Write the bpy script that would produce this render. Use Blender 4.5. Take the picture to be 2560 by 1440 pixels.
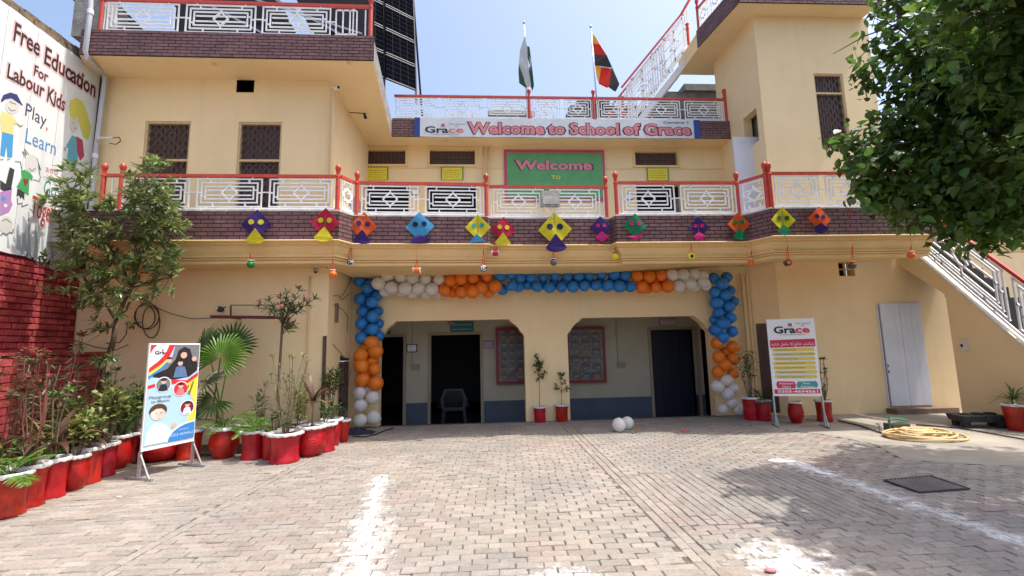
import bpy, math, random
from mathutils import Vector, Matrix
from mathutils.geometry import tessellate_polygon
R = math.radians
random.seed(11)
sc = bpy.context.scene
for o in list(bpy.data.objects): bpy.data.objects.remove(o)

# ------------------------------------------------------------ camera, sky, sun, exposure
FPX, YAW, PITCH, ROLL = 1130.0, 0.06076, 0.12858, -0.02155
CAM = Vector((0, 0, 1.5))
_f = Vector((math.sin(YAW)*math.cos(PITCH), math.cos(YAW)*math.cos(PITCH), math.sin(PITCH)))
_r = Vector((math.cos(YAW), -math.sin(YAW), 0)); _u = _r.cross(_f)
_r2 = _r*math.cos(ROLL)+_u*math.sin(ROLL); _u2 = _u*math.cos(ROLL)-_r*math.sin(ROLL)
cam_d = bpy.data.cameras.new('camera'); cam = bpy.data.objects.new('camera', cam_d)
sc.collection.objects.link(cam); sc.camera = cam
cam.matrix_world = Matrix(((_r2.x, _u2.x, -_f.x, CAM.x), (_r2.y, _u2.y, -_f.y, CAM.y), (_r2.z, _u2.z, -_f.z, CAM.z), (0, 0, 0, 1)))
cam_d.sensor_width = 36; cam_d.lens = FPX/2560*36; cam_d.clip_start = 0.05; cam_d.clip_end = 3000

SUN = Vector((0.36, -0.045, 0.93)).normalized()
SUN_EL = math.asin(SUN.z); SUN_ROT = math.atan2(SUN.x, SUN.y)
w = bpy.data.worlds.new('World'); sc.world = w; w.use_nodes = True
wn = w.node_tree; wn.nodes.clear()
sky = wn.nodes.new('ShaderNodeTexSky'); sky.sky_type = 'NISHITA'; sky.sun_disc = False
sky.sun_elevation = SUN_EL; sky.sun_rotation = SUN_ROT; sky.air_density = 1.0; sky.dust_density = 4.5; sky.ozone_density = 1.0
bg = wn.nodes.new('ShaderNodeBackground'); bg.inputs[1].default_value = 0.15
wo = wn.nodes.new('ShaderNodeOutputWorld')
wn.links.new(sky.outputs[0], bg.inputs[0]); wn.links.new(bg.outputs[0], wo.inputs[0])
sd = bpy.data.lights.new('sun', 'SUN'); sd.energy = 2.55; sd.angle = R(0.55); sd.color = (1.0, 0.95, 0.87)
so = bpy.data.objects.new('sun', sd); sc.collection.objects.link(so)
so.rotation_euler = (-SUN).to_track_quat('-Z', 'Y').to_euler()
sc.view_settings.view_transform = 'Standard'; sc.view_settings.look = 'None'
sc.view_settings.gamma = 1.0; sc.view_settings.use_curve_mapping = False
sc.view_settings.exposure = 1.04
sc.cycles.max_bounces = 8; sc.cycles.diffuse_bounces = 5; sc.cycles.transparent_max_bounces = 12

# ------------------------------------------------------------ pixel of the photograph (2560 wide) -> point on a real plane
def _ray(x, y): return _f*FPX + _r2*(x-1280) - _u2*(y-720)
def onY(x, y, Y): d = _ray(x, y); return CAM + d*(Y/d.y)
def onX(x, y, X): d = _ray(x, y); return CAM + d*(X/d.x)
def onZ(x, y, z=0.0): d = _ray(x, y); return CAM + d*((z-CAM.z)/d.z)

# ------------------------------------------------------------ materials
MATS = {}
def mat(name, col, rough=0.7, var=0.0, vscale=3.0, bump=0.0, bscale=60.0, metal=0.0, spec=0.4, col2=None, isl=0.0, transl=0.0, streak=0.0, coat=0.0):
    """Principled with an uneven colour (noise), optional second colour, relief, per-piece variation and translucency."""
    if name in MATS: return MATS[name]
    m = bpy.data.materials.new(name); MATS[name] = m; m.use_nodes = True
    t = m.node_tree; n = t.nodes; L = t.links
    b = n['Principled BSDF']; out = n['Material Output']
    b.inputs['Roughness'].default_value = rough; b.inputs['Metallic'].default_value = metal
    b.inputs['Specular IOR Level'].default_value = spec
    if coat: b.inputs['Coat Weight'].default_value = coat; b.inputs['Coat Roughness'].default_value = 0.12
    c = (*col, 1)
    b.inputs['Base Color'].default_value = c
    src = None
    if var > 0 or col2 or streak:
        geo = n.new('ShaderNodeNewGeometry')
        nz = n.new('ShaderNodeTexNoise'); nz.inputs['Scale'].default_value = vscale; nz.inputs['Detail'].default_value = 6; nz.inputs['Roughness'].default_value = 0.62
        L.new(geo.outputs['Position'], nz.inputs['Vector'])
        mr = n.new('ShaderNodeMapRange'); mr.inputs[1].default_value = 0.32; mr.inputs[2].default_value = 0.68
        L.new(nz.outputs['Fac'], mr.inputs[0])
        mx = n.new('ShaderNodeMix'); mx.data_type = 'RGBA'
        mx.inputs[6].default_value = tuple(v*(1-var) for v in col) + (1,)
        mx.inputs[7].default_value = (*(col2 or tuple(min(1, v*(1+var*0.5)) for v in col)), 1)
        L.new(mr.outputs[0], mx.inputs[0]); src = mx.outputs[2]
        if streak:
            mp = n.new('ShaderNodeMapping'); mp.inputs['Scale'].default_value = (5.0, 5.0, 0.35)
            L.new(geo.outputs['Position'], mp.inputs[0])
            n2 = n.new('ShaderNodeTexNoise'); n2.inputs['Scale'].default_value = 1.6; n2.inputs['Detail'].default_value = 5
            L.new(mp.outputs[0], n2.inputs['Vector'])
            r2 = n.new('ShaderNodeMapRange'); r2.inputs[1].default_value = 0.5; r2.inputs[2].default_value = 0.75; r2.inputs[3].default_value = 1.0; r2.inputs[4].default_value = 1-streak
            L.new(n2.outputs['Fac'], r2.inputs[0])
            m3 = n.new('ShaderNodeMix'); m3.data_type = 'RGBA'; m3.blend_type = 'MULTIPLY'; m3.inputs[0].default_value = 1
            L.new(src, m3.inputs[6]); L.new(r2.outputs[0], m3.inputs[7]); src = m3.outputs[2]
    if isl > 0:
        geo2 = n.new('ShaderNodeNewGeometry'); oi = n.new('ShaderNodeObjectInfo')
        ad = n.new('ShaderNodeMath'); ad.operation = 'ADD'; fr = n.new('ShaderNodeMath'); fr.operation = 'FRACT'
        L.new(geo2.outputs['Random Per Island'], ad.inputs[0]); L.new(oi.outputs['Random'], ad.inputs[1]); L.new(ad.outputs[0], fr.inputs[0])
        hs = n.new('ShaderNodeHueSaturation'); r3 = n.new('ShaderNodeMapRange')
        r3.inputs[3].default_value = 1-isl; r3.inputs[4].default_value = 1+isl
        L.new(fr.outputs[0], r3.inputs[0]); L.new(r3.outputs[0], hs.inputs['Value'])
        m5 = n.new('ShaderNodeMath'); m5.operation = 'MULTIPLY'; m5.inputs[1].default_value = 7.31; f5 = n.new('ShaderNodeMath'); f5.operation = 'FRACT'
        L.new(fr.outputs[0], m5.inputs[0]); L.new(m5.outputs[0], f5.inputs[0])
        r4 = n.new('ShaderNodeMapRange'); r4.inputs[3].default_value = 0.5-isl*0.05; r4.inputs[4].default_value = 0.5+isl*0.05
        L.new(f5.outputs[0], r4.inputs[0]); L.new(r4.outputs[0], hs.inputs['Hue'])
        if src: L.new(src, hs.inputs['Color'])
        else: hs.inputs['Color'].default_value = c
        src = hs.outputs[0]
    if src: L.new(src, b.inputs['Base Color'])
    if bump > 0:
        g3 = n.new('ShaderNodeNewGeometry')
        nb = n.new('ShaderNodeTexNoise'); nb.inputs['Scale'].default_value = bscale; nb.inputs['Detail'].default_value = 4
        L.new(g3.outputs['Position'], nb.inputs['Vector'])
        bp = n.new('ShaderNodeBump'); bp.inputs['Strength'].default_value = bump; bp.inputs['Distance'].default_value = 0.02
        L.new(nb.outputs['Fac'], bp.inputs['Height']); L.new(bp.outputs[0], b.inputs['Normal'])
    if transl > 0:
        tr = n.new('ShaderNodeBsdfTranslucent'); mxs = n.new('ShaderNodeMixShader'); mxs.inputs[0].default_value = transl
        if src: L.new(src, tr.inputs[0])
        else: tr.inputs[0].default_value = c
        L.new(b.outputs[0], mxs.inputs[1]); L.new(tr.outputs[0], mxs.inputs[2]); L.new(mxs.outputs[0], out.inputs['Surface'])
    return m

def leafmat(name, col, col2, isl=0.35, rough=0.45, transl=0.3, vs=3.0):
    return mat(name, col, rough, var=0.2, vscale=vs, col2=col2, isl=isl, transl=transl, spec=0.5)

WALL = mat('cream_wall_paint', (0.85, 0.65, 0.375), 0.85, var=0.06, vscale=0.9, bump=0.14, bscale=90, streak=0.035)
CORN = mat('ochre_cornice_paint', (0.81, 0.58, 0.28), 0.8, var=0.08, vscale=2, bump=0.1)
SOFF = mat('soffit_paint', (0.85, 0.645, 0.36), 0.85, var=0.06, vscale=1.2)
BRK = mat('purple_tile_brick', (0.185, 0.095, 0.092), 0.55, var=0.25, vscale=5, isl=0.16, bump=0.2)
BRKJ = mat('purple_tile_joint', (0.045, 0.02, 0.025), 0.75, var=0.2)
CONC = mat('grey_concrete', (0.30, 0.29, 0.27), 0.9, var=0.35, vscale=4, bump=0.5, bscale=25, streak=0.3)
RED = mat('red_rail_paint', (0.56, 0.055, 0.03), 0.4, var=0.2, vscale=9, spec=0.5)
WHT = mat('white_rail_paint', (0.84, 0.85, 0.86), 0.45, var=0.1, vscale=7, streak=0.1)
DARKW = mat('dark_brown_shutter', (0.10, 0.055, 0.045), 0.5, var=0.3, vscale=9)
MESHW = mat('brown_window_grille', (0.115, 0.07, 0.056), 0.5)
CREAMF = mat('cream_window_frame', (0.62, 0.46, 0.25), 0.6, var=0.15, vscale=8)
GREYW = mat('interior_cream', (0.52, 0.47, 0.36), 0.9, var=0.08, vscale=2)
DADO = mat('slate_blue_dado', (0.085, 0.11, 0.15), 0.6, var=0.12, vscale=3)
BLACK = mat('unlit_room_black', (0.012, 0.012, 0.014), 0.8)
MORT = mat('paver_joint_dirt', (0.13, 0.115, 0.095), 0.95, var=0.4, vscale=14, bump=0.4)
PLW = mat('white_plastic', (0.75, 0.75, 0.76), 0.4)
STEEL = mat('galvanised_steel', (0.42, 0.43, 0.44), 0.4, metal=0.6, var=0.2, vscale=20)
IRON = mat('dark_iron', (0.035, 0.035, 0.04), 0.6, var=0.3, vscale=20)
RUST = mat('rusty_maroon_iron', (0.13, 0.025, 0.025), 0.6, var=0.35, vscale=25)
PIPE = mat('cream_pipe', (0.68, 0.49, 0.26), 0.5)
GPIPE = mat('grey_pvc_pipe', (0.50, 0.52, 0.56), 0.4, var=0.1)
CABLE = mat('dark_cable', (0.06, 0.045, 0.04), 0.6)
POTR = mat('red_pot_paint', (0.42, 0.006, 0.010), 0.36, var=0.4, vscale=6, col2=(0.52, 0.014, 0.014), spec=0.35, bump=0.2, bscale=14, coat=0.08, isl=0.14, streak=0.2)
POTW = mat('white_rim_paint', (0.76, 0.75, 0.72), 0.6, var=0.4, vscale=22, bump=0.4, col2=(0.80, 0.79, 0.76))
SOIL = mat('potting_soil', (0.06, 0.042, 0.03), 0.95, var=0.4, vscale=30, bump=0.8)
BARK = mat('brown_bark', (0.13, 0.095, 0.065), 0.9, var=0.35, vscale=20, bump=0.6)
TWIG = mat('pale_twig', (0.22, 0.18, 0.11), 0.9, var=0.3, vscale=20)
def flat(name, col, rough=0.6, **k): return mat(name, col, rough, **k)

# ------------------------------------------------------------ mesh builder
col = sc.collection
class MB:
    def __init__(s): s.v = []; s.f = []; s.m = []
    def add(s, vs, fs, mi=0):
        o = len(s.v); s.v += [Vector(v) for v in vs]; s.f += [tuple(i+o for i in f) for f in fs]; s.m += [mi]*len(fs)
    def hexa(s, c, mi=0): s.add(c, [(0, 3, 2, 1), (4, 5, 6, 7), (0, 1, 5, 4), (1, 2, 6, 5), (2, 3, 7, 6), (3, 0, 4, 7)], mi)
    def box(s, x0, x1, y0, y1, z0, z1, mi=0):
        s.hexa([(x0, y0, z0), (x1, y0, z0), (x1, y1, z0), (x0, y1, z0), (x0, y0, z1), (x1, y0, z1), (x1, y1, z1), (x0, y1, z1)], mi)
    def obox(s, o, a, b, c, mi=0):
        o, a, b, c = map(Vector, (o, a, b, c))
        s.hexa([o, o+a, o+a+b, o+b, o+c, o+a+c, o+a+b+c, o+b+c], mi)
    def bar(s, p, q, w=0.02, h=None, up=(0, 0, 1), mi=0):
        p, q = Vector(p), Vector(q); d = (q-p)
        if d.length < 1e-6: return
        h = h or w; d.normalize(); u = Vector(up)
        if abs(d.dot(u)) > 0.98: u = Vector((0, 1, 0))
        a = d.cross(u).normalized(); b = a.cross(d).normalized()
        a *= w/2; b *= h/2
        s.hexa([p-a-b, q-a-b, q+a-b, p+a-b, p-a+b, q-a+b, q+a+b, p+a+b], mi)
    def tube(s, pts, r, n=8, r2=None, mi=0, caps=True):
        pts = [Vector(p) for p in pts]; k = len(pts); base = len(s.v); prev = None
        for i, p in enumerate(pts):
            d = (pts[min(i+1, k-1)]-pts[max(i-1, 0)]).normalized()
            if prev is None:
                a = d.cross(Vector((0, 0, 1)))
                if a.length < 0.1: a = d.cross(Vector((1, 0, 0)))
            else: a = prev - d*prev.dot(d)
            a.normalize(); prev = a; b = d.cross(a)
            rr = r if r2 is None else r+(r2-r)*i/max(1, k-1)
            for j in range(n):
                t = 2*math.pi*j/n; s.v.append(p+a*(rr*math.cos(t))+b*(rr*math.sin(t)))
        for i in range(k-1):
            for j in range(n):
                s.f.append((base+i*n+j, base+i*n+(j+1) % n, base+(i+1)*n+(j+1) % n, base+(i+1)*n+j)); s.m.append(mi)
        if caps:
            s.f.append(tuple(base+j for j in range(n))[::-1]); s.m.append(mi)
            s.f.append(tuple(base+(k-1)*n+j for j in range(n))); s.m.append(mi)
    def lathe(s, prof, c=(0, 0, 0), n=24, wob=None, mi=0, cap0=True, cap1=False):
        base = len(s.v); c = Vector(c)
        for i, (r, z) in enumerate(prof):
            for j in range(n):
                t = 2*math.pi*j/n; rr, dz = (r, 0) if wob is None else wob(i, j, t, r)
                s.v.append(c+Vector((rr*math.cos(t), rr*math.sin(t), z+dz)))
        for i in range(len(prof)-1):
            for j in range(n):
                s.f.append((base+i*n+j, base+i*n+(j+1) % n, base+(i+1)*n+(j+1) % n, base+(i+1)*n+j)); s.m.append(mi)
        if cap0: s.f.append(tuple(base+j for j in range(n))[::-1]); s.m.append(mi)
        if cap1: s.f.append(tuple(base+(len(prof)-1)*n+j for j in range(n))); s.m.append(mi)
    def sphere(s, c, r, n=16, m=10, sc3=(1, 1, 1), mi=0):
        prof = [(max(1e-4, math.sin(math.pi*i/m))*r, -math.cos(math.pi*i/m)*r) for i in range(m+1)]
        base = len(s.v); s.lathe(prof, (0, 0, 0), n, mi=mi, cap0=True, cap1=True)
        for i in range(base, len(s.v)):
            v = s.v[i]; s.v[i] = Vector((v.x*sc3[0], v.y*sc3[1], v.z*sc3[2]))+Vector(c)
    def prism(s, loops, fn, depth, mi=0):
        """loops of (u,v): outer then holes; fn(u,v,d) -> 3D; extruded from d=0 to d=depth."""
        flatp = [p for l in loops for p in l]
        tris = tessellate_polygon([[Vector((p[0], p[1], 0)) for p in l] for l in loops])
        o = len(s.v); n = len(flatp)
        for d in (0, depth):
            for p in flatp: s.v.append(Vector(fn(p[0], p[1], d)))
        for t in tris:
            s.f.append((o+t[0], o+t[1], o+t[2])); s.f.append((o+n+t[2], o+n+t[1], o+n+t[0])); s.m += [mi, mi]
        k = o
        for l in loops:
            q = len(l)
            for i in range(q):
                j = (i+1) % q; s.f.append((k+i, k+j, k+n+j, k+n+i)); s.m.append(mi)
            k += q
    def build(s, name, mats, parent=None, smooth=False, fixn=True, auto=None):
        if not isinstance(mats, (list, tuple)): mats = [mats]
        org = Vector((0, 0, 0)); p = parent
        while p is not None: org += p.location; p = p.parent
        me = bpy.data.meshes.new(name); me.from_pydata([v-org for v in s.v], [], s.f)
        for m in mats: me.materials.append(m)
        if len(mats) > 1: me.polygons.foreach_set('material_index', s.m)
        if fixn and len(s.f) < 60000:
            import bmesh
            bm = bmesh.new(); bm.from_mesh(me); bmesh.ops.recalc_face_normals(bm, faces=bm.faces); bm.to_mesh(me); bm.free()
        if smooth:
            me.polygons.foreach_set('use_smooth', [True]*len(me.polygons))
            if auto:
                try: me.set_sharp_from_angle(angle=R(auto))
                except Exception: pass
        me.update()
        o = bpy.data.objects.new(name, me); col.objects.link(o)
        if parent: o.parent = parent
        return o

def tag(o, label=None, cat=None, group=None, kind=None):
    if label: o['label'] = label
    if cat: o['category'] = cat
    if group: o['group'] = group
    if kind: o['kind'] = kind
    return o
def thing(name, label, cat, loc=(0, 0, 0), group=None):
    o = bpy.data.objects.new(name, None); o.empty_display_size = 0.2; o.location = loc; col.objects.link(o)
    return tag(o, label, cat, group)
def inst(src, name, parent, loc, rot=(0, 0, 0), scale=(1, 1, 1), mtx=None):
    o = bpy.data.objects.new(name, src.data if hasattr(src, 'data') else src); col.objects.link(o); o.parent = parent
    if mtx is not None: o.matrix_local = mtx
    else: o.location = loc; o.rotation_euler = rot; o.scale = scale
    return o
def copy_thing(root, loc, label, group=None, rotz=None):
    r = root.copy(); col.objects.link(r); r.location = loc; r['label'] = label
    if rotz is not None: r.rotation_euler = (0, 0, rotz)
    if group: r['group'] = group
    for ch in list(root.children):
        c = ch.copy(); col.objects.link(c); c.parent = r
        for g in ch.children:
            d = g.copy(); col.objects.link(d); d.parent = c
    return r

def wallr(mb, x0, x1, z0, z1, holes, fn, depth, mi=0):
    """wall rectangle with rectangular openings, cut on a clean grid"""
    H_ = [(min(p[0] for p in h), max(p[0] for p in h), min(p[1] for p in h), max(p[1] for p in h)) for h in holes]
    xs = sorted(set([x0, x1]+[v for h in H_ for v in h[:2] if x0 < v < x1])); zs = sorted(set([z0, z1]+[v for h in H_ for v in h[2:] if z0 < v < z1]))
    nx, nz = len(xs)-1, len(zs)-1
    solid = lambda i, j: 0 <= i < nx and 0 <= j < nz and not any(h[0]-1e-6 <= xs[i] and xs[i+1] <= h[1]+1e-6 and h[2]-1e-6 <= zs[j] and zs[j+1] <= h[3]+1e-6 for h in H_)
    o = len(mb.v)
    for d in (0, depth):
        for z in zs:
            for x in xs: mb.v.append(Vector(fn(x, z, d)))
    I = lambda i, j, k: o+k*(nx+1)*(nz+1)+j*(nx+1)+i
    for i in range(nx):
        for j in range(nz):
            if not solid(i, j): continue
            mb.f.append((I(i, j, 0), I(i+1, j, 0), I(i+1, j+1, 0), I(i, j+1, 0))); mb.f.append((I(i, j, 1), I(i, j+1, 1), I(i+1, j+1, 1), I(i+1, j, 1))); mb.m += [mi, mi]
            for (a, b, c, e, di, dj) in ((i, j, i+1, j, 0, -1), (i+1, j, i+1, j+1, 1, 0), (i+1, j+1, i, j+1, 0, 1), (i, j+1, i, j, -1, 0)):
                if not solid(i+di, j+dj): mb.f.append((I(a, b, 0), I(a, b, 1), I(c, e, 1), I(c, e, 0))); mb.m.append(mi)
def fXZ(Y, s=1): return lambda u, v, d: (u, Y+d*s, v)      # drawing on a plane Y = const, thickness along +Y
def fYZ(X, s=1): return lambda u, v, d: (X+d*s, u, v)
def fXY(Z): return lambda u, v, d: (u, v, Z+d)
def frame(o, a, b):
    """fn for a free plane: origin o, unit directions a (u) and b (v); thickness along a x b."""
    o, a, b = Vector(o), Vector(a).normalized(), Vector(b); b = (b-a*b.dot(a)).normalized(); n = a.cross(b)
    return lambda u, v, d: o+a*u+b*v+n*d
def rect(x0, x1, y0, y1): return [(x0, y0), (x1, y0), (x1, y1), (x0, y1)]
def circ(cx, cy, r, n=20, ry=None): return [(cx+r*math.cos(2*math.pi*i/n), cy+(ry or r)*math.sin(2*math.pi*i/n)) for i in range(n)]

def text(s, fn, u0, u1, v0, h, m, parent, name='lettering', off=0.0, thick=0.002, lift=0.0, slant=0.0, squash=True, z0=0.0):
    """Lettering as a thin mesh: baseline from u0 to u1 at v0, cap height h, on the plane of fn."""
    c = bpy.data.curves.new('t', 'FONT'); c.body = s; c.size = 1; c.offset = off; c.resolution_u = 2; c.shear = slant
    ob = bpy.data.objects.new('t', c); col.objects.link(ob)
    dg = bpy.context.evaluated_depsgraph_get(); dg.update()
    me = bpy.data.meshes.new_from_object(ob.evaluated_get(dg)); bpy.data.objects.remove(ob)
    if not me.vertices: return None
    xs = [v.co.x for v in me.vertices]; x0, x1 = min(xs)+off, max(xs)-off
    kx = (u1-u0)/max(1e-6, x1-x0); ky = h/0.69
    mb = MB(); vs = [(u0+(v.co.x-x0)*kx, v0+v.co.y*ky) for v in me.vertices]
    mb.v = [Vector(fn(a, b, lift)) for a, b in vs]
    mb.f = [tuple(p.vertices) for p in me.polygons]; mb.m = [0]*len(mb.f)
    bpy.data.meshes.remove(me)
    return mb.build(name, m, parent, fixn=False)
# ============================================================ THE GROUND
GH = [(-3.6, 9.42), (5.75, 9.42), (5.75, 13.0), (-3.6, 13.0)]
g = MB(); g.prism([[(-400, -300), (400, -300), (400, 600), (-400, 600)], GH], fXY(-0.3), 0.288)
tag(g.build('ground', MORT), kind='structure')

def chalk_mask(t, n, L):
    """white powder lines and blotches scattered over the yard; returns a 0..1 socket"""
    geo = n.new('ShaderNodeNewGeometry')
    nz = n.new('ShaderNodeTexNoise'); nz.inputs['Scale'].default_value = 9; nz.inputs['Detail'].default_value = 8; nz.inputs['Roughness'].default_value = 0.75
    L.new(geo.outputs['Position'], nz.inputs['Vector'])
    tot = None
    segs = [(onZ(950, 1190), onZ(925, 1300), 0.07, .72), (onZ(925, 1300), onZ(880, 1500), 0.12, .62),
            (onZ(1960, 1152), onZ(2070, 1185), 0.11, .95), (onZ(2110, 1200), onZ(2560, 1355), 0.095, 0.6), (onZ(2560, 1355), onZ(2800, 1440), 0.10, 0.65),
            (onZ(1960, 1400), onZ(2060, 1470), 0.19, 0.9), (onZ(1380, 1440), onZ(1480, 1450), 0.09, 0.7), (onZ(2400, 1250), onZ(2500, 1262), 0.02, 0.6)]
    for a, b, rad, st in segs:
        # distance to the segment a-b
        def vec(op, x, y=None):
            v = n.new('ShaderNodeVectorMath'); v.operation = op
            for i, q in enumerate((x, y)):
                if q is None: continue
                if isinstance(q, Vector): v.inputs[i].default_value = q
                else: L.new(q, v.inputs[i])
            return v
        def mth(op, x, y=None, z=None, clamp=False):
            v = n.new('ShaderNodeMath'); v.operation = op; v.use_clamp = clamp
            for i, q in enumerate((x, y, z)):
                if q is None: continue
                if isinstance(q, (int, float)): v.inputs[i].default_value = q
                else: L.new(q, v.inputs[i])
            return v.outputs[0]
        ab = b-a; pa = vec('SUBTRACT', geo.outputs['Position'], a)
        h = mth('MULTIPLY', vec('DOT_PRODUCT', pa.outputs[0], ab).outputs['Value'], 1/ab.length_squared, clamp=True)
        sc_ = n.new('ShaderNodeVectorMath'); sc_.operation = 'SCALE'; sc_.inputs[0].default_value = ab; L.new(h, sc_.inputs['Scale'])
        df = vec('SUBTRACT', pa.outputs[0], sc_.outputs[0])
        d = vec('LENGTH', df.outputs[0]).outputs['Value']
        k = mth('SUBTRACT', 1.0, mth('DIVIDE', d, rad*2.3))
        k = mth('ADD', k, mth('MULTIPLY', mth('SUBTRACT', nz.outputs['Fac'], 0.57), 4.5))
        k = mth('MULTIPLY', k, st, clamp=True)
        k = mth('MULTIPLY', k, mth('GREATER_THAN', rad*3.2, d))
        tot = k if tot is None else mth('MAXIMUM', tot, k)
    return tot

def paver_material():
    m = bpy.data.materials.new('clay_paver'); m.use_nodes = True; t = m.node_tree; n = t.nodes; L = t.links
    b = n['Principled BSDF']; b.inputs['Roughness'].default_value = 0.72; b.inputs['Specular IOR Level'].default_value = 0.35
    geo = n.new('ShaderNodeNewGeometry'); oi = n.new('ShaderNodeObjectInfo')
    ad = n.new('ShaderNodeMath'); ad.operation = 'ADD'; fr = n.new('ShaderNodeMath'); fr.operation = 'FRACT'
    L.new(geo.outputs['Random Per Island'], ad.inputs[0]); L.new(oi.outputs['Random'], ad.inputs[1]); L.new(ad.outputs[0], fr.inputs[0])
    cr = n.new('ShaderNodeValToRGB'); e = cr.color_ramp.elements
    e[0].position = 0; e[0].color = (0.299, 0.253, 0.220, 1); e[1].position = 1; e[1].color = (0.332, 0.272, 0.231, 1)
    for p, c in ((0.2, (0.332, 0.293, 0.255)), (0.45, (0.282, 0.259, 0.233)), (0.62, (0.340, 0.281, 0.245)), (0.8, (0.315, 0.289, 0.253))):
        x = e.new(p); x.color = (*c, 1)
    L.new(fr.outputs[0], cr.inputs[0])
    def noise(s, det=6, ro=0.6):
        z = n.new('ShaderNodeTexNoise'); z.inputs['Scale'].default_value = s; z.inputs['Detail'].default_value = det; z.inputs['Roughness'].default_value = ro
        L.new(geo.outputs['Position'], z.inputs['Vector']); return z.outputs['Fac']
    def mr(s, a, b_, c, d):
        z = n.new('ShaderNodeMapRange'); z.inputs[1].default_value = a; z.inputs[2].default_value = b_; z.inputs[3].default_value = c; z.inputs[4].default_value = d; L.new(s, z.inputs[0]); return z.outputs[0]
    def mix(f, a, c, bt='MIX'):
        z = n.new('ShaderNodeMix'); z.data_type = 'RGBA'; z.blend_type = bt
        if isinstance(f, float): z.inputs[0].default_value = f
        else: L.new(f, z.inputs[0])
        for i, q in ((6, a), (7, c)):
            if isinstance(q, tuple): z.inputs[i].default_value = (*q, 1)
            else: L.new(q, z.inputs[i])
        return z.outputs[2]
    c = cr.outputs[0]
    c = mix(mr(noise(0.35, 2), 0.42, 0.6, 0, 0.5), c, (0.305, 0.272, 0.215))      # yellowish bricks
    hv = n.new('ShaderNodeHueSaturation'); wn_ = n.new('ShaderNodeTexWhiteNoise'); wn_.noise_dimensions = '1D'; L.new(fr.outputs[0], wn_.inputs['W']); L.new(mr(wn_.outputs['Value'], 0, 1, .80, 1.15), hv.inputs['Value']); L.new(c, hv.inputs['Color']); c = hv.outputs[0]
    c = mix(mr(noise(0.55, 3), 0.43, 0.60, 0, 0.6), c, (0.225, 0.212, 0.195))      # grey worn patches
    c = mix(mr(noise(0.8, 4), 0.52, 0.70, 0, 0.38), c, (0.31, 0.19, 0.165))      # red colour powder left on the bricks
    c = mix(mr(noise(6, 8, 0.7), 0.48, 0.7, 0, 0.4), c, (0.36, 0.342, 0.305))     # pale dust
    c = mix(mr(noise(40, 4, 0.7), 0.3, 0.75, 0.72, 1.15), (0, 0, 0), c)          # grain
    c = mix(mr(noise(2.2, 6, 0.7), 0.58, 0.75, 0, 0.45), c, (0.16, 0.145, 0.13))
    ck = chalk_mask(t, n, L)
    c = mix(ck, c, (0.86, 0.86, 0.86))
    L.new(c, b.inputs['Base Color'])
    bp = n.new('ShaderNodeBump'); bp.inputs['Strength'].default_value = 0.55; bp.inputs['Distance'].default_value = 0.012
    L.new(noise(28, 6, 0.65), bp.inputs['Height']); L.new(bp.outputs[0], b.inputs['Normal'])
    L.new(mr(noise(3.0, 5), 0.4, 0.65, 0.5, 0.85), b.inputs['Roughness'])
    return m
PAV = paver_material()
apron = [onZ(*p) for p in [(1880, 1066), (2060, 1086), (2185, 1110), (2262, 1150), (2420, 1160), (2700, 1172), (2900, 1180), (3200, 1190)]]
apron = [(p.x, p.y) for p in apron]+[(12, 9.6), (5.6, 9.6)]
def inside(pt, poly):
    x, y = pt; c = False; j = len(poly)-1
    for i in range(len(poly)):
        xi, yi = poly[i]; xj, yj = poly[j]
        if (yi > y) != (yj > y) and x < (xj-xi)*(y-yi)/(yj-yi)+xi: c = not c
        j = i
    return c
paving = MB(); paving.box(-6.95, 9.5, 1.0, 9.36, -0.014, -0.0105)
pav = paving.build('paving', MORT); tag(pav, kind='structure')
ap = MB(); ap.prism([apron], fXY(-0.0103), 0.0123)
APM = mat('wet_yard_concrete', (0.33, 0.295, 0.25), 0.75, var=0.3, vscale=1.6, col2=(0.37, 0.335, 0.28), bump=0.35, bscale=20)
apo = ap.build('concrete_apron', APM); tag(apo, kind='structure')
# three brick shapes with worn chamfered edges, laid one by one
def brick_verts(lx, ly, hh, rnd):
    ch = 0.006; j = lambda a: a+rnd.uniform(-0.0022, 0.0022); bv = []
    for z, k in ((-hh, 0), (-0.006, 0), (0.0, ch)):
        for sx, sy in ((-1, -1), (1, -1), (1, 1), (-1, 1)): bv.append(Vector((j(sx*(lx/2-k)), j(sy*(ly/2-k)), z+(rnd.uniform(-.0012, .0012) if z == 0 else 0))))
    return bv
BF = [(0, 1, 5, 4), (1, 2, 6, 5), (2, 3, 7, 6), (3, 0, 4, 7), (4, 5, 9, 8), (5, 6, 10, 9), (6, 7, 11, 10), (7, 4, 8, 11), (8, 9, 10, 11)]
rnd = random.Random(3); SL = (onZ(656, 1212), onZ(347, 1381)); SR = (onZ(1423, 1083), onZ(1700, 1372))
def xat(s, y): return s[0].x+(s[1].x-s[0].x)*(y-s[0].y)/(s[1].y-s[0].y)
bricks = []     # (x, y, rot, lx, ly)
BL, BW = 0.190, 0.0795; PX_, PY_ = 0.196, 0.0850
def putb(x, y, rot, lx=BL, wj=0.018):
    if x < -6.7 or x > 9.3 or y > 9.3 or lx < .035: return
    if inside((x, y), apron): return
    bricks.append((x, y, rot+rnd.gauss(0, wj), lx))
def fill_row(xa, xb, y, off):
    x = xa-off
    while x < xb-.01:
        a, b = max(xa, x), min(xb, x+PX_)
        if b-a > .04: putb((a+b)/2, y+.012*math.sin(a*.7+y)+.016*math.sin(a*1.9-y*1.3)*min(1, (b-xa)/.5)+rnd.gauss(0, .0022), .03*math.cos(a*1.9-y*1.3), b-a-rnd.uniform(.005, .012))
        x += PX_
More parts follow.
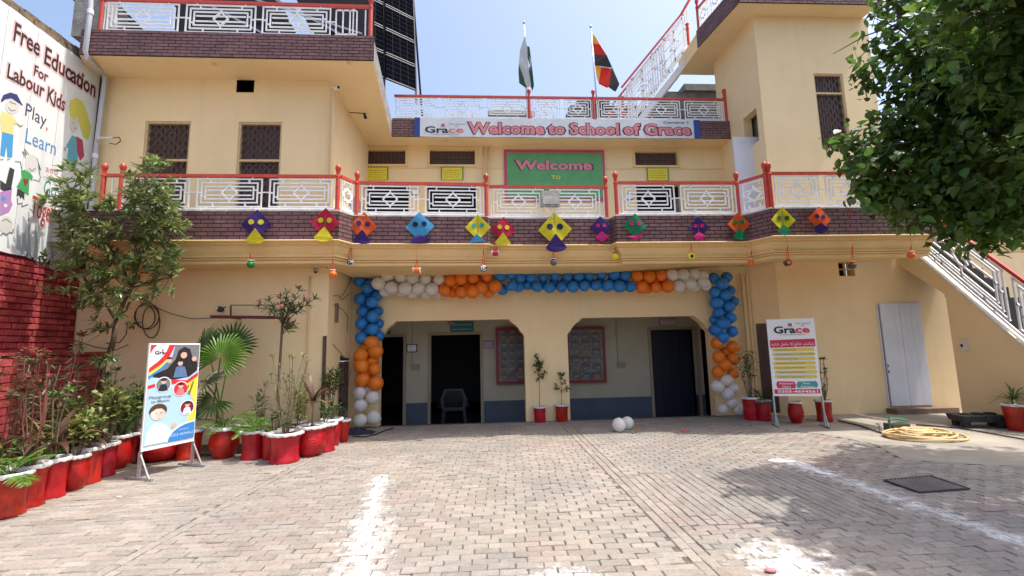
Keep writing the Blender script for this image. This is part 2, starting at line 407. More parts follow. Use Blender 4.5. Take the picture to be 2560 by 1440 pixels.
slope = lambda s_: math.atan2(s_[0].y-s_[1].y, s_[0].x-s_[1].x)
PZ = (1.1575+.085*32, 1.1575+.085*50, 3.45)
yy = 1.2; row = 0
while yy < 9.25:
    xl, xr = xat(SL, yy), xat(SR, yy); off = (row % 2)*PX_/2+rnd.uniform(0, .03); off2 = (row % 2)*PX_/2+rnd.uniform(0, .03)
    fill_row(-6.9, xl-.050, yy, off); fill_row(xl+.050, xr-.002, yy, off2)
    if PZ[0] < yy < PZ[1]: fill_row(xr+.169+23*PY_+.004, 9.2, yy, off)
    else: fill_row(xr+.172, 9.2, yy, off)
    yy += PY_; row += 1
for S_, offs in ((SL, (0.0,)), (SR, (.043, .127))):
    a_ = slope(S_); Ls = PX_*math.sin(a_)
    for k, o_ in enumerate(offs):
        yy = 1.2+k*.1
        while yy < 9.2: putb(xat(S_, yy)+o_, yy, a_); yy += Ls
a_ = slope(SR); sn = math.sin(a_)
for k in range(23):
    x_ = .169+.043+k*PY_; L0, L1 = PZ[0]/sn, PZ[1]/sn; t = L0-(k % 2)*PX_/2-rnd.uniform(0, .02)
    while t < L1:
        a, b = max(L0, t), min(L1, t+PX_); t += PX_
        if b-a < .04: continue
        ym = (a+b)/2*sn
        putb(xat(SR, ym)+x_, ym, a_, b-a-.007)
vis = [b for b in bricks if 2.75 < b[1] < 5.2 and abs(b[0]) < b[1]*1.15]
vis.sort(key=lambda b: b[1]+0.02*abs(b[0]))
near = set(id(b) for b in vis[:300])
shapes = []
for k in range(6):
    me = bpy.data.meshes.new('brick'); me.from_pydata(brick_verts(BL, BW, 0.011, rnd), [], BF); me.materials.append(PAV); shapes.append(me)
stuff = MB()
for b in bricks:
    z = rnd.gauss(0, 0.0017); tx, ty = rnd.gauss(0, 0.007), rnd.gauss(0, 0.004)
    if rnd.random() < 0.012: z -= 0.007
    M = Matrix.Translation((b[0]+rnd.gauss(0, .0015), b[1]+rnd.gauss(0, .0012), z)) @ Matrix.Rotation(b[2], 4, 'Z') @ Matrix.Rotation(tx, 4, 'X') @ Matrix.Rotation(ty, 4, 'Y')
    if id(b) in near:
        o = bpy.data.objects.new('brick', rnd.choice(shapes)); col.objects.link(o); o.parent = pav; o.matrix_local = M
    else:
        stuff.add([M @ v for v in brick_verts(b[3], BW, 0.011, rnd)], BF)
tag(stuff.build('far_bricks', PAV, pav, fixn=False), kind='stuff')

# ============================================================ THE SCHOOL BUILDING
B = thing('school_building', 'cream painted two storey school with purple brick bands, arched veranda and corner tower', 'building', (1.5, 9.35, 0))
ZF0, ZF1 = 3.28, 3.76                 # bottom and top of the balcony band
bal = [(-6.3, 7.28), (-2.37, 7.34), (-2.22, 7.62), (0.06, 7.72), (0.12, 7.82), (2.29, 7.86), (2.34, 7.68), (4.72, 7.68), (4.94, 7.28), (7.88, 7.25)]
# ground floor walls
WL = -2.72
wl = MB(); wl.prism([[(-6.93, 0), (WL, 0), (WL, 3.27), (-6.93, 3.27)]], fXZ(8.0), 0.2); wl.box(WL-0.2, WL, 8.2, 9.35, 0, 3.27)
wl.build('wall', WALL, B)
def arch(x0, x1, zt):
    """stepped, chamfered arch corner as a notch list from bottom left over the top to bottom right"""
    c = [(0, .33), (.02, .33), (.02, .30), (.05, .285), (.075, .25), (.105, .20), (.15, .145), (.20, .10), (.245, .075), (.26, .05), (.285, .05), (.285, .022), (.31, .022), (.31, 0)]
    return [(x0, 0)]+[(x0+a, zt-b) for a, b in c]+[(x1-a, zt-b) for a, b in c[::-1]]+[(x1, 0)]
aw = MB(); A1 = arch(-2.14, 0.80, 2.06); A2 = arch(1.70, 4.75, 2.06)
A1[0] = (-2.14, -0.28); A1[-1] = (0.80, -0.28); A2[0] = (1.70, -0.28); A2[-1] = (4.75, -0.28)
aw.prism([[(-2.72, -0.28)]+A1+A2+[(5.62, -0.28), (5.62, 3.12), (-2.72, 3.12)]], fXZ(9.35), 0.23)
aw.build('arcade_wall', WALL, B)
rw = MB()
vent = rect(onY(2094, 650, 8.95).x, onY(2134, 650, 8.95).x, onY(2110, 690, 8.95).z, 3.12)
dx0, dx1 = onY(2188, 757, 8.95).x, onY(2296, 757, 8.95).x; dz0, dz1 = 0.12, onY(2240, 757, 8.95).z
rw.prism([[(6.05, 0), (12.5, 0), (12.5, 3.27), (6.05, 3.27)], vent, rect(dx0, dx1, dz0, dz1)], fXZ(8.95), 0.22)
a, b = Vector((5.62, 9.35)), Vector((6.05, 8.95))
fn = frame((a.x, a.y, 0), (b.x-a.x, b.y-a.y, 0), (0, 0, 1)); LW = (b-a).length
rw.prism([[(0, 0), (LW, 0), (LW, 3.27), (0, 3.27)], rect(0.12, LW-0.16, 0.05, 1.87)], fn, -0.12)
rw.build('wall', WALL, B)
bd = MB(); bd.prism([rect(0.13, LW-0.17, 0.05, 1.86)], fn, -0.05); bdo = bd.build('brown_door', DARKW, B)
for i in range(5):
    s_ = MB(); u = 0.15+i*0.058; s_.prism([rect(u, u+0.045, 0.1, 1.8)], lambda u, v, d: fn(u, v, d+0.004), 0.012); s_.build('plank', DARKW, bdo)
# inner veranda (floor a step below the yard) and its back wall with door openings
BY = 11.0
iv = MB(); iv.box(-3.6, 5.75, 9.42, 11.0, -0.34, -0.30); iv.build('veranda_floor', mat('veranda_floor_cement', (0.2, 0.19, 0.18), 0.6, var=0.2), B)
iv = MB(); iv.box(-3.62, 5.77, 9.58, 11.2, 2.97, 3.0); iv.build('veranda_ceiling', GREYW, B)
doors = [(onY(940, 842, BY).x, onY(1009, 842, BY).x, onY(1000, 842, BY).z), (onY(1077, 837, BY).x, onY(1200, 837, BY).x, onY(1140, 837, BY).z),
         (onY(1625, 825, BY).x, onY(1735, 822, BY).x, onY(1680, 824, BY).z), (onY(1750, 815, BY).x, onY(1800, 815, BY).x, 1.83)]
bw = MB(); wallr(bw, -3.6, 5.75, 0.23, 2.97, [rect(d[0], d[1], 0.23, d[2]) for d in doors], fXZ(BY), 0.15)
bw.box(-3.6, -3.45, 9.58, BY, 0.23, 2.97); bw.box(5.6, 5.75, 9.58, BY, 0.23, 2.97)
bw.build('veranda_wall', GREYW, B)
xs = [-3.6]+[v for d in doors for v in d[:2]]+[5.75]
for bx_ in [(xs[i], xs[i+1], BY-0.006, BY+0.15) for i in range(0, len(xs), 2)]+[(-3.6, -3.444, 9.58, BY-.006), (5.594, 5.75, 9.58, BY-.006)]:
    dd = MB(); dd.box(*bx_, -0.3, 0.23); dd.build('dado', DADO, B)
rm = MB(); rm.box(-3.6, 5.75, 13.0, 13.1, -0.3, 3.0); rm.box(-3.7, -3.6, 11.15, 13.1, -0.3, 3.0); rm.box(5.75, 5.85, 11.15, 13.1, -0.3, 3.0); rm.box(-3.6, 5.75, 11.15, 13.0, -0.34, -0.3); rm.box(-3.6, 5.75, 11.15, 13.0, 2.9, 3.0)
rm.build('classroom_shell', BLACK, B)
FR = mat('dull_cream_door_frame', (0.36, 0.30, 0.21), 0.6)
for d in doors[:3]:
    f = MB(); f.box(d[0]-.07, d[0], BY-.03, BY-.0065, -.3, d[2]+.07); f.box(d[1], d[1]+.07, BY-.03, BY-.0065, -.3, d[2]+.07); f.box(d[0], d[1], BY-.03, BY-.0065, d[2], d[2]+.07)
    f.build('door_frame', FR, B)
dl = MB(); d = doors[2]; dl.box(d[0], d[1]-0.1, BY+.05, BY+.09, -.28, d[2]-.02)
dlo = dl.build('navy_door', mat('navy_door_paint', (0.012, 0.016, 0.03), 0.5), B)
for i in range(4):
    q = MB(); x0 = d[0]+0.05+i*0.235; q.box(x0, x0+0.19, BY+.035, BY+.05, -.2, d[2]-.12); q.build('panel', MATS['navy_door_paint'], dlo)
# balcony slab, band of purple tile bricks and the moulded cornice
bs = MB(); bs.prism([[(p[0], p[1]+0.03) for p in bal]+[(7.9, 8.94), (6.06, 8.94), (6.05, 10.7), (-2.9, 10.7), (-2.9, 8.2), (-6.93, 8.2), (-6.93, 7.31)]], fXY(3.272), 0.472)
bs.build('balcony_slab', CONC, B)
def offset_poly(P, k):
    out = []
    for i, p in enumerate(P):
        p = Vector(p); ns = []
        for a_, b_ in ((i-1, i), (i, i+1)):
            if a_ < 0 or b_ >= len(P): continue
            d_ = (Vector(P[b_])-Vector(P[a_])).normalized(); ns.append(Vector((-d_.y, d_.x)))
        n_ = sum(ns, Vector((0, 0))); n_.normalize(); c_ = n_.dot(ns[0]); out.append(p+n_*(k/max(0.45, c_)))
    return out
prof = [(-.03, 3.281), (-.04, 3.27), (-.03, 3.252), (.02, 3.250), (.015, 3.222), (.022, 3.215), (.06, 3.213), (.055, 3.185), (.065, 3.178), (.085, 3.15), (.115, 3.11), (.14, 3.088), (.15, 3.06), (.125, 3.055), (.118, 3.04), (.125, 3.028), (.17, 3.026), (.152, 3.012), (.158, 2.995), (.205, 2.993), (.19, 2.975), (.195, 2.94), (.205, 2.93)]
cm = MB()
rings = [offset_poly(bal, k) for k, z in prof]; nB = len(bal)
for (k, z), rg in zip(prof, rings):
    for p in rg: cm.v.append(Vector((p.x, p.y, z)))
for i in range(len(prof)-1):
    for j in range(nB-1): cm.f.append((i*nB+j, i*nB+j+1, (i+1)*nB+j+1, (i+1)*nB+j)); cm.m.append(0)
base = len(cm.v); last = (len(prof)-1)*nB
# soffit behind the cornice back to the walls
back = [(-6.3, 8.0), (-2.72, 8.0), (-2.6, 9.35), (0.06, 9.35), (0.12, 9.35), (2.29, 9.35), (2.34, 9.35), (5.2, 9.4), (6.0, 8.97), (7.88, 8.96)]
for p in back: cm.v.append(Vector((p[0], p[1], 2.93 if p[0] < 5 else 3.12)))
for j in range(nB-1): cm.f.append((last+j, last+j+1, base+j+1, base+j)); cm.m.append(0)
# end caps
for e_ in (0, nB-1): cm.f.append(tuple(i*nB+e_ for i in range(len(prof)))+(base+e_,)); cm.m.append(0)
cm.build('cornice', CORN, B, fixn=False)

def band(p, q, z0, z1, nrow, name='brick_band', singles=True, both=0.03, lb=0.165, back=0.02):
    """a strip of stretcher-bond tile bricks standing proud of a dark joint bed"""
    p, q = Vector((*p, 0)), Vector((*q, 0)); d = (q-p); LN = d.length; d.normalize(); nn = Vector((d.y, -d.x, 0))
    mb = MB(); mb.obox(p+Vector((0, 0, z0)), d*LN, -nn*both, Vector((0, 0, z1-z0))); o = mb.build(name, BRKJ, B)
    rh = (z1-z0)/nrow; st = MB(); shp = {}
    for r_ in range(nrow):
        x = -lb/2*(r_ % 2)-random.uniform(0, .02)
        while x < LN:
            a_, b_ = max(0.004, x+.006), min(LN-.004, x+lb-.008); x += lb
            if b_-a_ < 0.02: continue
            zz = z0+r_*rh+.007; hh = rh-.014; w_ = round(b_-a_, 3); pr = random.uniform(.004, .008)
            full = abs(w_-(lb-.014)) < .002
            if singles and full:
                if 'k' not in shp:
                    m_ = MB(); m_.hexa([(0, 0, 0), (w_, 0, 0), (w_, -.006, .002), (0, -.006, .002), (0, 0, hh), (w_, 0, hh), (w_-.002, -.006, hh-.002), (.002, -.006, hh-.002)])
                    me = bpy.data.meshes.new('brick'); me.from_pydata(m_.v, [], m_.f); me.materials.append(BRK); shp['k'] = me
                ob = bpy.data.objects.new('brick', shp['k']); col.objects.link(ob); ob.parent = o
                ob.location = p+d*a_+Vector((0, 0, zz))-Vector(B.location); ob.rotation_euler = (random.gauss(0, .02), 0, math.atan2(d.y, d.x)+random.gauss(0, .006))
            else: st.obox(p+d*a_+Vector((0, 0, zz)), d*w_, nn*pr, Vector((0, 0, hh)))
    if st.v: tag(st.build('cut_bricks', BRK, o), kind='stuff')
    return o
band(bal[0], bal[1], ZF0+.002, ZF1, 7, singles=False, lb=0.2)
band(bal[1], bal[2], ZF0+.002, ZF1, 7, singles=False, lb=.2)
band(bal[2], bal[3], ZF0+.002, ZF1, 7, lb=0.2)
band(bal[4], bal[5], ZF0+.002, ZF1, 7, lb=0.2)
band(bal[3], bal[4], ZF0+.002, ZF1, 7, singles=False, lb=.2); band(bal[5], bal[6], ZF0+.002, ZF1, 7, singles=False, lb=.2)
band(bal[6], bal[7], ZF0+.002, ZF1, 7, lb=0.2); band(bal[7], bal[8], ZF0+.002, ZF1, 7, singles=False, lb=0.2); band(bal[8], bal[9], ZF0+.002, ZF1, 7, singles=False, lb=0.2)
# crumbling render strip on top of and under the band
rs = MB(); rnd = random.Random(5)
for i in range(nB-1):
    p, q = Vector((*bal[i], 0)), Vector((*bal[i+1], 0)); d = q-p; LN = d.length; d.normalize(); nn = Vector((d.y, -d.x, 0)); x = 0
    while x < LN:
        l_ = min(rnd.uniform(.1, .4), LN-x); h_ = rnd.uniform(.012, .03)
        rs.obox(p+d*x+Vector((0, 0, ZF1-.002))+nn*rnd.uniform(.005, .018), d*l_, -nn*.09, Vector((0, 0, h_))); x += l_
rs.build('coping', mat('chipped_white_render', (0.62, 0.58, 0.52), 0.85, var=0.35, vscale=12), B)

# first floor, left block
vz = lambda x, y, Y=8.0: onY(x, y, Y)
fl = MB(); w1 = rect(onY(364, 305, 8).x, onY(478, 305, 8).x, 3.74, onY(420, 303, 8).z); w2 = rect(onY(597, 305, 8).x, onY(706, 305, 8).x, 3.74, onY(650, 305, 8).z)
vt = rect(onY(593, 190, 8).x, onY(637, 190, 8).x, onY(615, 231, 8).z, onY(615, 188, 8).z)
fl.prism([[(-6.93, 3.72), (-2.79, 3.72), (-2.79, 6.47), (-6.93, 6.47)], w1[:], w2[:], vt], fXZ(8.0), 0.2)
fl.box(-2.99, -2.79, 8.2, 10.7, 3.72, 6.47)
fl.build('wall', WALL, B)
vb = MB(); vb.box(vt[0][0]-.1, vt[1][0]+.1, 8.45, 8.5, vt[0][1]-.1, vt[2][1]+.1); vb.build('vent_back', BLACK, B)
def grille_window(r, Y, mull=0.62, name='window', nx=6):
    (x0, z0), (x1, _), (_, z1) = r[0], r[1], r[2]
    z0 = r[0][1]; z1 = r[2][1]
    f = MB(); t = 0.035
    f.box(x0, x0+t, Y+.02, Y+.09, z0, z1); f.box(x1-t, x1, Y+.02, Y+.09, z0, z1); f.box(x0+t, x1-t, Y+.02, Y+.09, z1-t, z1)
    zm = z0+(z1-z0)*mull; f.box(x0+t, x1-t, Y+.02, Y+.09, zm-.02, zm+.02)
    fo = f.build(name, CREAMF, B)
    s_ = MB(); s_.box(x0+t, x1-t, Y+.10, Y+.12, z0, z1-t); n_ = 9
    for i in range(n_): xx = x0+t+(x1-x0-2*t)*(i+.5)/n_; s_.box(xx-.012, xx+.012, Y+.085, Y+.10, z0, z1-t)
    s_.build('shutter', DARKW, fo)
    gr = MB(); st_ = (x1-x0-2*t)/nx
    for (a0, a1) in ((z0, zm-.02), (zm+.02, z1-t)):
        H = a1-a0
        for sgn in (1, -1):
            k = -int(H/(st_*1.3))-1
            while k < nx+int(H/(st_*1.3))+2:
                xa = x0+t+k*st_; pts = []
                ua, ub = 0.0, H
                # clip the diagonal line x = xa + sgn*v/1.3 to the opening
                lo, hi = x0+t, x1-t; sl = sgn/1.3
                v1, v2 = sorted(((lo-xa)/sl, (hi-xa)/sl)); v1 = max(0, v1); v2 = min(H, v2)
                if v2-v1 > .01: gr.bar((xa+sl*v1, Y+.06, a0+v1), (xa+sl*v2, Y+.06, a0+v2), .011)
                k += 1
    gr.build('grille', MESHW, fo)
grille_window(w1, 8.0, .62); grille_window(w2, 8.0, .62)
# first floor, middle: back wall of the terrace
FY = 10.7
trs = [(897, 1014, 375, 411), (1074, 1187, 375, 412), (1588, 1692, 380, 414)]
ops = [(893, 1022, 458), (1067, 1190, 458), (1590, 1703, 460)]
loops = []; TR = []; OP = []
for x0, x1, y0, y1 in trs:
    a_, b_ = onY(x0, y1, FY), onY(x1, y0, FY); TR.append(rect(a_.x, b_.x, a_.z, b_.z)); loops.append(TR[-1])
for x0, x1, y0 in ops:
    a_, b_ = onY(x0, y0, FY), onY(x1, y0, FY); OP.append(rect(a_.x, b_.x, 3.74, a_.z)); loops.append(OP[-1])
fb = MB(); wallr(fb, -2.99, 6.1, 3.74, 6.47, loops, fXZ(FY), 0.2); fb.build('wall', WALL, B)
mo = MB(); zl = onY(1100, 421, FY).z; mo.box(-2.79, 6.08, FY-.012, FY-.001, zl-.012, zl+.012)
for r_ in TR:
    (x0, z0), (x1, _), (_, z1) = r_[0], r_[1], r_[2]; t = .055
    mo.box(x0-t, x1+t, FY-.03, FY-.0015, z1, z1+t); mo.box(x0-t, x1+t, FY-.03, FY-.0015, z0-t, z0); mo.box(x0-t, x0, FY-.03, FY-.0015, z0, z1); mo.box(x1, x1+t, FY-.03, FY-.0015, z0, z1)
mo.build('moulding', CORN, B)
for r_ in TR:
    (x0, z0), (x1, _), (_, z1) = r_[0], r_[1], r_[2]
    q = MB(); q.box(x0, x1, FY+.09, FY+.11, z0, z1); wo_ = q.build('transom_window', DARKW, B)
    q = MB()
    for i in range(11): xx = x0+(x1-x0)*(i+.5)/11; q.box(xx-.006, xx+.006, FY+.05, FY+.06, z0, z1)
    q.box(x0, x1, FY+.055, FY+.07, (z0+z1)/2-.008, (z0+z1)/2+.008); q.build('grille', MESHW, wo_)
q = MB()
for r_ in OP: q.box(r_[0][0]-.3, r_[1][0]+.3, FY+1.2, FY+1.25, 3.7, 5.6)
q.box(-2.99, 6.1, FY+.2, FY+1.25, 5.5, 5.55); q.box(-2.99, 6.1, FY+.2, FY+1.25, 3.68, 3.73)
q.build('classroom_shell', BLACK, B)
for px in (1209, 1221): pp = MB(); pp.tube([onY(px, 368, 10.62), onY(px, 470, 10.62)], .022, 8); pp.build('pipe', PIPE, B, smooth=True)
pass
# roof slabs
rsL = [(-6.66, 7.35), (-1.87, 7.38), (-2.14, 10.24), (-2.14, 11.2), (-6.93, 11.2), (-6.93, 7.8)]
s1 = MB(); s1.prism([rsL], fXY(6.47), 0.40); s1.build('roof_slab', CONC, B)
s1 = MB(); s1.prism([[(-6.67, 7.36), (-1.875, 7.39), (-2.145, 10.25), (-2.145, 10.7), (-6.9, 10.7), (-6.9, 7.81)]], fXY(6.45), 0.018); s1.build('soffit', SOFF, B)
band((-6.66, 7.33), (-1.86, 7.36), 6.452, 6.91, 8, singles=False, lb=.19, both=.02)
s1 = MB(); s1.prism([[(-2.138, 10.24), (6.12, 10.24), (6.12, 11.2), (-2.138, 11.2)]], fXY(6.472), 0.40); s1.build('roof_slab', CONC, B)
s1 = MB(); s1.prism([[(-2.14, 10.24), (6.12, 10.24), (6.12, 10.7), (-2.14, 10.7)]], fXY(6.452), 0.0175); s1.build('soffit', SOFF, B)
band((-2.13, 10.22), (6.15, 10.22), 6.456, 6.91, 7, singles=False, lb=.2, both=.019)
# tower
TX, TY, TZ = 6.1, 8.95, 8.76
tw = MB(); twn = rect(onY(2033, 185, TY).x+.0, onY(2106, 185, TY).x, onY(2090, 371, TY).z, onY(2070, 184, TY).z)
tw.prism([[(TX, 3.72), (8.78, 3.72), (8.78, TZ), (TX, TZ)], twn], fXZ(TY), 0.2)
so_ = [(onX(1905, 345, TX).y, onX(1905, 345, TX).z), (onX(1862, 345, TX).y, onX(1905, 345, TX).z), (onX(1862, 292, TX).y, onX(1898, 262, TX).z), (onX(1898, 262, TX).y, onX(1898, 262, TX).z)]
so_ = rect(min(p[0] for p in so_)+.05, max(p[0] for p in so_), so_[0][1], so_[3][1])
wallr(tw, TY+.2, 10.72, 3.72, TZ, [so_], fYZ(TX), 0.2)
tw.box(8.58, 8.78, TY+.2, 10.72, 3.72, TZ); tw.box(TX+.2, 8.58, 10.52, 10.72, 3.72, 7.0)
tw.build('tower_wall', WALL, B)
grille_window(twn, TY, .74, nx=4)
q = MB(); q.box(TX+.3, TX+.35, TY+.25, 10.4, 5.3, 8.0); q.build('stairwell_lining', mat('stairwell_grey', (.2, .19, .18), .8), B)
c0, c1, c2 = onZ(1848, 8, TZ), onZ(2192, 14, TZ), onZ(1746, 120, TZ)
tsl = [(c0.x, c0.y), (c1.x, c1.y), (c1.x, 11.2), (c2.x, 11.2), (c2.x, c2.y)]
s1 = MB(); s1.prism([tsl], fXY(TZ), 0.42); s1.build('tower_roof_slab', SOFF, B)
band((c0.x, c0.y-.022), (c1.x, c1.y-.022), TZ+.004, TZ+.46, 8, singles=False, lb=.19, both=.018)
band((c2.x-.022, c2.y), (c0.x-.02, c0.y), TZ+.004, TZ+.46, 8, singles=False, lb=.19, both=.016)
# white door of the right wing
WD = mat('white_metal_door', (0.66, 0.68, 0.74), 0.45, var=0.06, streak=0.12)
q = MB(); t = .03; q.box(dx0, dx0+t, 8.93, 9.05, dz0, dz1); q.box(dx1-t, dx1, 8.93, 9.05, dz0, dz1); q.box(dx0+t, dx1-t, 8.93, 9.05, dz1-t, dz1)
wd = q.build('white_door', WD, B)
xm = (dx0+dx1)/2-.02
for x0, x1 in ((dx0+.045, xm-.004), (xm+.004, dx1-.04)):
    q = MB(); q.box(x0, x1, 8.90, 8.93, dz0+.02, dz1-.02); q.build('door_leaf', WD, wd)
for z_ in (.92, .80): q = MB(); q.box(dx0+.05, dx0+.065, 8.885, 8.8995, z_, z_+.05); q.build('bolt', IRON, wd)
q = MB(); q.box(dx0-.05, dx1+.3, 8.7, 8.948, 0.0, .10); q.build('door_step', mat('brown_step', (.2, .13, .09), .8, var=.3), B)
q = MB(); q.box(dx0+.02, dx1-.02, 9.06, 9.1, dz0, dz1); q.build('door_backing', IRON, B)
q = MB(); q.box(vent[0][0]-.1, vent[1][0]+.1, 9.3, 9.35, vent[0][1]-.2, vent[2][1]+.1); q.build('vent_back', BLACK, B)
q = MB(); vx = (vent[0][0]+vent[1][0])/2; q.box(vx-.015, vx+.015, 9.0, 9.03, vent[0][1], vent[2][1]); q.box(vent[0][0], vent[1][0], 9.0, 9.03, (vent[0][1]+vent[2][1])/2-.01, (vent[0][1]+vent[2][1])/2+.01); q.build('vent_bar', CREAMF, B)
# white door leaf standing open on the terrace
q = MB(); a_, b_ = onY(1832, 342, 9.4), onY(1906, 340, 9.4); q.box(a_.x, b_.x, 9.4, 9.44, 3.78, a_.z); q.build('terrace_door', WD, B)
# outside stair on the right: it comes down towards the yard along X = SX; wall under the flight, steps, kerb
SX = 8.72
def sx(x, y): p = onX(x, y, SX); return (p.y, p.z)
top = [sx(2283, 640), sx(2320, 662), sx(2560, 864)]
sl = (top[2][1]-top[1][1])/(top[2][0]-top[1][0]); ye = top[1][0]-(top[1][1]-.02)/sl
e1_, e2_ = sx(2362, 737), sx(2405, 1018)
ev = (e1_[0]+e2_[0])/2
poly = [(8.93, sx(2285, 655)[1]+.02), (ev, e1_[1]), (ev, -.012), (ye, -.012), (ye, .03), top[2], top[1], (8.93, top[1][1]+(8.93-top[1][0])*sl*.6)]
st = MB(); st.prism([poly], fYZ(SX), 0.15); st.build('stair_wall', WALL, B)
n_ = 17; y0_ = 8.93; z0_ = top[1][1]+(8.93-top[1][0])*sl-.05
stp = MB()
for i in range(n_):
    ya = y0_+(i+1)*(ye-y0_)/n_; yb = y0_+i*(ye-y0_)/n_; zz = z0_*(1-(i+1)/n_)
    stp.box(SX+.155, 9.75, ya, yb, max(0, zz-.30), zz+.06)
stp.build('stair_steps', mat('shade_dark_stair_cement', (.055, .05, .042), .9, var=.4), B)  # shade behind the railing is painted into the near-black step colour
q = MB(); q.hexa([(SX+.153, y0_, z0_-.42), (9.76, y0_, z0_-.42), (9.76, ye, -.4), (SX+.153, ye, -.4), (SX+.153, y0_, z0_-.25), (9.76, y0_, z0_-.25), (9.76, ye, -.2), (SX+.153, ye, -.2)]); q.build('stair_soffit', MATS['shade_dark_stair_cement'], B)
q = MB(); q.bar((SX+.06, top[1][0]+.3, top[1][1]+.3*sl+.012), (SX+.06, ye+.05, .07), .18, .035); q.build('stair_curb', mat('pale_kerb_paint', (.72, .66, .56), .7, var=.2, vscale=10), B)
q = MB(); q.box(7.9, 8.70, 8.3, 8.94, 3.30, 3.74); q.box(8.8, 9.76, 8.96, 10.2, 3.2, 3.7); tag(q.build('stair_landing', CONC, B), kind='stuff')
# pipes on the facade
q = MB(); a_ = onY(834, 232, 7.93); q.tube([a_, (a_.x, 7.93, 3.8)], .045, 10); q.build('pipe', PIPE, B, smooth=True, auto=40)
a_ = onY(874, 690, 9.2); b_ = onY(1858, 690, 9.2)
for x_, r_ in ((a_.x-.02, .05), (b_.x, .035), (b_.x+.1, .03)): q = MB(); q.tube([(x_, 9.25, 2.92), (x_, 9.25, 0)], r_, 9); q.build('pipe', PIPE, B, smooth=True, auto=40)
q = MB(); p_ = [onY(x, y, 7.9) for x, y in ((505, 665), (640, 661), (790, 656), (812, 658), (820, 668))]; q.tube(p_, .028, 8); q.build('conduit', mat('purple_grey_pipe', (.28, .23, .24), .4), B, smooth=True, auto=40)
q = MB(); p_ = [onY(x, y, 7.95) for x, y in ((470, 672), (640, 668), (800, 666))]; q.tube(p_, .014, 6); q.build('conduit', PIPE, B, smooth=True)
q = MB(); a_ = onY(775, 690, 7.97); q.tube([a_, (a_.x, 7.97, 0)], .012, 6); q.build('conduit', PIPE, B, smooth=True)
# small dark doorway at the right end of the left wing, and terrace roof oddments
q = MB(); a_ = onY(808, 840, 7.985); q.box(a_.x, WL-.005, 7.975, 7.998, 0.02, a_.z); q.build('brown_door', DARKW, B)
# grey corner pier on the roof, far left
q = MB(); a_ = onY(212, 60, 7.4); q.box(a_.x-.25, a_.x+.18, 7.45, 7.8, 6.87, 8.2); q.box(-6.62, -6.4, 7.42, 7.7, 6.8, 7.4); q.build('roof_pier', CONC, B)
for (x, y, z) in ((872, 157, 6.45), (535, 160, 6.45), (1115, 351, 6.452), (1640, 350, 6.452)):
    q = MB(); p = onZ(x, y, z); q.tube([(p.x, p.y, z-.012), (p.x, p.y, z+.002)], .04, 12); q.build('ceiling_rose', PIPE, B, smooth=True, auto=40)
q = MB(); p = onZ(912, 283, 6.45); q.tube([(p.x, p.y, 6.45), (p.x, p.y, 6.40), (p.x+.02, p.y, 6.34)], .02, 6, .04); q.tube([(p.x, p.y, 6.44), (p.x-.4, p.y-.05, 6.445)], .008, 4); q.build('ceiling_lamp', IRON, B)

# ============================================================ LEFT BOUNDARY WALL
XB = -6.85
W = thing('boundary_wall', 'tall red painted brick wall on the left below the painted white mural', 'wall', (XB, 5.5, 0))
WRED = mat('red_painted_brick', (0.36, 0.026, 0.032), 0.7, var=0.35, vscale=4, col2=(0.50, 0.085, 0.085), isl=0.14, bump=0.4, bscale=30)
REDJ = mat('red_painted_joint', (0.20, 0.01, 0.013), 0.8, var=0.3)
q = MB(); q.box(XB-.35, XB, 0.6, 7.99, 0, 6.52); q.build('wall_core', REDJ, W)
q = MB(); rnd = random.Random(8)
for lay in range(3):
    y0 = .6+lay*.07
    while y0 < 7.8:
        w_ = rnd.uniform(.14, .24)
        if lay < 2 or rnd.random() < .65: q.box(XB-.34+rnd.uniform(0, .05), XB-.02-lay*.03+rnd.uniform(0, .035), y0, min(7.99, y0+w_-.012), 6.521+lay*.077, 6.521+lay*.077+.068+rnd.uniform(-.006, .004))
        y0 += w_
q.box(XB-.3, XB-.05, .6, 7.98, 6.52, 6.66)
q.build('rubble_coping', mat('bare_brown_brick', (.21, .15, .10), .95, var=.5, vscale=9, bump=.7, bscale=18), W)
bm_ = {}
def wbrick(w_, h_, dd):
    k = (round(w_, 3), round(h_, 3))
    if k not in bm_:
        c_ = .008; m_ = MB(); m_.hexa([(0, 0, 0), (0, w_, 0), (dd, w_-c_, c_), (dd, c_, c_), (0, 0, h_), (0, w_, h_), (dd, w_-c_, h_-c_), (dd, c_, h_-c_)])
        me = bpy.data.meshes.new('brick'); me.from_pydata(m_.v, [], m_.f); me.materials.append(WRED); bm_[k] = me
    return bm_[k]
stf = MB(); cnt = 0; LB, HB = .20, .095
for r_ in range(31):
    y = 7.97-(r_ % 2)*LB/2; first = True
    z = 0.0+r_*HB
    while y > 0.7:
        w_ = LB-.012; y0 = y-LB+.006
        if (z > .5 and y0 > 5.4 and cnt < 300):
            o = bpy.data.objects.new('brick', wbrick(w_, HB-.012, .02)); col.objects.link(o); o.parent = W
            o.location = (XB+random.uniform(-.008, .012)-W.location.x, y0-W.location.y, z+.006); o.rotation_euler = (random.gauss(0, .012), 0, random.gauss(0, .02)); cnt += 1
        else: stf.box(XB, XB+.02, y0, y0+w_, z+.006, z+HB-.006)
        y -= LB
tag(stf.build('far_bricks', WRED, W), kind='stuff')
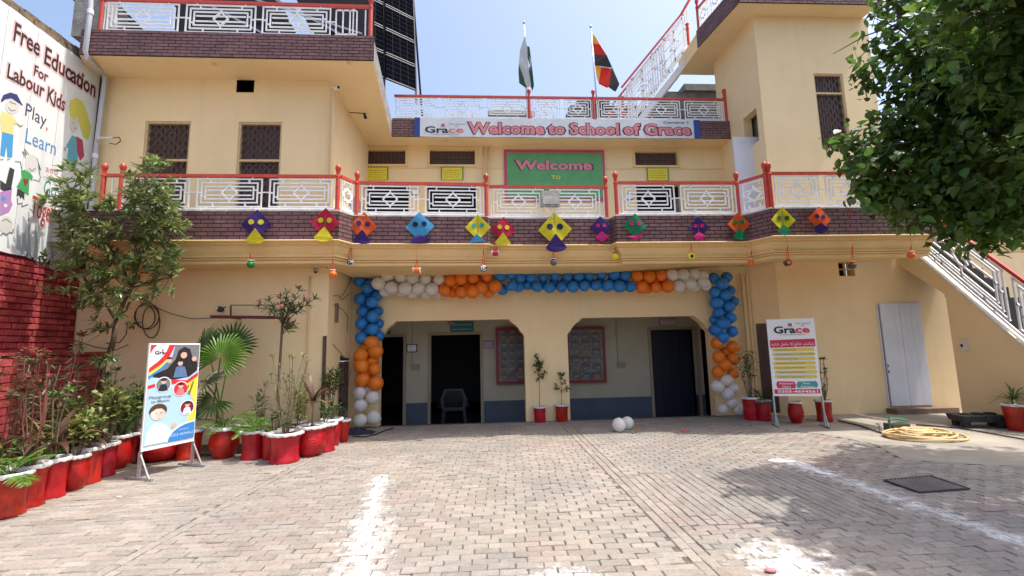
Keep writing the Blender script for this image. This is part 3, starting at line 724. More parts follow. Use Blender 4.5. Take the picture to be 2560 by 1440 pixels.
# low red ledge in front of it
q = MB(); lx = onY(215, 870, 7.6).x; q.box(XB+.02, lx, 4.2, 7.95, 0, 1.52); led = q.build('brick_ledge', REDJ, W)
st_ = MB()
for r_ in range(14):
    y = 7.95-(r_ % 2)*.11
    while y > 4.3: st_.box(lx-.005, lx+.014, y-.215, y-.008, r_*.106+.006, r_*.106+.098); y -= .225
q.box(XB+.02, lx+.02, 4.2, 7.96, 1.53, 1.55)
st_.build('ledge_bricks', WRED, led); led.children[0]['kind'] = 'stuff'
q = MB(); q.box(XB+.021, lx+.02, 4.2, 7.96, 1.521, 1.56); q.build('ledge_cap', WRED, led)

# ============================================================ neighbours seen past the school
q = MB()
N1 = thing('neighbour_wall', 'tan plastered wall with horizontal joints rising behind the outside stair', 'wall', (11.5, 9.9, 0))
NT = mat('tan_course_render', (0.62, 0.44, 0.22), .9, var=.15, vscale=3, isl=.04)
for i in range(46): q.box(9.1, 15, 9.9+random.uniform(0, .004), 10.3, i*.125, i*.125+.118)
tag(q.build('courses', NT, N1), kind='stuff'); q = MB(); q.box(9.1, 15, 9.92, 10.28, 0, 5.75); q.build('wall_core', mat('tan_joint', (.30, .20, .11), .9), N1)
DG = mat('weathered_brick_far', (.115, .10, .085), .95, var=.5, vscale=2.5, bump=.5, bscale=8)
N2 = thing('neighbour_house', 'dark weathered brick parapet of a house seen under the roof stair', 'house', (7.6, 15, 0))
a_, b_ = onY(1662, 238, 15), onY(1780, 214, 15)
q = MB(); q.box(a_.x, b_.x+2, 15, 18, 0, b_.z-.25); q.build('wall', DG, N2); q = MB(); q.box(a_.x+.7, b_.x+2, 14.9, 17, b_.z-.249, b_.z); q.build('parapet', mat('grey_parapet', (.2, .19, .17), .9, var=.4), N2)
N3 = thing('neighbour_house', 'low dark brick house end behind the middle of the roof railing', 'house', (2.6, 15.5, 0))
a_, b_ = onY(1424, 262, 15.5), onY(1482, 248, 15.5)
q = MB(); q.box(a_.x, b_.x+2.3, 15.5, 18, 0, a_.z); q.build('wall', DG, N3); q = MB(); q.box(a_.x+.3, b_.x+.6, 15.4, 17, a_.z+.001, b_.z); q.build('parapet', DG, N3)
N4 = thing('neighbour_house', 'low pale roof edge seen through the left of the roof railing beside the flags', 'house', (-.5, 17, 0))
a_, b_ = onY(1225, 276, 17), onY(1330, 276, 17)
q = MB(); q.box(a_.x, b_.x, 17, 20, 0, a_.z-.25); q.build('wall', DG, N4); q = MB(); q.box(a_.x-.1, b_.x+.1, 16.9, 20, a_.z-.249, a_.z-.05); q.build('roof_edge', mat('pale_roof_edge', (.5, .42, .3), .9, var=.3), N4)
# ============================================================ RAILINGS
def lattice(w_, h_, fn, t=.020, nested=3):
    """nested frames, long bars and the diamond of one railing panel; fn(u,v) -> 3D"""
    mb = MB()
    def L_(a, b): mb.bar(fn(*a), fn(*b), t)
    e = t/2
    ins = [0, .066, .128]
    for i in ins[:nested]:
        x0, x1, y0, y1 = i, w_-i, i, h_-i
        L_((x0-e, y0), (x1+e, y0)); L_((x0-e, y1), (x1+e, y1)); L_((x0, y0+e), (x0, y1-e)); L_((x1, y0+e), (x1, y1-e))
    i = ins[nested-1]; hm = h_/2; d = .12
    for k in (.3, .7):
        yy_ = i+(h_-2*i)*k; L_((i+.03, yy_), (w_-i-.03, yy_))
    for (a, b) in (((w_*.25, 0), (w_*.25, .068)), ((w_*.75, 0), (w_*.75, .068)), ((w_*.2, h_), (w_*.2, h_-.068)), ((w_*.8, h_), (w_*.8, h_-.068)),
                   ((0, hm), (.068, hm)), ((w_, hm), (w_-.068, hm)), ((.068, hm*.7), (.13, hm*.7)), ((w_-.068, hm*1.2), (w_-.13, hm*1.2)),
                   ((w_/2, .068), (w_/2, hm-d)), ((w_/2, h_-.068), (w_/2, hm+d)), ((w_*.15, 0), (w_*.15, -.05)), ((w_*.85, 0), (w_*.85, -.05)), ((w_*.15, h_), (w_*.15, h_+.045)), ((w_*.85, h_), (w_*.85, h_+.045))):
        L_(a, b)
    return mb
def diamond(w_, h_, fn, t=.025):
    mb = MB(); c = [(w_/2-.125, h_/2), (w_/2, h_/2+.125), (w_/2+.125, h_/2), (w_/2, h_/2-.125)]
    for i in range(4): mb.bar(fn(*c[i]), fn(*c[(i+1) % 4]), t)
    return mb
def post(mb, x, y, z0, h, r=.036):
    mb.lathe([(r, 0), (r, h*.72), (r*1.25, h*.73), (r*1.25, h*.755), (r*.85, h*.77), (r*.85, h*.86), (r*1.15, h*.88), (r*1.35, h*.93), (r*1.35, h*.955), (r*.7, h), (r*.02, h+.005)], (x, y, z0), 12)
def railing(label, p, q, zb, hr, npan, posts, gap=.13, ends=(.06, .06), group='red and white lattice railings of the school', hp=None, extra=True):
    p, q = Vector((*p, zb)), Vector((*q, zb)); d = q-p; LN = d.length; d.normalize()
    T = thing('lattice_railing', label, 'railing', tuple(p), group)
    r_ = MB(); r_.bar(p+Vector((0, 0, hr)), q+Vector((0, 0, hr)), .045, .05); r_.build('handrail', RED, T)
    r_ = MB(); r_.bar(p+Vector((0, 0, .045)), q+Vector((0, 0, .045)), .03, .03)
    aw_ = LN-ends[0]-ends[1]; pw = (aw_-gap*(npan-1))/npan; ph = hr-.135
    for i in range(npan-1):
        u = ends[0]+(i+1)*pw+i*gap; r_.bar(p+d*u+Vector((0, 0, .09+ph/2)), p+d*(u+gap)+Vector((0, 0, .09+ph/2)), .016)
    for u in (ends[0]*.45, LN-ends[1]*.45):
        if ends[0] > .05: r_.bar(p+d*u+Vector((0, 0, .04)), p+d*u+Vector((0, 0, hr-.05)), .018)
    r_.build('bottom_rail', WHT, T)
    for i in range(npan):
        o_ = p+d*(ends[0]+i*(pw+gap))+Vector((0, 0, .08))
        fn = lambda u, v: o_+d*u+Vector((0, 0, v))
        P_ = lattice(pw, ph, fn, nested=3 if pw > .4 else 1).build('lattice_panel', WHT, T)
        diamond(pw, ph, fn).build('diamond', WHT, P_)
    for s_ in posts:
        m_ = MB(); c_ = p+d*(s_*LN); post(m_, c_.x, c_.y, zb-.0, hp or hr+.19); m_.build('post', RED, T, smooth=True, auto=35)
    return T
def off(P, k=.06): return (P[0], P[1]+k)
ZB = 3.775; H = .60
pxr = lambda x, y, Y: onY(x, y, Y)
railing('long lattice railing on the balcony in front of the left windows', (-6.1, 7.36), (-2.40, 7.40), ZB, H, 3, [0.0, 0.075, .995], ends=(.32, .10), hp=.80)
railing('short return piece of railing beside the leftmost red corner post of the balcony', (-2.37, 7.40), (-2.24, 7.68), ZB, H, 1, [], ends=(.03, .03))
railing('balcony railing over the blue kite, between the left wing and the welcome poster', (-2.22, 7.69), (0.06, 7.78), ZB, H+.0, 2, [0.015, .995], ends=(.12, .12), hp=.80)
railing('slightly recessed balcony railing below the green welcome poster, carrying the grey floodlight', (0.1, 7.88), (2.28, 7.91), ZB, H-.0, 2, [.985], ends=(.08, .16), hp=.80)
railing('balcony railing right of the welcome poster, before the white terrace door', (2.36, 7.74), (4.66, 7.74), ZB, H+.02, 2, [.012, .995], ends=(.14, .12), hp=.82)
railing('narrow angled railing piece between the two red posts at the white door', (4.70, 7.72), (4.95, 7.36), ZB, H+.02, 1, [1.0], ends=(.04, .04), hp=.86)
railing('balcony railing under the tower that runs behind the tree leaves', (4.98, 7.34), (7.82, 7.31), ZB, H+.04, 3, [.01, .995], ends=(.12, .1), hp=.84)
TR_ = railing('top left roof railing on the edge of the high purple band', (-6.45, 7.43), (-1.93, 7.46), 6.9, .64, 3, [.0, .995], ends=(.10, .72), hp=.84)
q = MB()
for x_ in (-2.55, -2.43, -2.31, -2.19, -2.04): q.bar((x_, 7.455, 6.97 if x_ > -2.1 else 7.0), (x_, 7.455, 7.47), .02)
for z_ in (7.0, 7.46): q.bar((-2.56, 7.455, z_), (-2.18, 7.455, z_), .02)
q.bar((-2.65, 7.455, 7.23), (-2.55, 7.455, 7.23), .016); tag(q.build('bar_panel', WHT, TR_), kind='stuff')
railing('left stretch of the middle roof railing above the word Grace', (-2.1, 10.3), (1.16, 10.3), 6.92, .6, 3, [.995], ends=(.06, .08), hp=.82)
railing('middle stretch of the roof railing between the two flags', (1.18, 10.3), (2.74, 10.3), 6.92, .6, 2, [.995], ends=(.06, .08), hp=.82)
railing('right stretch of the middle roof railing before the roof stair', (2.78, 10.3), (6.08, 10.3), 6.92, .6, 3, [.995], ends=(.08, .1), hp=.88)
railing('railing on the side edge of the tower roof at the head of the roof stair', (c2.x+.05, c2.y), (c0.x+.05, c0.y+.1), TZ+.44, .62, 3, [.0, .99], ends=(.05, .05), hp=.9)
# sloped railing of the outside stair
T = thing('stair_railing', 'sloping lattice railing down the outside stair on the right', 'railing', (8.78, 8.7, 3.2), 'sloping stair railings')
RX_ = SX+.06
rb0, rb1 = onX(2300, 622, RX_), onX(2560, 843, RX_); rt0, rt1 = onX(2330, 537, RX_), onX(2560, 703, RX_)
kh = (rt1.z-rt0.z)/(rt1.y-rt0.y); kb = (rb1.z-rb0.z)/(rb1.y-rb0.y); Ys = rb0.y; LYs = Ys-(rb0.y-(rb0.z-.12)/kb)
def sfn(u, v): y = Ys-u; a = rb0.z-u*kb; b = rt0.z+(y-rt0.y)*kh; return Vector((RX_, y, a+(b-a)*v))
q = MB(); q.bar(sfn(-.05, 1), sfn(LYs, 1), .055, .05); q.build('handrail', RED, T)
q = MB(); q.bar(sfn(0, 0), sfn(LYs, 0), .03); q.build('bottom_rail', WHT, T)
hS = .72
for i in range(2):
    fn = lambda u, v, i=i: sfn(.08+i*1.42+u, .09+v/hS*.82)
    P_ = lattice(1.28, hS, fn, t=.027).build('lattice_panel', WHT, T); diamond(1.28, hS, fn).build('diamond', WHT, P_)
# roof stair of steel going up to the tower roof
T = thing('roof_stair', 'steep white steel stair from the middle roof up to the tower roof', 'stairs', (4.3, 11, 6.9))
SYR = 10.85
b0, b1 = onY(1592, 240, SYR), onY(1742, 118, 11.0); t0 = onY(1556, 232, SYR)
b1 = onY(1742, 118, SYR)
for Yk in (SYR, SYR+.75):
    q = MB(); q.bar((b0.x-.25, Yk, 6.9), (b1.x, Yk, b1.z), .05, .14); q.build('stringer', WHT, T)
dv = Vector((b1.x-(b0.x-.25), 0, b1.z-6.9)); ns = 11
for i in range(ns):
    p = Vector((b0.x-.25, SYR, 6.9))+dv*((i+.5)/ns); q = MB(); q.box(p.x-.09, p.x+.12, SYR+.025, SYR+.725, p.z-.012, p.z+.012); q.build('tread', WHT, T)
slr = dv.z/dv.x
T2 = thing('stair_railing', 'sloping lattice railing climbing beside the steel roof stair', 'railing', (4.3, 10.8, 6.95), 'sloping stair railings')
o0 = Vector((b0.x-.3, SYR-.04, 6.95)); LX = onY(1702, 40, SYR).x-o0.x; gz = 1.28
q = MB(); q.bar(o0+Vector((-.1, 0, gz-.1)), o0+Vector((LX, 0, LX*slr+gz)), .05, .05); pe = o0+Vector((LX, 0, LX*slr+gz)); q.bar(pe, (c2.x+.05, c2.y, pe.z+.12), .05, .05); q.build('handrail', RED, T2)
for i in range(2):
    wd_ = LX/2+.02; o_ = o0+Vector((1, 0, slr))*(.04+i*(LX/2+.1))+Vector((0, 0, .16)); fn = lambda u, v, o_=o_: o_+Vector((1, 0, slr))*u+Vector((0, 0, v))
    P_ = lattice(wd_, gz-.26, fn, t=.031).build('lattice_panel', WHT, T2); diamond(wd_, gz-.26, fn).build('diamond', WHT, P_)
q = MB(); q.bar(o0+Vector((-.1, .83, gz-.1)), o0+Vector((LX, .83, LX*slr+gz)), .05, .05); q.build('handrail', RED, T2)
for i in range(2):
    wd_ = LX/2+.02; o_ = o0+Vector((1, 0, slr))*(.04+i*(LX/2+.1))+Vector((0, .83, .16)); fn = lambda u, v, o_=o_: o_+Vector((1, 0, slr))*u+Vector((0, 0, v))
    P_ = lattice(wd_, gz-.26, fn, t=.031).build('lattice_panel', WHT, T2); diamond(wd_, gz-.26, fn).build('diamond', WHT, P_)
q = MB(); post(q, o0.x-.1, o0.y, 6.9, 1.0); q.build('post', RED, T2, smooth=True, auto=35)
q = MB(); post(q, o0.x-.35, o0.y+.4, 6.9, .75); q.build('post', RED, T2, smooth=True, auto=35)
pq = onY(1722, 112, 10.6); q = MB(); post(q, pq.x, 10.6, pq.z, .62); q.build('post', RED, T2, smooth=True, auto=35)

# ============================================================ ROOF: solar panels, flags
PVM = mat('solar_cell', (.004, .0045, .008), .9, spec=0.0); PVF = mat('panel_frame_aluminium', (.15, .155, .16), .6)
PVL = mat('cell_line', (.035, .037, .04), .8, spec=0.0)
def solar(label, o, a, b, nu, nv):
    T = thing('solar_panel', label, 'solar panel', tuple(o), 'tilted solar panels on the left roof')
    a, b = Vector(a), Vector(b); n_ = a.cross(b).normalized()*.03
    q = MB(); q.obox(o, a, b, n_); q.build('glass', PVM, T)
    w_ = .022; au, bu = a.normalized(), b.normalized()
    for (s_, e_, u_, m_) in ((o, a, bu, PVF), (o+b-bu*w_, a, bu, PVF), (o, b, au, PVM), (o+a-au*w_, b, au, PVM)): q = MB(); q.obox(s_-n_*.2, e_, u_*w_, n_*1.5); q.build('frame_bar', m_, T)
    q = MB()
    for i in range(1, nu): q.obox(o+a*(i/nu)-n_*.04, b, au*.010, n_*1.08)
    for i in range(1, nv): q.obox(o+b*(i/nv)-n_*.04, a, bu*.010, n_*1.08)
    q.build('cell_lines', PVL, T)
# big array behind the left roof edge, leaning back; right edge from (1040,225) to (1030,5)
br, tr_ = onY(1040, 227, 10.4), onY(1030, -60, 11.2); bl = Vector((br.x-.62, 9.95, br.z+.0))
up = (tr_-br)/5.0; acr = Vector((-.66, -.5, 0)); k = 0
names = ['lowest', 'second', 'third', 'fourth', 'highest']
for j in range(5):
    for i in range(2):
        o_ = br+up*j+acr*i
        solar(f'{names[j]} dark solar panel in the {"right" if i == 0 else "left"} column beside the sky', o_+up*.03, acr*.95, up*.94, 4, 5)
q = MB(); T = thing('panel_rack', 'dark steel rack that carries the tilted solar panels on the roof', 'rack', (-2.5, 10.6, 6.9))
for s_ in (0, 1, 2): p = br+acr*s_+Vector((0, .06, 0)); q.bar(p+Vector((0, 0, -.3)), p+up*5, .05)
q.build('rack_beam', IRON, T); q = MB(); q.bar(br+Vector((0, 1.2, -.2)), br+up*4+Vector((0, .1, 0)), .05); q.bar(br+acr*2+Vector((0, 1.2, -.2)), br+acr*2+up*4+Vector((0, .1, 0)), .05); q.build('rack_leg', IRON, T)
# dark rack and rolled sheets behind the top left railing
T = thing('panel_rack', 'dark underside of solar panels behind the top left railing', 'rack', (-5, 9.5, 6.9))
for quad in (((200, -90), (372, 88), (262, 88), (100, -90)), ((437, -90), (437, 88), (744, 92), (655, -90)), ((700, -90), (784, 92), (935, 92), (935, -90))):
    q = MB(); ps = [onY(quad[0][0], quad[0][1], 9.4), onY(*quad[1], 8.7), onY(*quad[2], 8.7), onY(*quad[3], 9.4)]
    q.hexa([ps[1], ps[2], ps[2]+Vector((0, .03, 0)), ps[1]+Vector((0, .03, 0)), ps[0], ps[3], ps[3]+Vector((0, .03, 0)), ps[0]+Vector((0, .03, 0))]); q.build('panel_back', mat('panel_back', (.014, .014, .017), .85, spec=.05), T)
q = MB()
for x0, x1 in ((640, 905), (690, 850), (500, 660)): q.bar(onY(x0, 0, 8.8), onY(x1, 85, 8.7), .035)
q.build('rack_strut', STEEL, T)
q = MB(); a_ = onY(262, 20, 8.6); T = thing('roof_shed', 'dark corner of a water tank frame behind the top left railing post', 'frame', (a_.x, 8.6, 6.9)); q.box(a_.x-.1, a_.x+.28, 8.6, 8.9, 6.88, 8.3); q.build('frame_board', mat('roof_dark_board', (.06, .055, .05), .8, var=.4), T)

POLE = mat('flag_pole_steel', (.55, .56, .58), .3, metal=.7)
def flagpole(label, px, ytop, Y, lean=0):
    a_ = onY(px, ytop, Y); T = thing('flag_pole', label, 'flag pole', (a_.x+lean, Y, 6.88))
    q = MB(); q.tube([(a_.x+lean, Y, 6.88), (a_.x, Y, a_.z)], .022, 8, .017); q.sphere((a_.x, Y, a_.z+.02), .035, 10, 6); q.build('pole', POLE, T, smooth=True); return a_
def flag(label, name_pts, Y, cells):
    """cells: (material, px outline) pieces of one hanging cloth on plane Y with folds"""
    c_ = onY(*name_pts, Y); T = thing('flag', label, 'flag', tuple(c_))
    for nm, m_, pts in cells:
        q = MB(); P_ = [onY(x, y, Y) for x, y in pts]; loop = [(p.x, p.z) for p in P_]
        q.prism([loop], lambda u, v, d: (u, Y+.012*math.sin(u*16+v*2)+d, v), .006)
        q.build(nm, m_, T)
flagpole('steel flag pole with the green and white flag, left one on the roof', 1310, 58, 10.55, .02)
flagpole('steel flag pole with the red, black and yellow flag, right one on the roof', 1477, 68, 10.55, .08)
FG = flat('flag_green', (.012, .075, .035), .8, transl=.3); FW = flat('flag_white', (.62, .64, .66), .8, transl=.35); FR_ = flat('flag_red', (.72, .03, .012), .8, transl=.35); FB = flat('flag_black', (.015, .015, .017), .8); FY_ = flat('flag_yellow', (.85, .42, .02), .8, transl=.35)
flag('limp green and white flag with a crescent hanging from the left roof pole', (1314, 110), 10.5,
     [('white_stripe', FW, [(1312, 90), (1318, 120), (1322, 175), (1328, 215), (1318, 218), (1308, 200), (1297, 160), (1300, 125)]),
      ('green_field', FG, [(1297, 158), (1309, 157), (1312, 195), (1316, 220), (1298, 208), (1296, 180)]),
      ('green_field', FG, [(1318, 115), (1324, 118), (1328, 150), (1332, 185), (1335, 215), (1331, 228), (1322, 205), (1319, 180), (1325, 165), (1319, 145)]),
      ('crescent', FW, [(1323, 140), (1327, 150), (1328, 165), (1324, 180), (1326, 165), (1325, 152)])])
flag('red, black and yellow striped flag blowing from the right roof pole', (1482, 90), 10.5,
     [('yellow_stripe', FY_, [(1480, 82), (1489, 92), (1499, 111), (1482, 108)]), ('red_stripe', FR_, [(1482, 108), (1499, 111), (1517, 139), (1486, 134)]),
      ('black_stripe', FB, [(1486, 134), (1517, 139), (1531, 168), (1521, 170), (1487, 163)]), ('yellow_stripe', FY_, [(1488, 163), (1503, 167), (1497, 208), (1492, 192)]),
      ('red_stripe', FR_, [(1503, 167), (1528, 171), (1524, 214), (1518, 220), (1497, 209)]), ('black_stripe', FB, [(1531, 168), (1549, 210), (1540, 228), (1535, 228), (1520, 217), (1528, 171)])])

# ============================================================ BANNERS AND POSTERS
def scribble(fn, u0, u1, v, h, m_, parent, lift=.003, t=.006):
    """writing too small to read: word-long runs of pen strokes"""
    q = MB(); u = u0; rr = random.Random(int(u0*1000+v*977))
    while u < u1:
        we = min(u1, u+rr.uniform(.05, .13)); a = u; up_ = 1
        while a < we-.004:
            b = a+rr.uniform(.008, .016); p, q_ = (a, v-h*.5*up_), (b, v+h*.5*up_*rr.uniform(.4, 1)); q.bar(fn(*p, lift), fn(*q_, lift), t, .001, up=Vector(fn(0, 0, 1))-Vector(fn(0, 0, 0))); a = b; up_ = -up_
        u = we+rr.uniform(.015, .03)
    if q.v: q.build('handwriting', m_, parent, fixn=False)
LETT = flat('print_black', (.02, .022, .03), .6); PNK = flat('print_pink', (.62, .20, .22), .6); NAVY = flat('print_navy', (.02, .03, .16), .6)
VIN = mat('banner_vinyl', (.62, .64, .68), .45, var=.07, vscale=4, bump=.15, bscale=5)
PRED = flat('print_red', (.72, .03, .04), .5); PREDD = flat('print_crimson', (.62, .03, .08), .5); PYEL = flat('print_yellow', (.85, .66, .06), .5); PBLU = flat('print_blue', (.045, .22, .60), .5)
PWHT = flat('print_white', (.82, .83, .84), .5); PSKY = flat('print_pale_blue', (.42, .62, .78), .5); PTEAL = flat('print_teal', (.06, .30, .28), .5); SKIN = flat('print_skin', (.66, .42, .32), .5); HAIR = flat('print_dark_hair', (.035, .022, .02), .5); PGRY = flat('print_grey', (.18, .2, .22), .5); PORA = flat('print_orange', (.8, .22, .03), .5)
def bolt_logo(fn, u, v, s, parent, lift):
    """small figures over an open book, as printed above the school's name"""
    for i, m_ in enumerate((NAVY, PRED, PRED)):
        q = MB(); x = u+(i-1)*s*.24; q.prism([circ(x, v+s*.62, s*.09, 8)], lambda a, b, d: fn(a, b, d+lift), .001); q.prism([[(x-s*.08, v+s*.15), (x+s*.08, v+s*.15), (x+s*.12, v+s*.5), (x-s*.12, v+s*.5)]], lambda a, b, d: fn(a, b, d+lift), .001); q.build('logo_figure', m_, parent)
    q = MB(); q.prism([[(u-s*.6, v+.1*s), (u-.1*s, v), (u, v+.06*s), (u+.1*s, v), (u+s*.6, v+.1*s), (u+.1*s, v+.1*s), (u, v+.14*s), (u-.1*s, v+.1*s)]], lambda a, b, d: fn(a, b, d+lift), .001); q.build('logo_book', PGRY, parent)
def grace(fn, u0, u1, v0, h, parent, lift=.004, small=True, red=PRED):
    um = u0+(u1-u0)*.60
    text('Gra', fn, u0, um, v0, h, LETT, parent, off=.028, lift=lift); text('ce', fn, um+.015*(u1-u0), u1, v0, h*.98, red, parent, off=.028, lift=lift)
    if small:
        text('The School', fn, u0+(u1-u0)*.62, u1+(u1-u0)*.05, v0+h*1.28, h*.26, PGRY, parent, lift=lift); text('of', fn, u0+(u1-u0)*.78, u0+(u1-u0)*.88, v0+h*.98, h*.26, red, parent, lift=lift)
        text('A Project for Nation Development', fn, u0+(u1-u0)*.15, u1-(u1-u0)*.1, v0-h*.32, h*.15, LETT, parent, lift=lift)
    bolt_logo(fn, u0+(u1-u0)*.47, v0+h*.95, h*.75, parent, lift)
# long roof banner
BN = 10.17
a_, b_, c_, d_ = onY(1050, 340, BN), onY(1737, 346, BN), onY(1735, 299, BN), onY(1048, 291, BN)
T = thing('welcome_banner', 'long white banner across the roof band reading Welcome to School of Grace', 'banner', (a_.x, BN, a_.z))
fn = lambda u, v, d: (u, BN-d+.008*math.sin(u*5), v)
q = MB(); zb_, zt_ = 6.432, 6.90; n_ = 30
for i in range(n_):
    xa, xb = a_.x+(b_.x-a_.x)*i/n_, a_.x+(b_.x-a_.x)*(i+1)/n_; q.hexa([fn(xa, zb_, 0), fn(xb, zb_, 0), fn(xb, zb_, -.012), fn(xa, zb_, -.012), fn(xa, zt_, 0), fn(xb, zt_, 0), fn(xb, zt_, -.012), fn(xa, zt_, -.012)])
q.build('vinyl_sheet', VIN, T)
for xa, xb in ((a_.x-.13, a_.x-.002), (b_.x+.002, b_.x+.15)): q = MB(); q.box(xa, xb, BN-.012, BN+.012, zb_, zt_); q.build('blue_edge', flat('banner_blue', (.02, .05, .25), .5), T)
X = lambda x: onY(x, 320, BN).x
OUT_ = flat('print_maroon_outline', (.07, .02, .05), .6)
for (s_, x0, x1) in (('Welcome', 1170, 1361), ('to', 1369, 1412), ('School', 1424, 1547), ('of', 1558, 1600), ('Grace', 1610, 1726)):
    text(s_, fn, X(x0), X(x1), zb_+.085, .27, OUT_, T, off=.075, lift=.003); text(s_, fn, X(x0)+.02, X(x1)-.02, zb_+.085, .27, PNK, T, off=.034, lift=.006)
grace(fn, X(1063), X(1158), zb_+.10, .155, T, lift=.004, red=PNK)
text('Campus 1', fn, X(1659), X(1721), zt_-.095, .055, LETT, T, off=.01, lift=.008)
# green welcome poster on the terrace wall
PY = 10.66; a_, d_ = onY(1262, 500, PY), onY(1262, 373, PY); b_ = onY(1510, 375, PY)
T = thing('welcome_poster', 'green poster with pink border reading Welcome to on the terrace wall', 'poster', (a_.x, PY, a_.z))
fn = lambda u, v, d: (u, PY-d, v)
q = MB(); q.box(a_.x, b_.x, PY, PY+.02, a_.z-.03, b_.z); q.build('pink_border', flat('poster_pink', (.50, .06, .15), .5), T)
q = MB(); q.box(a_.x+.07, b_.x-.06, PY-.008, PY, a_.z+.04, b_.z-.08); q.build('green_sheet', mat('poster_green', (.10, .33, .11), .3, var=.15, vscale=5, bump=.5, bscale=4), T)
zz = onY(1380, 424, PY).z; X = lambda x: onY(x, 420, PY).x
text('Welcome', fn, X(1287), X(1482), zz, .23, OUT_, T, off=.06, lift=.010); text('Welcome', fn, X(1290), X(1479), zz, .23, flat('poster_letter_pink', (.70, .22, .30), .5), T, off=.034, lift=.013)
text('TO', fn, X(1378), X(1400), onY(1380, 448, PY).z, .09, PYEL, T, off=.01, lift=.010)
# yellow hand-written sheets
YS = flat('yellow_sheet', (.78, .66, .05), .6); GB = flat('green_paper_border', (.03, .20, .08), .6)
wsh = ['first', 'second', 'third']
for i, (x0, x1, y0, y1) in enumerate(((916, 970, 419, 449), (1104, 1157, 419, 449), (1619, 1669, 421, 451))):
    a_, b_ = onY(x0, y1, 10.68), onY(x1, y0, 10.68)
    T = thing('wall_sheet', ['yellow hand-written sheet with green edge under the leftmost transom window', 'yellow hand-written sheet under the middle transom, left of the green poster', 'yellow hand-written sheet right of the green poster under the right transom'][i], 'poster', (a_.x, 10.68, a_.z), 'yellow sheets on the terrace wall')
    q = MB(); q.box(a_.x, b_.x, 10.665, 10.68, a_.z, b_.z); q.build('paper', YS, T)
    q = MB(); n_ = 9
    for k in range(n_):
        t_ = k/(n_-1); r_ = .013
        for (u, v) in ((a_.x+(b_.x-a_.x)*t_, b_.z), (a_.x, a_.z+(b_.z-a_.z)*t_), (b_.x, a_.z+(b_.z-a_.z)*t_)): q.box(u-r_, u+r_, 10.655, 10.664, v-r_, v+r_)
    tag(q.build('scalloped_edge', GB, T), kind='stuff')
    fn = lambda u, v, d: (u, 10.664-d, v)
    for k in range(4): scribble(fn, a_.x+.05, b_.x-.05-.04*(k % 2), b_.z-.075-k*.058, .02, flat('pen_brown', (.35, .16, .02), .6), T, lift=.002)
# signs inside the arcade
def wall_sign(label, x0, y0, x1, y1, Y, board, border, lines, m_, name='wall_sign'):
    a_, b_ = onY(x0, y1, Y), onY(x1, y0, Y); T = thing(name, label, 'sign', (a_.x, Y, a_.z)); fn = lambda u, v, d: (u, Y-.02-d, v); t = .02
    q = MB(); q.box(a_.x, b_.x, Y-.02, Y, a_.z, b_.z); q.build('board', border, T)
    q = MB(); q.box(a_.x+t, b_.x-t, Y-.024, Y-.0201, a_.z+t, b_.z-t); q.build('face', board, T)
    n_ = len(lines)
    for k, s_ in enumerate(lines):
        hh = (b_.z-a_.z-2*t)/n_
        if s_ == '~': scribble(fn, a_.x+.05, b_.x-.05, b_.z-t-hh*(k+.55), hh*.3, m_, T, lift=.007)
        else: text(s_, fn, a_.x+.05, b_.x-.05, b_.z-t-hh*(k+1)+hh*.25, hh*.5, m_, T, off=.01, lift=.007)
TB = flat('teal_board', (.03, .16, .19), .5)
wall_sign('teal notice board over the middle classroom door in the left arch', 1126, 803, 1184, 831, 10.98, TB, TB, ['~', '~'], PSKY)
wall_sign('teal notice over the leftmost dark door behind the balloons', 955, 806, 976, 836, 10.98, TB, TB, ['~'], PSKY)
wall_sign('small white card in a dark frame between the left doors', 1017, 860, 1043, 881, 10.98, PWHT, LETT, ['~', '~'], LETT)
wall_sign('small lilac card right of the middle door', 1208, 852, 1234, 872, 10.98, flat('lilac_card', (.45, .36, .48), .6), flat('lilac_border', (.25, .14, .28), .6), ['~'], PGRY)
wall_sign('white door sign over the navy door reading Admin Office', 1649, 796, 1689, 815, 10.98, flat('card_white_dim', (.6, .58, .62), .5), flat('card_violet_edge', (.25, .2, .32), .6), ['ADMIN', 'OFFICE'], PREDD)
rnd = random.Random(21)
def photo_board(label, x0, y0, x1, y1, Y, cols_, rows_):
    a_, b_ = onY(x0, y1, Y), onY(x1, y0, Y); T = thing('photo_board', label, 'notice board', (a_.x, Y, a_.z), 'maroon photo boards in the veranda')
    q = MB(); q.box(a_.x, b_.x, Y-.03, Y, a_.z, b_.z); q.build('maroon_frame', flat('board_maroon', (.24, .012, .03), .4), T)
    q = MB(); q.box(a_.x+.07, b_.x-.07, Y-.034, Y-.0301, a_.z+.07, b_.z-.07); q.build('plastic_cover', mat('board_cover', (.17, .18, .19), .25, var=.7, vscale=7, bump=.6, bscale=5), T)
    W_, H_ = b_.x-a_.x-.2, b_.z-a_.z-.2
    for i in range(cols_):
        for j in range(rows_):
            q = MB(); u = a_.x+.1+W_*(i+.1)/cols_; v = a_.z+.1+H_*(j+.12)/rows_; w_, h_ = W_/cols_*.78, H_/rows_*.74
            q.box(u, u+w_, Y-.038, Y-.0342, v, v+h_); m_ = flat('photo_%d' % rnd.randrange(6), [(.2, .16, .14), (.08, .09, .12), (.32, .3, .28), (.14, .07, .06), (.05, .13, .15), (.22, .24, .2)][rnd.randrange(6)], .3, var=.6, vscale=30)
            q.build('photograph', m_, T)
            q = MB(); q.box(u+w_*.15, u+w_*.85, Y-.0395, Y-.0381, v+h_*.1, v+h_*.45); q.build('photograph', flat('photo_crowd', (.3, .22, .2), .3, var=.8, vscale=40), T)
photo_board('photo board with maroon border seen through the right part of the left arch', 1241, 819, 1318, 961, 10.9, 3, 6)
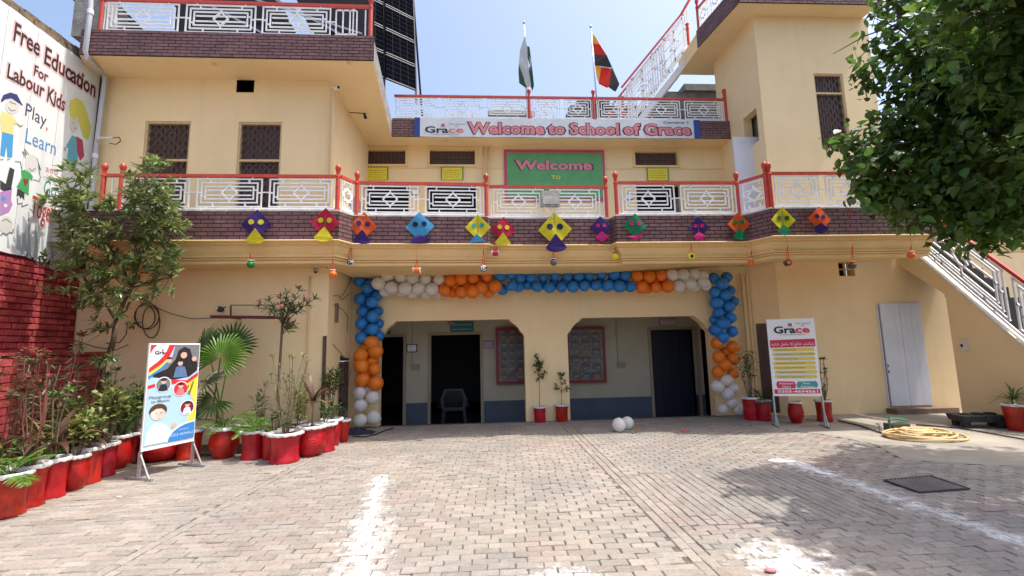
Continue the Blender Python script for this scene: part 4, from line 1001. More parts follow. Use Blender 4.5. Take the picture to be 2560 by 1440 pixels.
photo_board('photo board with maroon border in the left part of the right arch', 1418, 817, 1510, 958, 10.9, 3, 6)
for lab, px, py0, py1 in (('thin conduit with grey switch board between the left doors', 1031, 803, 918), ('thin conduit with grey switch board right of the photo board in the right arch', 1546, 800, 912)):
    a_ = onY(px, py1, 10.97); T = thing('switch_board', lab, 'switch board', (a_.x, 10.97, a_.z)); q = MB(); q.box(a_.x-.02, a_.x+.17, 10.94, 10.975, a_.z-.06, a_.z+.06); q.build('plate', flat('switch_plate', (.32, .27, .2), .5), T)
    q = MB(); q.tube([(a_.x, 10.98, a_.z+.06), (a_.x-.01, 10.98, 2.9)], .012, 6); q.build('conduit', flat('conduit_dull', (.4, .37, .3), .6), T)
a_ = onY(1128, 812, 10.9); T = thing('wall_fan', 'small round fan head beside the teal board', 'fan', tuple(a_)); q = MB(); q.lathe([(.02, 0), (.09, .02), (.10, .05), (.02, .07)], a_, 14); q.build('fan_head', flat('fan_grey', (.35, .34, .32), .5), T)

# plastic armchair in the dark middle doorway
a_ = onY(1136, 1050, 10.45); CHX = a_.x; cz = -.3
T = thing('plastic_chair', 'white plastic armchair with lattice back standing in the dark middle doorway', 'chair', (CHX, 10.45, cz))
CP = flat('shade_dark_chair_plastic', (.014, .015, .021), .5)  # doorway shade is put into the near-black colour of the white plastic
q = MB(); q.box(CHX-.24, CHX+.24, 10.25, 10.7, cz+.42, cz+.45); q.build('seat', CP, T)
q = MB(); lp = [(-.25, .45), (.25, .45), (.28, .7), (.20, .9), (-.20, .9), (-.28, .7)]
q.prism([[(CHX+u, cz+v) for u, v in lp], [(CHX+u*.78, cz+.5+(v-.45)*.78) for u, v in lp]], fXZ(10.22), .03)
for k in range(-3, 5):
    for s_ in (1, -1):
        q.bar((CHX-s_*.18+k*.055*s_-(0), 10.235, cz+.5), (CHX-s_*.18+k*.055*s_+s_*.16, 10.235, cz+.86), .012) if abs(-.18+k*.055+.16) < .22 else None
q.build('backrest', CP, T)
for sxx in (-1, 1):
    q = MB(); q.bar((CHX+sxx*.27, 10.24, cz+.66), (CHX+sxx*.29, 10.62, cz+.64), .05, .03); q.bar((CHX+sxx*.29, 10.62, cz+.64), (CHX+sxx*.26, 10.64, cz+.44), .03); q.build('armrest', CP, T)
    for syy in (10.26, 10.66): q = MB(); q.bar((CHX+sxx*.22, syy, cz+.42), (CHX+sxx*.27, syy-.0, cz), .045); q.build('leg', CP, T)

# ============================================================ BALLOONS
BC = {'blue': mat('blue_latex', (.032, .24, .66), .36, var=.06, transl=.2, isl=.08), 'orange': mat('orange_latex', (.88, .24, .025), .33, transl=.2, isl=.05), 'white': mat('white_latex', (.86, .84, .82), .3, transl=.4, isl=.03)}
def balloon_mesh(m_):
    mb = MB(); prof = []
    for i in range(15):
        t = math.pi*i/14; r_ = max(1e-4, math.sin(t)); z = -math.cos(t)*(1.0 if t > math.pi/2 else 1.09); prof.append((r_, z))
    mb.lathe(prof, (0, 0, 0), 22, cap0=True, cap1=True); o_ = mb.build('skin', m_, smooth=True)
    return o_
def knot_mesh(m_):
    mb = MB(); mb.lathe([(.03, -1.07), (.05, -1.10), (.03, -1.13), (.10, -1.20), (.09, -1.21)], (0, 0, 0), 10, cap1=True); return mb.build('knot', m_, smooth=True)
SK = {k: (balloon_mesh(v), knot_mesh(v)) for k, v in BC.items()}
ORD = ['first', 'second', 'third', 'fourth', 'fifth', 'sixth', 'seventh', 'eighth', 'ninth', 'tenth', 'eleventh', 'twelfth', 'thirteenth', 'fourteenth', 'fifteenth', 'sixteenth']
rnd = random.Random(4)
def balloon(c, px, py, Y, label, group, r=.122, down=False):
    p = onY(px, py, Y) if not isinstance(px, Vector) else px
    T = thing('balloon', label, 'balloon', tuple(p), group)
    ry, rx, rz = rnd.uniform(-.6, .6), rnd.uniform(.9, 2.1), rnd.uniform(0, 6.28)
    M = Matrix.Rotation(rz, 4, 'Z') @ Matrix.Rotation(ry, 4, 'Y') @ Matrix.Rotation(rx, 4, 'X') @ Matrix.Diagonal((r*rnd.uniform(.96, 1.04), r*rnd.uniform(.96, 1.04), r*rnd.uniform(.98, 1.10), 1))
    for s_, nm in zip(SK[c], ('skin', 'knot')):
        o_ = bpy.data.objects.new(nm, s_.data); col.objects.link(o_); o_.parent = T; o_.matrix_local = M
    return T
def c3(L_, dx=860, dy=640): return [(dx+x/3, dy+y/3) for x, y in L_]
def run(c, pts, Y, what, order, grp, r=.122):
    pts = sorted(pts, key=(lambda p: p[1]) if order == 'y' else (lambda p: p[0]))
    for i, (x, y) in enumerate(pts):
        frm = 'from top' if order == 'y' else 'from left'
        balloon(c, x, y, Y, f'{c} balloon, {ORD[i]} {frm} {what}', grp, r*rnd.uniform(.88, 1.07))
LPG, TPG, RPG = 'balloons of the left pillar', 'balloons of the top garland', 'balloons of the right pillar'
YF = 9.12; YK = 9.26
run('blue', c3([(115, 190), (122, 322), (137, 415), (133, 507), (130, 615)]), YF, 'in the outer column of the left pillar', 'y', LPG)
run('blue', c3([(175, 240), (213, 345), (217, 455), (217, 550)]), YF-.04, 'in the inner column of the left pillar', 'y', LPG)
run('blue', c3([(200, 195), (245, 300), (255, 415), (260, 505), (262, 598), (170, 285), (165, 380), (170, 470), (165, 570)]), YK, 'at the back of the left pillar', 'y', LPG, .115)
run('orange', c3([(127, 745), (130, 825), (135, 930)]), YF-.02, 'in the outer column of the left pillar', 'y', LPG, .135)
run('orange', c3([(212, 650), (235, 715), (230, 850), (240, 955)]), YF, 'in the inner column of the left pillar', 'y', LPG, .132)
run('orange', c3([(165, 690), (215, 790), (180, 880)]), YK, 'at the back of the left pillar', 'y', LPG)
run('white', c3([(115, 1028), (122, 1120), (122, 1230)]), YF-.05, 'in the outer column of the left pillar', 'y', LPG, .124)
run('white', c3([(215, 1060), (222, 1212)]), YF, 'in the inner column of the left pillar', 'y', LPG, .124)
balloon('white', *c3([(185, 1000)])[0], YK, 'white balloon half hidden at the left pillar back under the orange ones', LPG, .11)
GY = 8.95
run('white', c3([(330, 140), (427, 155), (517, 170), (610, 175), (712, 175)]), GY, 'in the upper row at the left garland end', 'x', TPG, .123)
run('white', c3([(262, 208), (357, 240), (457, 245), (560, 245), (660, 250)]), GY-.04, 'in the lower row at the left garland end', 'x', TPG, .123)
run('white', c3([(290, 150), (310, 262), (420, 268), (515, 283), (610, 288), (705, 280), (470, 200), (580, 210)]), GY+.14, 'at the back at the left garland end', 'x', TPG, .115)
run('orange', c3([(797, 188), (880, 175), (972, 170), (1072, 155)]), GY, 'in the upper row left of the blue stretch', 'x', TPG)
run('orange', c3([(757, 263), (878, 275), (965, 268), (1033, 240), (1132, 232)]), GY-.04, 'in the lower row left of the blue stretch', 'x', TPG, .126)
run('orange', c3([(810, 275), (925, 230), (1080, 275), (840, 225), (1010, 200), (750, 215)]), GY+.14, 'at the back left of the blue stretch', 'x', TPG, .115)
up_ = c3([(1170, 150)])+[(1278, 687)]+[(1300, 693), (1328, 693), (1358, 693)]+[(1300+x/3, 640+y/3) for x, y in ((262, 148), (353, 152), (440, 147), (520, 150), (610, 138), (703, 140), (790, 148))]
run('blue', up_, GY, 'in the upper row of the garland middle', 'x', TPG, .118)
lo_ = [(1280, 714)]+[(1300+x/3, 640+y/3) for x, y in ((128, 230), (220, 235), (312, 235), (398, 232), (483, 225), (570, 222), (657, 222), (743, 228), (828, 230))]
run('blue', lo_, GY-.04, 'in the lower row of the garland middle', 'x', TPG, .122)
run('blue', [(1256, 724), (1250, 690), (1297, 716), (1320, 712), (1357, 712), (1385, 708), (1412, 706), (1440, 706), (1470, 704), (1498, 706), (1528, 704), (1556, 706)], GY+.14, 'at the back of the garland middle', 'x', TPG, .115)
run('orange', c3([(877, 155), (970, 158), (1060, 150)], 1300), GY, 'in the upper row right of the blue stretch', 'x', TPG)
run('orange', c3([(915, 235), (1017, 235), (1107, 230)], 1300), GY-.04, 'in the lower row right of the blue stretch', 'x', TPG)
run('orange', c3([(930, 195), (1010, 195), (960, 240), (1075, 200)], 1300), GY+.14, 'at the back right of the blue stretch', 'x', TPG, .115)
run('white', c3([(1143, 145), (1225, 145), (1305, 140), (1370, 150)], 1300), GY, 'in the upper row at the right garland end', 'x', TPG, .12)
run('white', c3([(1195, 228), (1275, 210), (1375, 195)], 1300), GY-.04, 'in the lower row at the right garland end', 'x', TPG, .12)
run('white', c3([(1305, 228), (1395, 222), (1240, 190)], 1300), GY+.14, 'at the back at the right garland end', 'x', TPG, .115)
run('blue', c3([(1450, 165), (1458, 270), (1475, 352), (1488, 425), (1470, 555)], 1300), YF, 'in the outer left column of the right pillar', 'y', RPG)
run('blue', c3([(1550, 160), (1537, 295), (1565, 380), (1580, 465), (1593, 567)], 1300), YF, 'in the outer right column of the right pillar', 'y', RPG)
run('blue', c3([(1515, 208), (1522, 510), (1522, 612)], 1300), YF-.1, 'in the front of the right pillar', 'y', RPG, .125)
run('blue', c3([(1575, 260), (1600, 340), (1500, 330), (1520, 420), (1460, 480)], 1300), YK, 'at the back of the right pillar', 'y', RPG, .115)
run('orange', c3([(1477, 655), (1490, 760), (1482, 870)], 1300), YF, 'in the left column of the right pillar', 'y', RPG)
run('orange', c3([(1595, 680), (1600, 770), (1597, 880)], 1300), YF, 'in the right column of the right pillar', 'y', RPG, .128)
balloon('orange', *c3([(1542, 820)], 1300)[0], YF-.1, 'orange balloon in front at the centre of the right pillar', RPG, .118)
balloon('orange', *c3([(1545, 720)], 1300)[0], YK, 'orange balloon half hidden at the back of the right pillar', RPG, .11)
run('white', c3([(1550, 930), (1483, 980), (1600, 990), (1555, 1035), (1592, 1103), (1520, 1150), (1640, 1145)], 1300), YF-.05, 'of the right pillar foot', 'y', RPG, .118)
T = thing('cord', 'thin cord that ties the balloon pillars and the garland', 'cord', (0, 9.3, 2.8)); q = MB()
q.tube([onY(908, 690, 9.3), onY(915, 1070, 9.3)], .006, 5); q.tube([onY(1810, 690, 9.3), onY(1815, 1030, 9.3)], .006, 5); q.tube([onY(905, 705, 9.1), onY(1350, 708, 9.1), onY(1815, 700, 9.1)], .006, 5); q.build('cord', flat('cord_white', (.6, .6, .6), .6), T)
for i, (x, y, r_) in enumerate(((1548, 1062, .116), (1573, 1059, .108))):
    g_ = onZ(x, y+17, 0); g_.z = r_*1.0
    if i: g_ += Vector((.015, .13, 0))
    balloon('white', g_, None, None, ['loose white balloon lying on the paving in front, left one of the pair', 'loose white balloon lying behind the other on the paving, right one of the pair'][i], 'two loose white balloons on the ground', r_)
for s_ in SK.values():
    for o_ in s_: bpy.data.objects.remove(o_)

# ============================================================ KITES AND HANGING ORNAMENTS
KC = {'purple': (.06, .022, .20), 'crimson': (.55, .01, .06), 'yellow': (.80, .72, .03), 'orange': (.85, .15, .02), 'blue': (.09, .42, .72), 'teal': (.10, .45, .45), 'green': (.01, .26, .10), 'dark green': (.01, .20, .03), 'pink': (.75, .03, .25), 'dark': (.02, .02, .07)}
def kmat(c): return mat('tissue_paper_'+c.replace(' ', '_'), KC[c], .55, var=.12, vscale=14, transl=.4, bump=.6, bscale=12)
kites = [(640, 567, 37, 'purple', 'yellow', 'yellow', 'fan'), (812, 562, 36, 'crimson', 'yellow', 'yellow', 'fan'), (907, 570, 35, 'orange', 'purple', 'purple', 'fan'), (1050, 572, 37, 'blue', 'dark', 'purple', 'half'),
         (1195, 573, 33, 'yellow', 'teal', 'blue', 'tri'), (1258, 578, 32, 'crimson', 'yellow', 'yellow', 'fan'), (1388, 580, 44, 'yellow', 'dark', 'purple', 'fan'), (1503, 573, 29, 'purple', 'pink', 'pink', 'dia'),
         (1588, 568, 31, 'green', 'pink', 'pink', 'leaf'), (1747, 573, 28, 'purple', 'pink', 'pink', 'dia'), (1847, 565, 31, 'orange', 'green', 'green', 'fan'), (1958, 555, 34, 'yellow', 'dark green', 'green', 'dia'), (2050, 551, 33, 'orange', 'purple', 'purple', 'dia')]
kl = ['purple kite with yellow eyes and yellow tail, leftmost on the balcony band', 'crimson kite with yellow eyes at the end of the left wing band', 'orange kite with purple eyes just right of the red corner post', 'light blue kite with dark eyes and a purple half round tail', 'yellow kite with teal eyes and a light blue triangular tail', 'crimson kite with yellow eyes beside the yellow and blue kite', 'largest yellow kite with dark eyes and purple tail under the floodlight', 'purple kite with pink eyes left of the green kite', 'green kite with pink eyes and a pink leaf shaped tail', 'purple kite with pink eyes left of the orange and green kite', 'orange kite with green eyes and green tail at the band corner', 'yellow kite with green eyes and green tail near the tree', 'orange kite with purple eyes, rightmost on the balcony band']
rnd = random.Random(9)
for (x, y, hw, cb, ce, ct, tail), lab in zip(kites, kl):
    Yk = onZ(x, 606, 3.28).y
    yy0 = 7.28 if x < 860 else 7.66 if x < 1215 else 7.80 if x < 1540 else 7.63 if x < 1870 else 7.23
    Yk = yy0-.05; k = Yk/1130; c_ = onY(x, y, Yk); s_ = hw*k; tl = rnd.uniform(-.07, .07)
    T = thing('kite', lab, 'kite', tuple(c_), 'paper face kites hung along the balcony')
    ca, sa = math.cos(tl), math.sin(tl)
    ph = rnd.uniform(0, 6)
    def fn(u, v, d, c_=c_, ca=ca, sa=sa, ph=ph): return Vector((c_.x+u*ca-v*sa, c_.y-d-.012*math.sin(u*14+v*9+ph), c_.z+u*sa+v*ca))
    q = MB(); n_ = 8; grid = {}
    for i in range(n_+1):
        for j in range(n_+1):
            a, b = i/n_*2-1, j/n_*2-1; grid[i, j] = len(q.v); q.v.append(fn((a-b)*s_*.5, (a+b)*s_*.53+s_*.15, 0))
    for i in range(n_):
        for j in range(n_): q.f.append((grid[i, j], grid[i+1, j], grid[i+1, j+1], grid[i, j+1])); q.m.append(0)
    # thin paper with a back
    n0 = len(q.v); q.v += [v+Vector((0, .004, 0)) for v in q.v[:n0]]; q.f += [tuple(i+n0 for i in f)[::-1] for f in q.f[:]]; q.m += [0]*(len(q.f)-len(q.m))
    q.build('paper_sail', kmat(cb), T, smooth=True, fixn=False)
    for e_ in (-1, 1):
        q = MB(); q.prism([circ(e_*s_*.30, s_*.32, s_*.185, 16)], lambda u, v, d: fn(u, v, d+.008), .003); q.build('paper_eye', kmat(ce), T)
    t_ = s_
    shapes_ = {'fan': [(0, -.12)]+[(.62*math.cos(a_), -.88+.28*math.sin(a_)-.05) for a_ in [math.pi*0-.0, -.5, -1.0, -1.57, -2.1, -2.6, -3.14]], 'half': [(-.62, -1.0), (-.6, -.75), (-.4, -.55), (0, -.48), (.4, -.55), (.6, -.75), (.62, -1.0)],
               'tri': [(-.15, -.40), (.62, -.98), (-.72, -1.08)], 'dia': [(0, -.22), (.62, -.72), (.3, -1.0), (0, -1.15), (-.35, -1.0), (-.62, -.72)], 'leaf': [(-.62, -.85), (-.2, -.70), (.62, -.62), (.4, -.95), (0, -1.1), (-.4, -1.0)]}[tail]
    q = MB(); q.prism([[(u*t_, v*t_) for u, v in shapes_]], lambda u, v, d: fn(u, v, d+.014), .005); q.build('paper_tail', kmat(ct), T)
    q = MB(); q.bar(fn(0, -s_*.9, -.006), fn(0, s_*1.18, -.006), .006); q.tube([fn(-s_*.95, s_*.15, -.008), fn(0, s_*.5, -.008), fn(s_*.95, s_*.15, -.008)], .003, 4); q.build('spine', TWIG, T)
    q = MB(); q.bar(fn(0, s_*1.18, -.004), (c_.x, c_.y+.02, 3.86), .003); q.build('string', PWHT, T)
RIB = mat('orange_ribbon', (.72, .07, .025), .6, transl=.2)
orn = [(627, 640, 661, 'cup', 'dark green', 'dark green clay pot on an orange ribbon, leftmost under the cornice'), (832, 655, 685, 'pot', 'orange', 'orange clay pot hanging at the corner of the left wing'),
       (876, 610, 655, 'ball', 'white', 'white and dark patterned ball on an orange ribbon'), (1042, 655, 676, 'drum', 'orange', 'orange and white drum hanging over the white balloons'),
       (1209, 630, 671, 'ball', 'dark', 'dark ball ornament on a long orange ribbon under the yellow kite'), (1238, 605, 633, 'drum', 'crimson', 'small crimson drum below the crimson kite'),
       (1384, 632, 656, 'cup', 'steel', 'shiny dark metal pot hanging under the largest yellow kite'), (1538, 620, 641, 'pot', 'yellow', 'yellow clay pot hanging at the step of the cornice'),
       (1728, 615, 641, 'disc', 'yellow', 'yellow disc ornament below the purple and pink kite'), (1878, 632, 657, 'lantern', 'orange', 'orange paper lantern near the right cornice corner'),
       (1969, 620, 657, 'disc', 'brown', 'brown clay disc on an orange ribbon below the yellow and green kite'), (2131, 620, 664, 'cup', 'brown', 'dark brown clay cup on a ribbon in front of the vent hole'), (2278, 620, 638, 'pot', 'orange', 'small red orange pot hanging at the stair end of the cornice')]
KC['white'] = (.7, .68, .66); KC['steel'] = (.12, .12, .12); KC['brown'] = (.10, .06, .045)
def omat(c): return mat('ornament_'+c.replace(' ', '_'), KC[c], .4, var=.25, vscale=30)
for (x, y0, y1, kind_, c, lab) in orn:
    Yk = 7.30 if x < 860 else 7.70 if x < 1215 else 7.84 if x < 1540 else 7.70 if x < 1880 else 7.30; Yk -= .05
    p0, p1 = onY(x, y0-6, Yk), onY(x, y1, Yk); r_ = .06
    T = thing('hanging_ornament', lab, 'ornament', tuple(p0), 'little ornaments hung on orange ribbons')
    zt_ = p1.z+.13 if kind_ != 'lantern' else p1.z+.16
    q = MB(); ztop = max(p0.z, p1.z+.12)
    for s_ in (-1, 1): q.bar((p0.x, Yk, ztop), (p1.x+s_*.026, Yk, p1.z+.04), .012, .004)
    q.bar((p0.x, Yk, ztop), (p0.x, Yk, 3.80), .003); q.build('ribbon', RIB, T)
    q = MB(); c3_ = p1
    if kind_ in ('pot', 'cup'): q.lathe([(.03, -.055), (.055, -.03), (.062, .0), (.05, .03), (.033, .042), (.045, .06)], c3_, 14)
    elif kind_ == 'ball': q.sphere(c3_, .058, 14, 9)
    elif kind_ == 'drum': q.tube([c3_+Vector((-.055, -.01, 0)), c3_+Vector((-.03, -.01, 0)), c3_+Vector((.03, -.01, 0)), c3_+Vector((.055, -.01, 0))], .048, 14)
    elif kind_ == 'disc': q.tube([c3_+Vector((0, -.03, .0)), c3_+Vector((0, .03, .0))], .056, 16)
    else: q.lathe([(.03, -.06), (.048, -.05), (.05, .05), (.03, .06)], c3_, 12, cap1=True)
    q.build('clay_body', omat(c), T, smooth=True, auto=40)
    q = MB()
    if kind_ == 'ball':
        for t_ in range(7): a_ = t_*.9; v = Vector((math.cos(a_)*.8, -.75, math.sin(a_)*.8)).normalized() if t_ else Vector((0, -1, 0)); q.sphere(c3_+v*.044, .022, 8, 6)
    elif kind_ == 'drum':
        for s_ in (-1, 1): q.tube([c3_+Vector((s_*.05, -.01, 0)), c3_+Vector((s_*.062, -.01, 0))], .05, 14)
    elif kind_ == 'disc': q.tube([c3_+Vector((0, -.036, 0)), c3_+Vector((0, -.028, 0))], .03, 12)
    else: q.lathe([(.046, .055), (.05, .06), (.046, .066)], c3_, 14)
    q.build('painted_trim', omat('dark' if c in ('white', 'yellow') else 'white' if c != 'brown' else 'orange'), T, smooth=True, auto=40)

# grey floodlight box on the railing
a_, b_ = onY(1351, 518, 7.80), onY(1397, 479, 7.80)
T = thing('floodlight', 'weathered grey floodlight fixed to the middle of the balcony railing', 'floodlight', (a_.x, 7.8, a_.z))
q = MB(); q.hexa([(a_.x, 7.72, a_.z), (b_.x, 7.72, a_.z), (b_.x, 7.82, a_.z), (a_.x, 7.82, a_.z), (a_.x+.02, 7.76, b_.z), (b_.x-.0, 7.76, b_.z), (b_.x-.0, 7.84, b_.z), (a_.x+.02, 7.84, b_.z)]); q.build('housing', mat('floodlight_grey', (.30, .29, .26), .6, var=.4, vscale=12), T)
q = MB(); q.hexa([(a_.x+.03, 7.713, a_.z+.03), (b_.x-.03, 7.713, a_.z+.03), (b_.x-.03, 7.7195, a_.z+.03), (a_.x+.03, 7.7195, a_.z+.03), (a_.x+.045, 7.731, b_.z-.1), (b_.x-.03, 7.731, b_.z-.1), (b_.x-.03, 7.7375, b_.z-.1), (a_.x+.045, 7.7375, b_.z-.1)]); q.build('glass', mat('floodlight_glass', (.38, .38, .33), .2, var=.3, vscale=9), T)
q = MB(); q.tube([(a_.x+.05, 7.74, a_.z), (a_.x+.1, 7.73, a_.z-.06), (a_.x+.18, 7.74, a_.z-.12), (a_.x+.2, 7.76, a_.z-.2)], .007, 5); q.build('cable', PWHT, T)
# CCTV
for lab, x, y, Y in (('bullet camera under the upper roof slab at the top of the corner pipe', 838, 222, 7.86), ('small dome camera on the left pier under the cornice', 789, 676, 7.93)):
    p = onY(x, y, Y); T = thing('security_camera', lab, 'camera', tuple(p))
    if y < 300:
        q = MB(); q.tube([p, p+Vector((.09, -.10, -.03))], .032, 12); q.build('camera_body', PLW, T, smooth=True, auto=40); q = MB(); q.tube([p+Vector((.09, -.10, -.03)), p+Vector((.094, -.104, -.031))], .026, 12); q.build('lens', LETT, T); q = MB(); q.bar(p, p+Vector((-.06, .03, .05)), .02); q.build('bracket', PLW, T)
    else:
        q = MB(); q.sphere(p+Vector((0, -.0, -.02)), .03, 12, 8); q.build('dome', LETT, T, smooth=True); q = MB(); q.lathe([(.032, -.02), (.038, .0), (.038, .03)], p, 12, cap1=True); q.build('housing', flat('camera_housing', (.35, .32, .28), .5), T, smooth=True, auto=40)
# ============================================================ PLANTS
LG = {'dark': leafmat('leaf_dark_green', (.018, .05, .012), (.045, .10, .022)), 'mid': leafmat('leaf_mid_green', (.04, .10, .02), (.09, .17, .035)), 'lime': leafmat('leaf_lime', (.115, .165, .035), (.24, .265, .075)),
      'grey': leafmat('leaf_grey_green', (.10, .13, .06), (.19, .21, .10)), 'brown': leafmat('leaf_bronze', (.07, .03, .02), (.13, .065, .035)), 'palm': leafmat('palm_green', (.06, .17, .012), (.13, .27, .03), isl=.2), 'dry': leafmat('leaf_dry', (.22, .16, .07), (.34, .26, .12)),
      'tree': leafmat('mulberry_leaf', (.05, .12, .022), (.135, .235, .04), isl=.5, transl=.42, vs=1.2), 'rose': leafmat('climber_leaf', (.125, .18, .055), (.28, .345, .13), isl=.5, transl=.35, rough=.32)}
PETAL = flat('pink_petal', (.72, .18, .26), .6, transl=.3, isl=.15); REDP = flat('red_bract', (.45, .03, .04), .6, transl=.2, isl=.2)
def leaf_pts(L_, W_, droop=.15, fold=.12, kind='lance'):
    """leaf along +X from the stalk, folded on the midrib; returns verts, faces"""
    prof_ = {'lance': [(0, .05), (.3, .9), (.62, .85), (1, 0)], 'heart': [(0, .35), (.18, 1.0), (.55, .85), (1, 0)], 'strap': [(0, .5), (.35, 1), (.75, .75), (1, 0)], 'oval': [(0, .1), (.3, .95), (.7, .95), (1, .05)]}[kind]
    V = []; F = []
    for x, wd_ in prof_:
        z = -droop*L_*x*x; V += [(x*L_, -wd_*W_/2, z+fold*wd_*W_/2), (x*L_, 0, z), (x*L_, wd_*W_/2, z+fold*wd_*W_/2)]
    for i in range(len(prof_)-1):
        a = i*3; F += [(a, a+3, a+4, a+1), (a+1, a+4, a+5, a+2)]
    return [Vector(v) for v in V], F
def orient(d, roll=0, up=Vector((0, 0, 1))):
    d = Vector(d).normalized(); s_ = up.cross(d)
    if s_.length < .05: s_ = Vector((1, 0, 0)).cross(d)
    s_.normalize(); n_ = d.cross(s_); M = Matrix((d, s_, n_)).transposed()
    return M @ Matrix.Rotation(roll, 3, 'X')
def put_leaf(mb, p, d, L_, W_, rnd, droop=.2, fold=.15, kind='lance', roll=None, mi=0):
    V, F = leaf_pts(L_, W_, droop, fold, kind); M = orient(d, rnd.gauss(0, .35) if roll is None else roll); p = Vector(p)
    mb.add([p+M @ v for v in V], F, mi)
def rdir(rnd, up=.3, lo=-1):
    while True:
        v = Vector((rnd.uniform(-1, 1), rnd.uniform(-1, 1), rnd.uniform(lo, 1)))
        if .1 < v.length < 1: v.normalize(); v.z += up; return v.normalized()
def rosette(mb, p, ax, n_, L_, W_, rnd, spread=1.1, kind='lance', droop=.2):
    ax = Vector(ax).normalized(); s_ = ax.cross(Vector((.3, .5, .8))).normalized(); t_ = ax.cross(s_)
    for i in range(n_):
        a = i*2.4+rnd.uniform(-.2, .2); e = rnd.uniform(.35, 1)*spread
        d = ax*math.cos(e)+(s_*math.cos(a)+t_*math.sin(a))*math.sin(e); put_leaf(mb, Vector(p)-ax*L_*.35*rnd.random(), d, L_*rnd.uniform(.75, 1.1), W_*rnd.uniform(.85, 1.1), rnd, droop, kind=kind)

def pot_parts(T, c, rt, h, style, rimw=.03, seed=0, scal=True):
    c = Vector(c); rb = rt*.86
    if style == 'flared': prof_ = [(rt*.86, 0), (rt*.88, h*.03), (rt*.80, h*.12), (rt*.79, h*.4), (rt*.84, h*.75), (rt*.93, h*.90), (rt*.95, h*.93)]
    elif style == 'belly': prof_ = [(rt*.62, 0), (rt*.66, h*.03), (rt*.80, h*.12), (rt*.98, h*.32), (rt*1.02, h*.5), (rt*.92, h*.72), (rt*.86, h*.84), (rt*.92, h*.92)]
    elif style == 'taper': prof_ = [(rt*.66, 0), (rt*.68, h*.02), (rt*.82, h*.5), (rt*.93, h*.92)]
    else: prof_ = [(rt*.84, 0), (rt*.86, h*.02), (rt*.85, h*.5), (rt*.92, h*.93)]
    inner = [(rt*.93, h*.985), (rt*.80, h*.985), (rt*.78, h*.88)]
    q = MB(); q.lathe(prof_, c, 28); q.build('pot_body', POTR, T, smooth=True, auto=50)
    rnd = random.Random(seed); nsc = rnd.randint(13, 17)
    def wob(i, j, t, r):
        if not scal: return r, 0
        return (r*(1+(.025*math.sin(nsc*t) if i in (1, 2) else 0)), (-.35*rimw*abs(math.sin(nsc*t/2)) if i in (0, 1) else 0)+rnd.uniform(-.002, .002))
    q = MB(); z1 = h*.93; q.lathe([(rt*.92, z1-rimw*.2), (rt*1.03, z1-rimw*.2), (rt*1.06, z1+rimw*.3), (rt*1.0, h), (rt*.84, h), (rt*.80, h-.03)], c, 56, wob=wob, cap0=False); q.build('rim', POTW, T, smooth=True, auto=60)
    q = MB(); q.lathe([(.001, h-.045), (rt*.4, h-.038), (rt*.82, h-.05)], c, 20, cap0=False); q.build('soil', SOIL, T, smooth=True)
    if style == 'belly' and seed % 2:
        q = MB(); a0 = -1.2
        for k in range(7):
            a = a0+rnd.uniform(-.25, .25); q.sphere(c+Vector((math.cos(a)*rt*.97, math.sin(a)*rt*.97, h*rnd.uniform(.35, .62))), rt*.10, 8, 6, (1.3, .5, .7))
        q.build('moulded_flower', POTR, T, smooth=True)
    return h-.045
def bushy(T, c, z0, h, r, leaf, L_, W_, n_, rnd, kind='oval', stems=5, m_='mid', lean=0):
    st_ = MB(); fo = MB(); c = Vector(c)
    for i in range(stems):
        a = rnd.uniform(0, 6.28); tip = c+Vector((math.cos(a)*r*rnd.uniform(.2, .8)+lean, math.sin(a)*r*rnd.uniform(.2, .8), z0+h*rnd.uniform(.6, 1)))
        b = c+Vector((math.cos(a)*.02, math.sin(a)*.02, z0)); mid = b.lerp(tip, .5)+Vector((rnd.uniform(-.03, .03), rnd.uniform(-.03, .03), .03))
        st_.tube([b, mid, tip], .007, 5, .003)
        for k in range(n_//stems):
            t_ = rnd.uniform(.3, 1.0)**.7; p = (b.lerp(mid, t_*2) if t_ < .5 else mid.lerp(tip, t_*2-1))
            d = rdir(rnd, .35, -.3); put_leaf(fo, p+d*rnd.uniform(0, r*.45), d, L_*rnd.uniform(.6, 1.15), W_*rnd.uniform(.7, 1.15), rnd, .25, kind=kind)
    st_.build('stem', TWIG, T, fixn=False); tag(fo.build('foliage', LG[leaf], T, fixn=False), kind='stuff')
